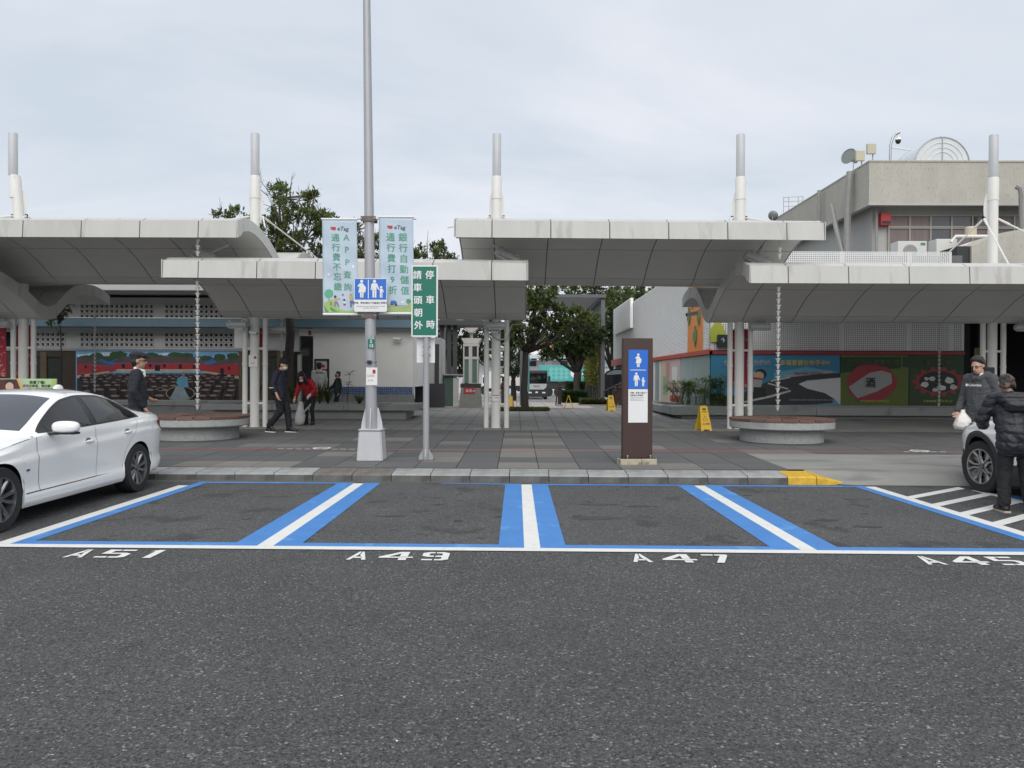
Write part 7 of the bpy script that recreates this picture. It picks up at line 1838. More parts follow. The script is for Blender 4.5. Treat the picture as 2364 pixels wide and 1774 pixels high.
def tree(name, label, base, fork, lobes, nclump, per, llen, lwid, seed, leafm, barkm=m_bark, r0=.12, bare=0, clump=.22, group=None, cat='tree', lean=(0, 0)):
    """trunk, limbs to every clump, and whorls of leaves; lobes are (centre offset, radii, weight)"""
    rd = random.Random(seed); base = Vector(base); root = thing(name, base, label, cat, group)
    tb_ = MB(); fk = base + Vector((lean[0], lean[1], fork))
    pts = [base, lerp(base, fk, .35) + Vector((rd.uniform(-.05, .05), rd.uniform(-.05, .05), 0)) * fork * .5, lerp(base, fk, .7) + Vector((rd.uniform(-.06, .06), rd.uniform(-.06, .06), 0)) * fork * .5, fk]
    tb_.tube([base + Vector((0, 0, -.1))] + pts, [r0 * 1.5, r0 * 1.2, r0, r0 * .9, r0 * .8], 10)
    tot = sum(l[2] for l in lobes); V, Fc = [], []; tw_ = MB()
    for (c, rad, wgt) in lobes:
        cc = base + Vector(c); k = max(1, round(nclump * wgt / tot)); nlimb = max(2, k // 9)
        hubs = []
        for _ in range(nlimb):
            v = rv(rd) * .55; h = cc + Vector((v.x * rad[0], v.y * rad[1], v.z * rad[2] - rad[2] * .2)); m_ = lerp(fk, h, .5) + Vector((rd.uniform(-.1, .1), rd.uniform(-.1, .1), -.06 * (h - fk).length))
            tb_.tube([fk - Vector((0, 0, .05)), m_, h], [r0 * .5, r0 * .33, r0 * .18], 6); hubs.append(h)
        for _ in range(k):
            v = rv(rd).normalized() * (rd.uniform(.45, 1.0) ** .6); p = cc + Vector((v.x * rad[0], v.y * rad[1], v.z * rad[2])) + rv(rd) * clump * .6
            h = min(hubs, key=lambda q: (q - p).length); mm = lerp(h, p, .55) + rv(rd) * .08
            tw_.tube([h, mm, p], [r0 * .13, r0 * .09, r0 * .05], 4, cap=False)
            out = (p - cc).normalized() + Vector((0, 0, .55))
            for _ in range(per):
                d = (rv(rd).normalized() * .9 + out * .55); q = p + rv(rd) * clump * rd.uniform(.1, 1)
                leaf(V, Fc, q, d, Vector((rd.uniform(-.5, .5), rd.uniform(-.5, .5), 1)), llen * rd.uniform(.7, 1.3), lwid * rd.uniform(.8, 1.2))
    for _ in range(bare):
        (c, rad, wgt) = rd.choice(lobes); cc = base + Vector(c); v = rv(rd).normalized(); v.z = abs(v.z) * .9 + .3
        p0 = cc + Vector((v.x * rad[0] * .5, v.y * rad[1] * .5, rad[2] * .35)); p1 = p0 + Vector((v.x * rad[0] * .45, v.y * .3, rad[2] * rd.uniform(.7, 1.25)))
        tw_.tube([p0, lerp(p0, p1, .5) + rv(rd) * .07, p1], [.016, .011, .005], 4, cap=False)
        for _ in range(3):
            t = rd.uniform(.4, .9); a = lerp(p0, p1, t); tw_.tube([a, a + rv(rd) * .14 + Vector((0, 0, .3 * rd.uniform(.6, 1.2)))], [.008, .004], 3, cap=False)
    tb_.build('trunk', barkm, root, smooth=True, clean=False)
    tag(tw_.build('twigs', m_twig if bare else barkm, root, clean=False), kind='stuff')
    mb = MB(); mb.add(V, Fc); mb.build('crown', leafm, root, clean=False)
    return root
TG = 'trees around the plaza'
gz_ = .73
Xt = ax(665, 24.0)
tree('planter_tree', 'tree with bare top twigs rising from the planter behind the left canopies', (Xt, 24.0, gz_), 3.2, [((-.9, .2, 5.0), (1.2, 1.0, .85), 3), ((.2, .3, 5.3), (1.2, 1.1, 1.1), 4), ((-.1, .1, 6.3), (1.1, .9, .6), 1.7), ((1.6, .3, 4.6), (1.0, .9, .6), 2.4), ((1.5, .1, 5.6), (.85, .7, .4), 1.3), ((-.2, 0, 4.0), (1.6, 1.1, .7), 3), ((2.6, .2, 5.0), (.7, .5, .25), .9), ((-1.9, .1, 5.9), (.5, .4, .2), .4)], 250, 40, .165, .072, 11, lf_a, m_bark, .15, 34, .22, TG)
Xt2 = ax(951, 29.0)
tree('slim_tree', 'slim tree at the end of the white restroom wall, its top showing above the canopy', (Xt2, 29.0, zg(29)), 3.0, [((.55, 0, 5.35), (1.1, 1.0, .95), 4), ((-1.6, .2, 5.1), (.7, .7, .55), 1.4), ((-.4, 0, 4.4), (1.0, .9, .5), 1)], 130, 38, .18, .08, 23, lf_c, m_barkd, .13, 12, .22, TG, lean=(-.5, 0))
tree('passage_tree', 'tree on the small grass island behind the middle column', (ax(1213, 28.2), 28.2, zg(28)), 2.15, [((-.15, 0, 2.75), (.85, .8, .42), 3), ((.75, .1, 3.5), (.95, .8, .5), 3), ((.55, 0, 4.3), (.55, .7, .5), 2), ((1.75, .2, 3.3), (.8, .7, .5), 2), ((-.5, .1, 3.4), (.5, .6, .4), 1)], 165, 30, .21, .095, 31, lf_a, m_barkd, .125, 0, .2, TG)
tree('forked_tree', 'dark forked tree behind the clipped hedge in the passage', (ax(1332, 43), 43, zg(43) + .1), 1.6, [((-.5, 0, 3.5), (1.2, 1.0, .85), 3), ((.5, 0, 3.9), (1.1, 1.0, .9), 3), ((-1.3, 0, 2.8), (.7, .7, .5), 1.2), ((-.2, 0, 2.9), (1.2, .9, .45), 1.5)], 210, 32, .24, .115, 41, lf_b, m_barkd, .2, 0, .3, TG)
for (px, Y, cz, rx, rz, n_, lab, sd, lm) in ((1338, 62, 8.6, 4.2, .9, 100, 'broad tree showing above the left half of the pergola roof', 51, lf_c), (1412, 62, 7.2, 2.6, 1.7, 120, 'broad tree behind the vine-clad end of the pergola', 52, lf_c), (1462, 56, 6.8, 2.0, 1.5, 100, 'tree rising behind the far end of the louvred wall', 53, lf_c), (1425, 57, 5.6, 1.3, 1.3, 80, 'low dark tree between pergola and louvred wall', 54, lf_b), (1075, 47, 3.6, 1.9, 1.4, 90, 'dark tree behind the stone lantern', 55, lf_b), (1185, 55, 2.9, .75, 1.2, 36, 'small dark tree right of the middle column pipes', 56, lf_b), (1505, 60, 7.6, 2.2, 1.2, 70, 'tree top above the louvred wall, just under the upper canopy', 57, lf_c)):
    tree('background_tree', lab, (ax(px, Y), Y, zg(Y)), 2.4 if cz > 5 else 1.5, [((0, 0, cz), (rx, 2.0, rz), 3), ((rx * .4, .3, cz + rz * .5), (rx * .6, 1.6, rz * .6), 1.5), ((-rx * .5, .2, cz - rz * .3), (rx * .6, 1.5, rz * .7), 1.5)], n_, 24, .34, .17, sd, lm, m_barkd, .2, 0, .42, 'trees beyond the passage')
tree('corner_shrub_tree', 'dark leafy treetop under the far left wave canopy', (ax(140, 25.0), 25.0, zg(25)), 2.6, [((0, 0, 3.5), (.42, .4, .5), 1), ((-.3, 0, 3.2), (.35, .35, .3), .5)], 26, 22, .16, .07, 61, lf_b, m_wood, .022, 0, .16, TG)

# planting: grasses and papyrus in the beds
def tuft(name, label, c, n_, h, spread, seed, mat=lf_g, umb=False, group='tufted plants in the planters'):
    rd = random.Random(seed); root = thing(name, c, label, 'plant', group); V, Fc = [], []; st = MB(); c = Vector(c)
    for _ in range(n_):
        a = rd.uniform(0, 6.28); tip = c + Vector((math.cos(a) * spread * rd.uniform(.2, 1), math.sin(a) * spread * rd.uniform(.2, 1), h * rd.uniform(.55, 1)))
        if umb:
            c = Vector(root.location) + Vector((rd.uniform(-.25, .25), rd.uniform(-.1, .1), 0))
            st.tube([c, lerp(c, tip, .5) + Vector((0, 0, h * .08)), tip], [.008, .007, .005], 4, cap=False)
            for k in range(20):
                b = rd.uniform(0, 6.28); d = Vector((math.cos(b), math.sin(b), rd.uniform(-.5, .45))); leaf(V, Fc, tip, d, Vector((0, 0, 1)), .30 * rd.uniform(.6, 1.2), .034)
        else:
            m_ = lerp(c, tip, .55) + Vector((0, 0, h * .16)); s = Vector((-math.sin(a), math.cos(a), 0)) * .011; k = len(V)
            V += [c - s, c + s, m_ + s, m_ - s, tip]; Fc += [(k, k + 1, k + 2, k + 3), (k + 3, k + 2, k + 4)]
    c = Vector(root.location)
    if umb: st.build('stems', mat, root, clean=False)
    mb = MB(); mb.add(V, Fc); mb.build('foliage', mat, root, clean=False); return root
soilz = PLZ - .05
for i, (px, Y, h_, lab) in enumerate(((592, 23.8, .9, 'leafy tuft behind the left column pipe'), (640, 24.2, .7, 'grassy tuft at the foot of the planter tree, left side'), (680, 23.9, .75, 'grassy tuft behind the stooping woman, left side'), (738, 23.8, .85, 'tall grassy tuft behind the stooping woman, right side'), (757, 24.1, .7, 'grassy tuft below the child in the green vest'), (830, 23.8, .42, 'low grass tuft left of the lamp pole'))):
    tuft('grass_tuft', lab, (ax(px, Y), Y, soilz), 46, h_, .42, 70 + i, lf_g if i != 0 else lf_c)
tuft('papyrus', 'single papyrus stem standing in the left planter', (ax(807, 23.8), 23.8, soilz), 2, 1.0, .06, 80, lf_c, True, None)
zp2 = az(1800, 940, 23.9) - .06
for i, (px, Y, h_, lab) in enumerate(((1560, 27.5, .8, 'papyrus clump at the left end of the shop planter'), (1580, 26.6, .9, 'papyrus clump in front of the pink poster'), (1600, 26.2, .85, 'papyrus clump before the frosted pane'), (1632, 24.9, .95, 'papyrus clump at the corner of the right building'), (1656, 24.8, 1.05, 'tall papyrus clump before the blue poster'), (1664, 24.7, .5, 'low papyrus clump beside the banner column'))):
    tuft('papyrus', lab, (ax(px, Y), Y, zp2), 18, h_, .38, 90 + i, lf_p, True, 'papyrus clumps in the right planters')
# grass island, hedges, vine
def leafmass(name, mat, pts, n_, l, w, seed, parent=None, kind='stuff'):
    rd = random.Random(seed); V, Fc = [], []
    for _ in range(n_):
        p, nrm = pts(rd); leaf(V, Fc, Vector(p), Vector(nrm) * .8 + rv(rd) * .8, Vector((rd.uniform(-.6, .6), rd.uniform(-.6, .6), 1)), l * rd.uniform(.7, 1.3), w)
    mb = MB(); mb.add(V, Fc); return tag(mb.build(name, mat, parent, clean=False), kind=kind)
gi0, gi1 = ax(1155, 28), ax(1268, 28)
isl = sheet('grass_island', m_soil, [(27.6, .43), (29.1, .43)], gi0, gi1, 1)
leafmass('island_grass', leafmat('island_grass', (.055, .085, .022)), lambda rd: ((rd.uniform(gi0, gi1), rd.uniform(27.55, 29.15), .42), (0, 0, 1.4)), 3800, .10, .022, 3)
def hedge(label, x0, x1, y0, y1, z0, z1, n_, seed, mat=lf_h):
    root = thing('clipped_hedge', ((x0 + x1) / 2, (y0 + y1) / 2, z0), label, 'hedge', 'hedges in the passage')
    MB().bev(x0 + .06, x1 - .06, y0 + .06, y1 - .06, z0, z1 - .06, .05).build('core', M('hedge_core', (.012, .022, .008), .95), root)
    def pts(rd):
        t = rd.random()
        if t < .4: return (rd.uniform(x0, x1), rd.uniform(y0, y1), z1 - .07 + rd.uniform(0, .08)), (0, 0, 1)
        if t < .8: return (rd.uniform(x0, x1), y0 + rd.uniform(0, .08), rd.uniform(z0, z1)), (0, -1, .3)
        return (rd.choice([x0 + .05, x1 - .05]) + rd.uniform(-.05, .05), rd.uniform(y0, y1), rd.uniform(z0, z1)), (0, 0, .5)
    o = leafmass('foliage', mat, pts, n_, .10, .06, seed, root); return root
hy = 39.0
hedge('clipped hedge in the passage, in front of the forked tree', ax(1298, hy), ax(1357, hy), hy, hy + 1.5, zg(hy), az(1325, 905, hy), 3000, 4)
hedge('rounder hedge behind the clipped one, at the forked tree', ax(1303, 43.5) + .1, ax(1352, 43.5), 43.5, 45.0, zg(43), az(1325, 884, 43.5), 2400, 5, lf_b)
hedge('low yellowish hedge beside the vine-clad posts', ax(1343, 33.5), ax(1402, 33.5), 33.5, 35.0, zg(33), az(1370, 925, 33.5), 2200, 6, leafmat('low_hedge', (.075, .085, .022)))
lw = MB().bb(ax(1340, 33), ax(1404, 33), 33.0, 33.4, zg(33), az(1370, 935, 33.2)).build('low_kerb_wall', m_pl); tag(lw, 'low grey kerb in front of the yellowish hedge', 'kerb wall')
gb = thing('grass_patch', (ax(963, 29), 28.6, zg(28.6)), 'small patch of dry grass at the foot of the slim tree', 'grass patch')
leafmass('blades', leafmat('dry_grass', (.12, .12, .05)), lambda rd: ((ax(rd.uniform(945, 985), 28.6), rd.uniform(28.2, 29.2), .4), (0, 0, 1)), 700, .16, .02, 8, gb)
# ================================================================== passage, pergola and the far car park
m_perg = M('pergola_grey', (.115, .117, .125), .6, var=.08, vs_=3)
pg = thing('pergola', (0, 43, zg(43)), 'tall dark grey steel pergola with slatted roof spanning the passage', 'pergola')
PX0, PX1, PY0, PY1 = ax(1017, 43) - .05, ax(1396, 43), 43.0, 52.0
PZ = az(1390, 681, 43)
for i, Y in enumerate([lerp(PY0, PY1, k / 8) for k in range(9)]):
    for X in (PX0, PX1 - .22): MB().bb(X, X + (.22 if i in (0, 8) else .12), Y, Y + .2, zg(Y) - .1, PZ - .3).build('post', m_perg, pg)
for X in (PX0, PX1 - .22): MB().bb(X - .02, X + .24, PY0 + .09, PY1 + .2, PZ - .3, PZ).build('side_beam', m_perg, pg)
for k in range(24):
    Y = lerp(PY0 + .3, PY1, k / 23); MB().bb(PX0 + .25, PX1 - .25, Y - .05, Y + .05, PZ - .13, PZ - .02).build('roof_slat', m_perg, pg)
MB().bb(PX0 - .03, PX1 + .03, PY0 - .1, PY0 + .08, PZ - .17, PZ + .01).build('front_beam', m_perg, pg)
# vine on the right-hand posts
rd0 = random.Random(77)
vine = thing('climbing_vine', (PX1 - .5, 43, zg(43)), 'yellow-green vine climbing the right posts of the pergola', 'vine')
def vpts(rd):
    Y = rd.uniform(PY0 + .2, PY1 - 1.5); z = zg(43) + .9 + (PZ - 2.2) * (rd.random() ** .9); return (PX1 - .30 + rd.uniform(-.25, .1), Y, z), (-.6, -.5, .3)
leafmass('foliage', lf_y, vpts, 2600, .24, .13, 9, vine)
for k in range(9):
    Y = PY0 + k * 1.0; MB().tube([(PX1 - .3, Y, zg(43)), (PX1 - .35 + rd0.uniform(-.1, .1), Y + .3, 2), (PX1 - .3, Y, 4.2)], .025, 5).build('stem', m_bark, vine)
# stone lantern-shaped kiosk
ko = thing('stone_lantern', (ax(1090, 30.5), 30.5, zg(30.5)), 'stone lantern-shaped kiosk with glass sides and flared top', 'kiosk')
Yk = 30.5
def kz(py): return az(1090, py, Yk)
def kfr(nm, mat, pxa, pxb, pya, pxc, pxd, pyb, d0, d1):
    V = []
    for (xa, xb, py, d) in ((pxa, pxb, pya, d0), (pxc, pxd, pyb, d1)):
        z = kz(py); a, b = ax(xa, Yk), ax(xb, Yk); V += [(a, Yk, z), (b, Yk, z), (b, Yk + d, z), (a, Yk + d, z)]
    MB().add(V, [(3, 2, 1, 0), (4, 5, 6, 7), (0, 1, 5, 4), (1, 2, 6, 5), (2, 3, 7, 6), (3, 0, 4, 7)]).build(nm, mat, ko)
m_lst = M('lantern_stone', (.24, .24, .225), .8, var=.15, vs_=4); m_lmet = M('lantern_pale', (.50, .49, .46), .55, var=.08, vs_=4); m_lgl = M('lantern_glass', (.12, .19, .17), .15, spec=.7)
kfr('plinth', m_lst, 1059, 1111, 942, 1064, 1108, 896, .9, .85); kfr('plinth_cap', M('lantern_brown', (.05, .035, .03), .6), 1062, 1109, 895.5, 1063, 1108, 886, .9, .9)
kfr('glass_body', m_lgl, 1070, 1104, 885, 1070, 1104, 830, .7, .7)
for xa, xb in ((1069, 1072), (1082, 1090), (1101, 1104.5)): 
    a, b = ax(xa, Yk - .03), ax(xb, Yk - .03); MB().bb(a, b, Yk - .04, Yk - .002, kz(886), kz(800)).build('mullion', m_lmet, ko)
for ya, yb in ((830, 824), (800, 794)):
    MB().bb(ax(1069, Yk), ax(1105, Yk), Yk - .05, Yk + .72, kz(ya), kz(yb)).build('band', m_lmet, ko)
kfr('lantern_box', m_black, 1071, 1103, 823.5, 1071, 1103, 800.5, .7, .7)
kfr('flared_top', m_lmet, 1071, 1104, 793.5, 1064, 1111, 781, .75, 1.0)
MB().tube([(ax(1087, Yk), Yk + .35, kz(781)), (ax(1087, Yk), Yk + .35, kz(766))], .06, 8).build('stem', m_lmet, ko)
kfr('upper_flare', m_lmet, 1083, 1091, 768, 1072, 1103, 757, .4, .8)
MB().bb(ax(1071, Yk - .02), ax(1097, Yk - .02), Yk - .02, Yk - .0, kz(909), kz(897)).build('red_plate', m_redsign, ko)
mb = MB(); c = at(1082, 903, Yk - .025); put_text(mb, '商場', .13, lambda x, z: (c.x + x, Yk - .024, c.z + z)); put_text(mb, '➔', .12, lambda x, z: (c.x + .19 + x, Yk - .024, c.z + z)); mb.build('lettering', m_signw, ko, clean=False)
# vending kiosk and railings between the wall and the lantern
vk = thing('service_kiosk', (ax(1010, 31), 31, zg(31)), 'pale service kiosk behind the green sign post', 'kiosk')
MB().bb(ax(966, 31), ax(1017, 31), 31, 33, zg(31), az(990, 780, 31)).build('body', m_wallg, vk); MB().bb(ax(1003, 30.9), ax(1013, 30.9), 30.96, 31, 1.2, az(1008, 795, 31)).build('dark_panel', m_dark, vk)
MB().bb(ax(958, 30.6), ax(1024, 30.6), 30.6, 31.2, zg(31), az(990, 886, 30.6)).build('dark_base', m_dark, vk)
cw = thing('green_counter', (ax(1035, 32), 32, zg(32)), 'grey-green counter with a flat top beside the stone lantern', 'counter')
MB().bb(ax(1024, 32), ax(1046, 32), 32, 33.5, zg(32), az(1035, 867, 32)).build('cabinet', M('counter_green', (.11, .18, .16), .6), cw); MB().bb(ax(1024, 31.8), ax(1075, 31.8), 31.8, 33.6, az(1035, 867, 32), az(1035, 864, 32)).build('counter_top', m_wallg, cw)
MB().bb(ax(1046, 31.9), ax(1057, 31.9), 31.9, 32.4, zg(32), az(1050, 873, 32)).build('pale_panel', m_wall, cw)
dp = thing('dark_portal', (ax(1030, 36), 36, zg(36)), 'dark steel portal posts behind the service kiosk', 'portal')
for px in (1020, 1036, 1050): MB().bb(ax(px, 36) - .09, ax(px, 36) + .09, 36, 36.2, zg(36), az(px, 745, 36)).build('post', m_dark, dp)
MB().bb(ax(1000, 36), ax(1115, 36), 35.5, 38, az(1040, 752, 36), az(1040, 741, 36)).build('roof', m_dark, dp)
# bollards with chain
m_bol = M('bollard_brown', (.045, .022, .018), .5, var=.2, vs_=8)
def bollard(label, px, Y, h=1.05):
    X = ax(px, Y); gz = zg(Y); root = thing('bollard', (X, Y, gz), label, 'bollard', 'brown bollards across the passage')
    MB().bev(X - .16, X + .16, Y - .16, Y + .16, gz, gz + .09, .02).build('foot', m_pl, root)
    MB().lathe([(.085, .09), (.07, .2), (.07, h * .72), (.10, h * .75), (.10, h * .80), (.06, h * .84), (.075, h * .92), (.03, h)], (X, Y, gz), 12).build('post', m_bol, root, smooth=40)
    MB().tube([(X - .16, Y - .05, gz + .05), (X - .10, Y - .02, gz + h * .6)], .03, 6).build('strut', m_bol, root); return root
bollard('brown bollard left of the hedge, in the middle of the passage', 1292, 32.6); bollard('brown bollard behind the middle column', 1161, 32.8); bollard('brown bollard beside the brown totem', 1432, 31.5); bollard('shorter brown bollard behind the yellow floor sign', 1421, 32.5, .85)
rl_ = thing('stair_railing', (ax(1415, 36), 36, zg(36)), 'black stair railing sloping behind the brown totem', 'railing')
MB().tube([at(1392, 905, 36), at(1426, 888, 36), at(1440, 886, 36)], .03, 6).build('handrail', m_dark, rl_)
for px in (1394, 1404, 1414, 1424, 1434): MB().tube([at(px, 902 if px < 1400 else 894, 36), at(px, 935, 36)], .018, 5).build('baluster', m_dark, rl_)
# ---------------- vehicles in the far car park
def fz(px, py, Y): return az(px, py, Y)
Yk2 = 72.0
tr = thing('parked_truck', (ax(1243, Yk2), Yk2, zg(Yk2)), 'dark-cabbed flatbed truck facing the passage in the far car park', 'truck')
m_tcab = M('truck_silver', (.52, .53, .54), .35, .2); m_tdk = M('truck_dark', (.03, .032, .036), .45)
xa, xb = ax(1214, Yk2), ax(1264, Yk2); g0 = zg(Yk2)
MB().bev(xa, xb, Yk2, Yk2 + 1.9, g0 + .55, g0 + 2.75, .12).build('cab', m_tdk, tr)
MB().bb(xa + .1, xb - .1, Yk2 - .02, Yk2 + .02, g0 + 1.55, g0 + 2.45).build('windscreen', m_cglass, tr)
MB().prism([(xa + .05, 1.48), (xb - .05, 1.48), (xb - .12, 1.15), (xb - .35, .95), (xa + .35, .95), (xa + .12, 1.15)], lambda x, z: (x, Yk2 - .04, g0 + z), lambda x, z: (x, Yk2 - .005, g0 + z)).build('grille', m_tcab, tr)
mb = MB(); put_text(mb, 'IVECO', .22, lambda x, z: ((xa + xb) / 2 + x, Yk2 - .045, g0 + 1.24 + z), bold=.02); mb.build('lettering', m_tdk, tr, clean=False)
MB().bb(xa + .02, xb - .02, Yk2 - .12, Yk2 + .05, g0 + .25, g0 + .92).build('bumper', m_tdk, tr); MB().bb(xa + .9, xb - .9, Yk2 - .13, Yk2 - .12, g0 + .62, g0 + .76).build('number_plate', m_signw, tr)
for x in (xa + .25, xb - .5): MB().bb(x, x + .3, Yk2 - .14, Yk2 - .11, g0 + .6, g0 + .72).build('headlight', m_signw, tr)
MB().bb(xa + .05, xb - .05, Yk2 + 2.0, Yk2 + 8, g0 + .85, g0 + 1.35).build('flatbed', m_tcab, tr)
for x in (xa + .15, xb - .15):
    for Y in (Yk2 + 1, Yk2 + 6): MB().tube([(x - .14, Y, g0 + .45), (x + .14, Y, g0 + .45)], .45, 16).build('wheel', m_tyre, tr)
for x in (xa - .16, xb + .16): MB().bb(x - .12, x + .12, Yk2 + .1, Yk2 + .25, g0 + 1.5, g0 + 2.2).build('mirror', m_tdk, tr)
Yl = 84.0
tl = thing('container_trailer', (ax(1315, Yl), Yl, zg(Yl)), 'long turquoise container trailer parked behind the flatbed truck', 'trailer')
m_teal = M('trailer_teal', (.075, .40, .38), .5, var=.05, vs_=.8); m_teal2 = M('trailer_teal_pale', (.16, .50, .47), .5)
xa, xb = ax(1245, Yl), ax(1392, Yl); za, zb = az(1300, 881, Yl), az(1300, 844, Yl)
MB().bev(xa, xb, Yl, Yl + 2.5, za, zb, .04).build('container', m_teal, tl)
mb = MB()
for k in range(12): 
    cx, cz, r_ = xa + 1.3 + (k % 4) * .55, lerp(za, zb, .25 + .25 * (k // 4)), .3; mb.poly([(cx - r_, Yl - .01 - k * .0005, cz), (cx, Yl - .01 - k * .0005, cz - r_), (cx + r_, Yl - .01 - k * .0005, cz), (cx, Yl - .01 - k * .0005, cz + r_)])
tag(mb.build('pattern', m_teal2, tl, clean=False), kind='stuff')
mb = MB(); put_text(mb, 'HYUNG', .62, lambda x, z: (xb - 1.2 + x, Yl - .012, lerp(za, zb, .45) + z), bold=.02); mb.build('lettering', m_signw, tl, clean=False)
mb = MB(); mb.poly([(xb - 3.1 + .45 * math.cos(a), Yl - .012, lerp(za, zb, .5) + .45 * math.sin(a)) for a in [2 * math.pi * k / 20 for k in range(20)]]); mb.build('emblem', m_signw, tl, clean=False)
MB().bb(xa + .3, xb - .3, Yl + .3, Yl + 2.2, za - .85, za - .02).build('chassis', m_tdk, tl)
for x in (xa + 1, xa + 2.1, xb - 2.2, xb - 1.1): MB().tube([(x, Yl + .05, g0 + .5), (x, Yl + .4, g0 + .5)], .5, 16).build('wheel', m_tyre, tl)
def boxtruck(label, px0, px1, py0, py1, Y, mat, cabside=1):
    root = thing('box_truck', (ax((px0 + px1) / 2, Y), Y, zg(Y)), label, 'truck', 'trucks in the far car park'); a, b = ax(px0, Y), ax(px1, Y); z0, z1 = az(px0, py1, Y), az(px0, py0, Y)
    w = b - a; c = a if cabside < 0 else b - w * .3
    MB().bev(a if cabside > 0 else a + w * .32, b if cabside < 0 else b - w * .32, Y, Y + 2.3, lerp(z0, z1, .28), z1, .03).build('box', mat, root)
    MB().bev(c, c + w * .3, Y + .05, Y + 2.2, lerp(z0, z1, .15), lerp(z0, z1, .85), .1).build('cab', m_wall, root)
    MB().bb(c + w * .05, c + w * .25, Y + .02, Y + .06, lerp(z0, z1, .5), lerp(z0, z1, .75)).build('window', m_cglass, root)
    for t in (.15, .85): MB().tube([(lerp(a, b, t), Y + .05, z0 + .45), (lerp(a, b, t), Y + .35, z0 + .45)], .45, 14).build('wheel', m_tyre, root)
    MB().bb(a, b, Y + .3, Y + 2, lerp(z0, z1, .14), lerp(z0, z1, .27)).build('chassis', m_tdk, root); return root
boxtruck('white box truck between the pipes of the middle column', 1113, 1150, 858, 912, 76, M('truck_white', (.66, .67, .68), .45), -1)
boxtruck('white tanker truck left of the tree trunk in the far car park', 1156, 1206, 858, 904, 80, M('truck_cream', (.60, .58, .54), .5), -1)
boxtruck('white van body behind the stone lantern', 1025, 1068, 838, 872, 80, M('truck_white', (.66, .67, .68), .45), 1)
dc = thing('dark_car', (ax(1420, 46), 46, zg(46)), 'dark car with arched roof behind the vine-clad posts', 'car')
MB().prism([(1393, 868), (1400, 858), (1418, 852), (1445, 852), (1500, 856), (1500, 905), (1393, 905)], lambda x, y: at(x, y, 46), lambda x, y: at(x, y, 47.7)).build('body', M('dark_car_paint', (.02, .022, .03), .25, coat=1), dc)
MB().prism([(1401, 862), (1418, 855), (1436, 855), (1436, 864), (1401, 866)], lambda x, y: at(x, y, 45.98), lambda x, y: at(x, y, 46.01)).build('window', m_frost, dc)
for x in (1402, 1470): MB().tube([at(x, 906, 45.98), at(x, 906, 46.2)], .33, 16).build('wheel', m_tyre, dc)
# ---------------- buildings closing the view
mg = thing('far_shop', (ax(1240, 100), 100, -.4), 'distant shop building with a dark-lettered fascia sign beyond the truck', 'building')
Yg = 100.0
MB().bb(ax(1040, Yg), ax(1520, Yg), Yg, Yg + 8, -.4, az(1240, 832, Yg)).build('wall', M('far_wall', (.62, .63, .64), .7), mg)
MB().bb(ax(1040, Yg), ax(1520, Yg), Yg - 3, Yg, az(1240, 829, Yg), az(1240, 821, Yg)).build('awning', M('far_awning', (.55, .57, .58), .6), mg)
MB().bb(ax(1180, Yg), ax(1290, Yg), Yg - .3, Yg, az(1240, 817, Yg), az(1240, 792, Yg)).build('sign_board', m_signw, mg)
MB().bb(ax(1247, Yg - .4), ax(1290, Yg - .4), Yg - .42, Yg - .3, az(1240, 817, Yg), az(1240, 792, Yg)).build('orange_board', M('far_orange', (.62, .28, .08), .5), mg)
mb = MB(); c = at(1216, 805, Yg - .35); put_text(mb, 'MUGOA', 1.15, lambda x, z: (c.x + x, Yg - .35, c.z + z), bold=.03); mb.build('lettering', m_ink, mg, clean=False)
mb = MB(); c = at(1257, 805, Yg - .45); put_text(mb, 'C', 1.35, lambda x, z: (c.x + x, Yg - .45, c.z + z), bold=.05); mb.build('lettering', m_redsign, mg, clean=False)
for k in range(9):
    x = ax(1150 + k * 36, Yg); MB().bb(x, x + .9, Yg - .05, Yg, az(1240, 846, Yg), az(1240, 834, Yg)).build('window', m_signw if k % 2 else m_cglass2, mg)
wb_ = thing('white_annex', (ax(1420, 68), 68, zg(68)), 'white annex with a small window and painted tree behind the totem', 'building')
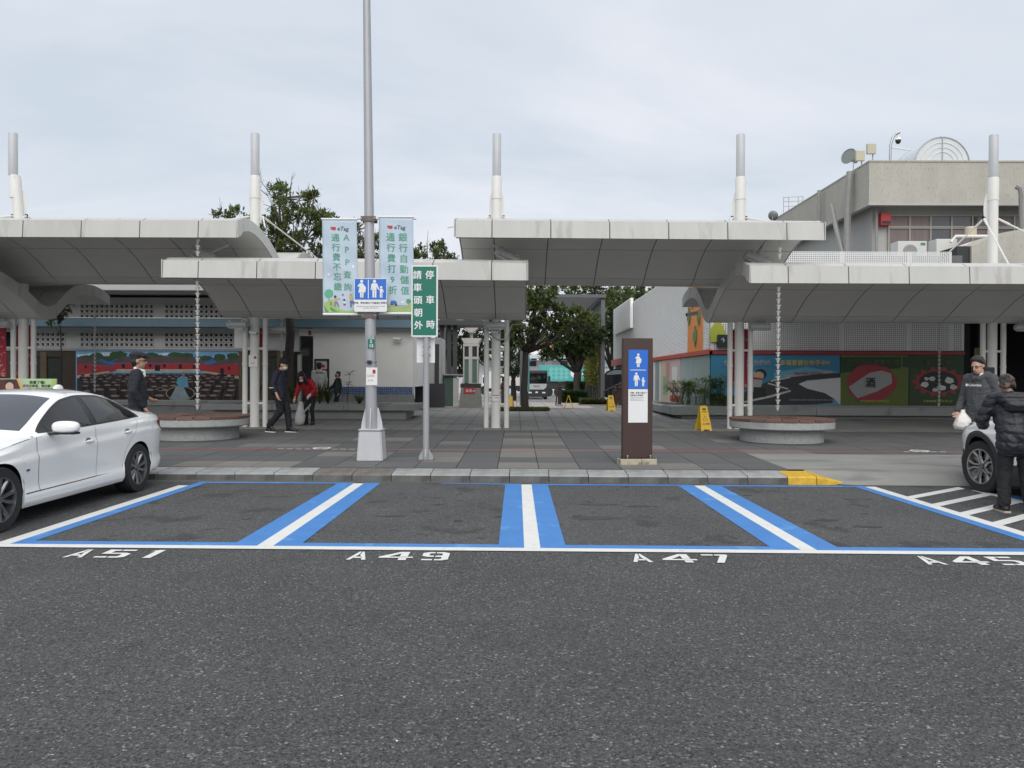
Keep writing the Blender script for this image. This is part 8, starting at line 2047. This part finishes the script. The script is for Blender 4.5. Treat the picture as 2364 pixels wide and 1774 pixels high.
MB().bb(ax(1391, 68), ax(1470, 68), 68, 72, zg(68), az(1420, 803, 68)).build('wall', m_wall, wb_); w_ = MB().bb(ax(1415, 68), ax(1436, 68), 67.95, 68, az(1425, 841, 68), az(1425, 820, 68)).build('window', m_fra, wb_)
MB().bb(ax(1418, 67.9), ax(1434, 67.9), 67.92, 67.95, az(1425, 839, 68), az(1425, 823, 68)).build('pane', m_pane, w_)
mb = MB(); c = at(1402, 829, 67.97); mb.poly([(c.x + .42 * math.cos(a) * (1 + .12 * math.sin(5 * a)), 67.97, c.z + .5 * math.sin(a)) for a in [2 * math.pi * k / 22 for k in range(22)]]); mb.build('painted_tree', M('pale_blue_paint', (.42, .52, .58), .6), wb_, clean=False)
MB().bb(ax(1391, 67.9), ax(1470, 67.9), 67.96, 68, az(1420, 850, 68), az(1420, 846, 68)).build('painted_band', M('pale_blue_paint2', (.30, .45, .56), .6), wb_)
po = thing('teal_pole', (ax(1219, 60), 60, zg(60)), 'teal sign pole behind the trunk in the passage', 'pole'); MB().tube([at(1219, 905, 60), at(1219, 820, 60)], .12, 8).build('shaft', M('pole_teal', (.10, .28, .25), .5), po)
gp_ = thing('grey_post', (ax(1202, 33), 33, zg(33)), 'plain grey steel post beside the trunk in the passage', 'post'); MB().bb(ax(1200, 33), ax(1207, 33), 33, 33.13, zg(33), az(1203, 745, 33)).build('shaft', m_perg, gp_)
# distant tree line all round, seen only as reflections and through gaps
rd_ = random.Random(99)
def treeline(name, Y, x0, x1, h, seed, mat):
    rd = random.Random(seed); V, Fc = [], []
    x = x0
    while x < x1:
        hh = h * rd.uniform(.7, 1.2)
        for _ in range(60):
            v = rv(rd); p = Vector((x + v.x * 3.4, Y + v.y * 2.4, hh * .55 + v.z * hh * .5 - .4)); leaf(V, Fc, p, rv(rd), Vector((rd.uniform(-1, 1), rd.uniform(-1, 1), 1)), 1.9 * rd.uniform(.6, 1.2), 1.3)
        x += 3.2
    mb = MB(); mb.add(V, Fc); return tag(mb.build(name, mat, None, clean=False), kind='stuff')
treeline('far_woods', 125, -75, 75, 8, 1, lf_b)
treeline('rear_woods', -48, -90, 90, 9, 2, lf_c)
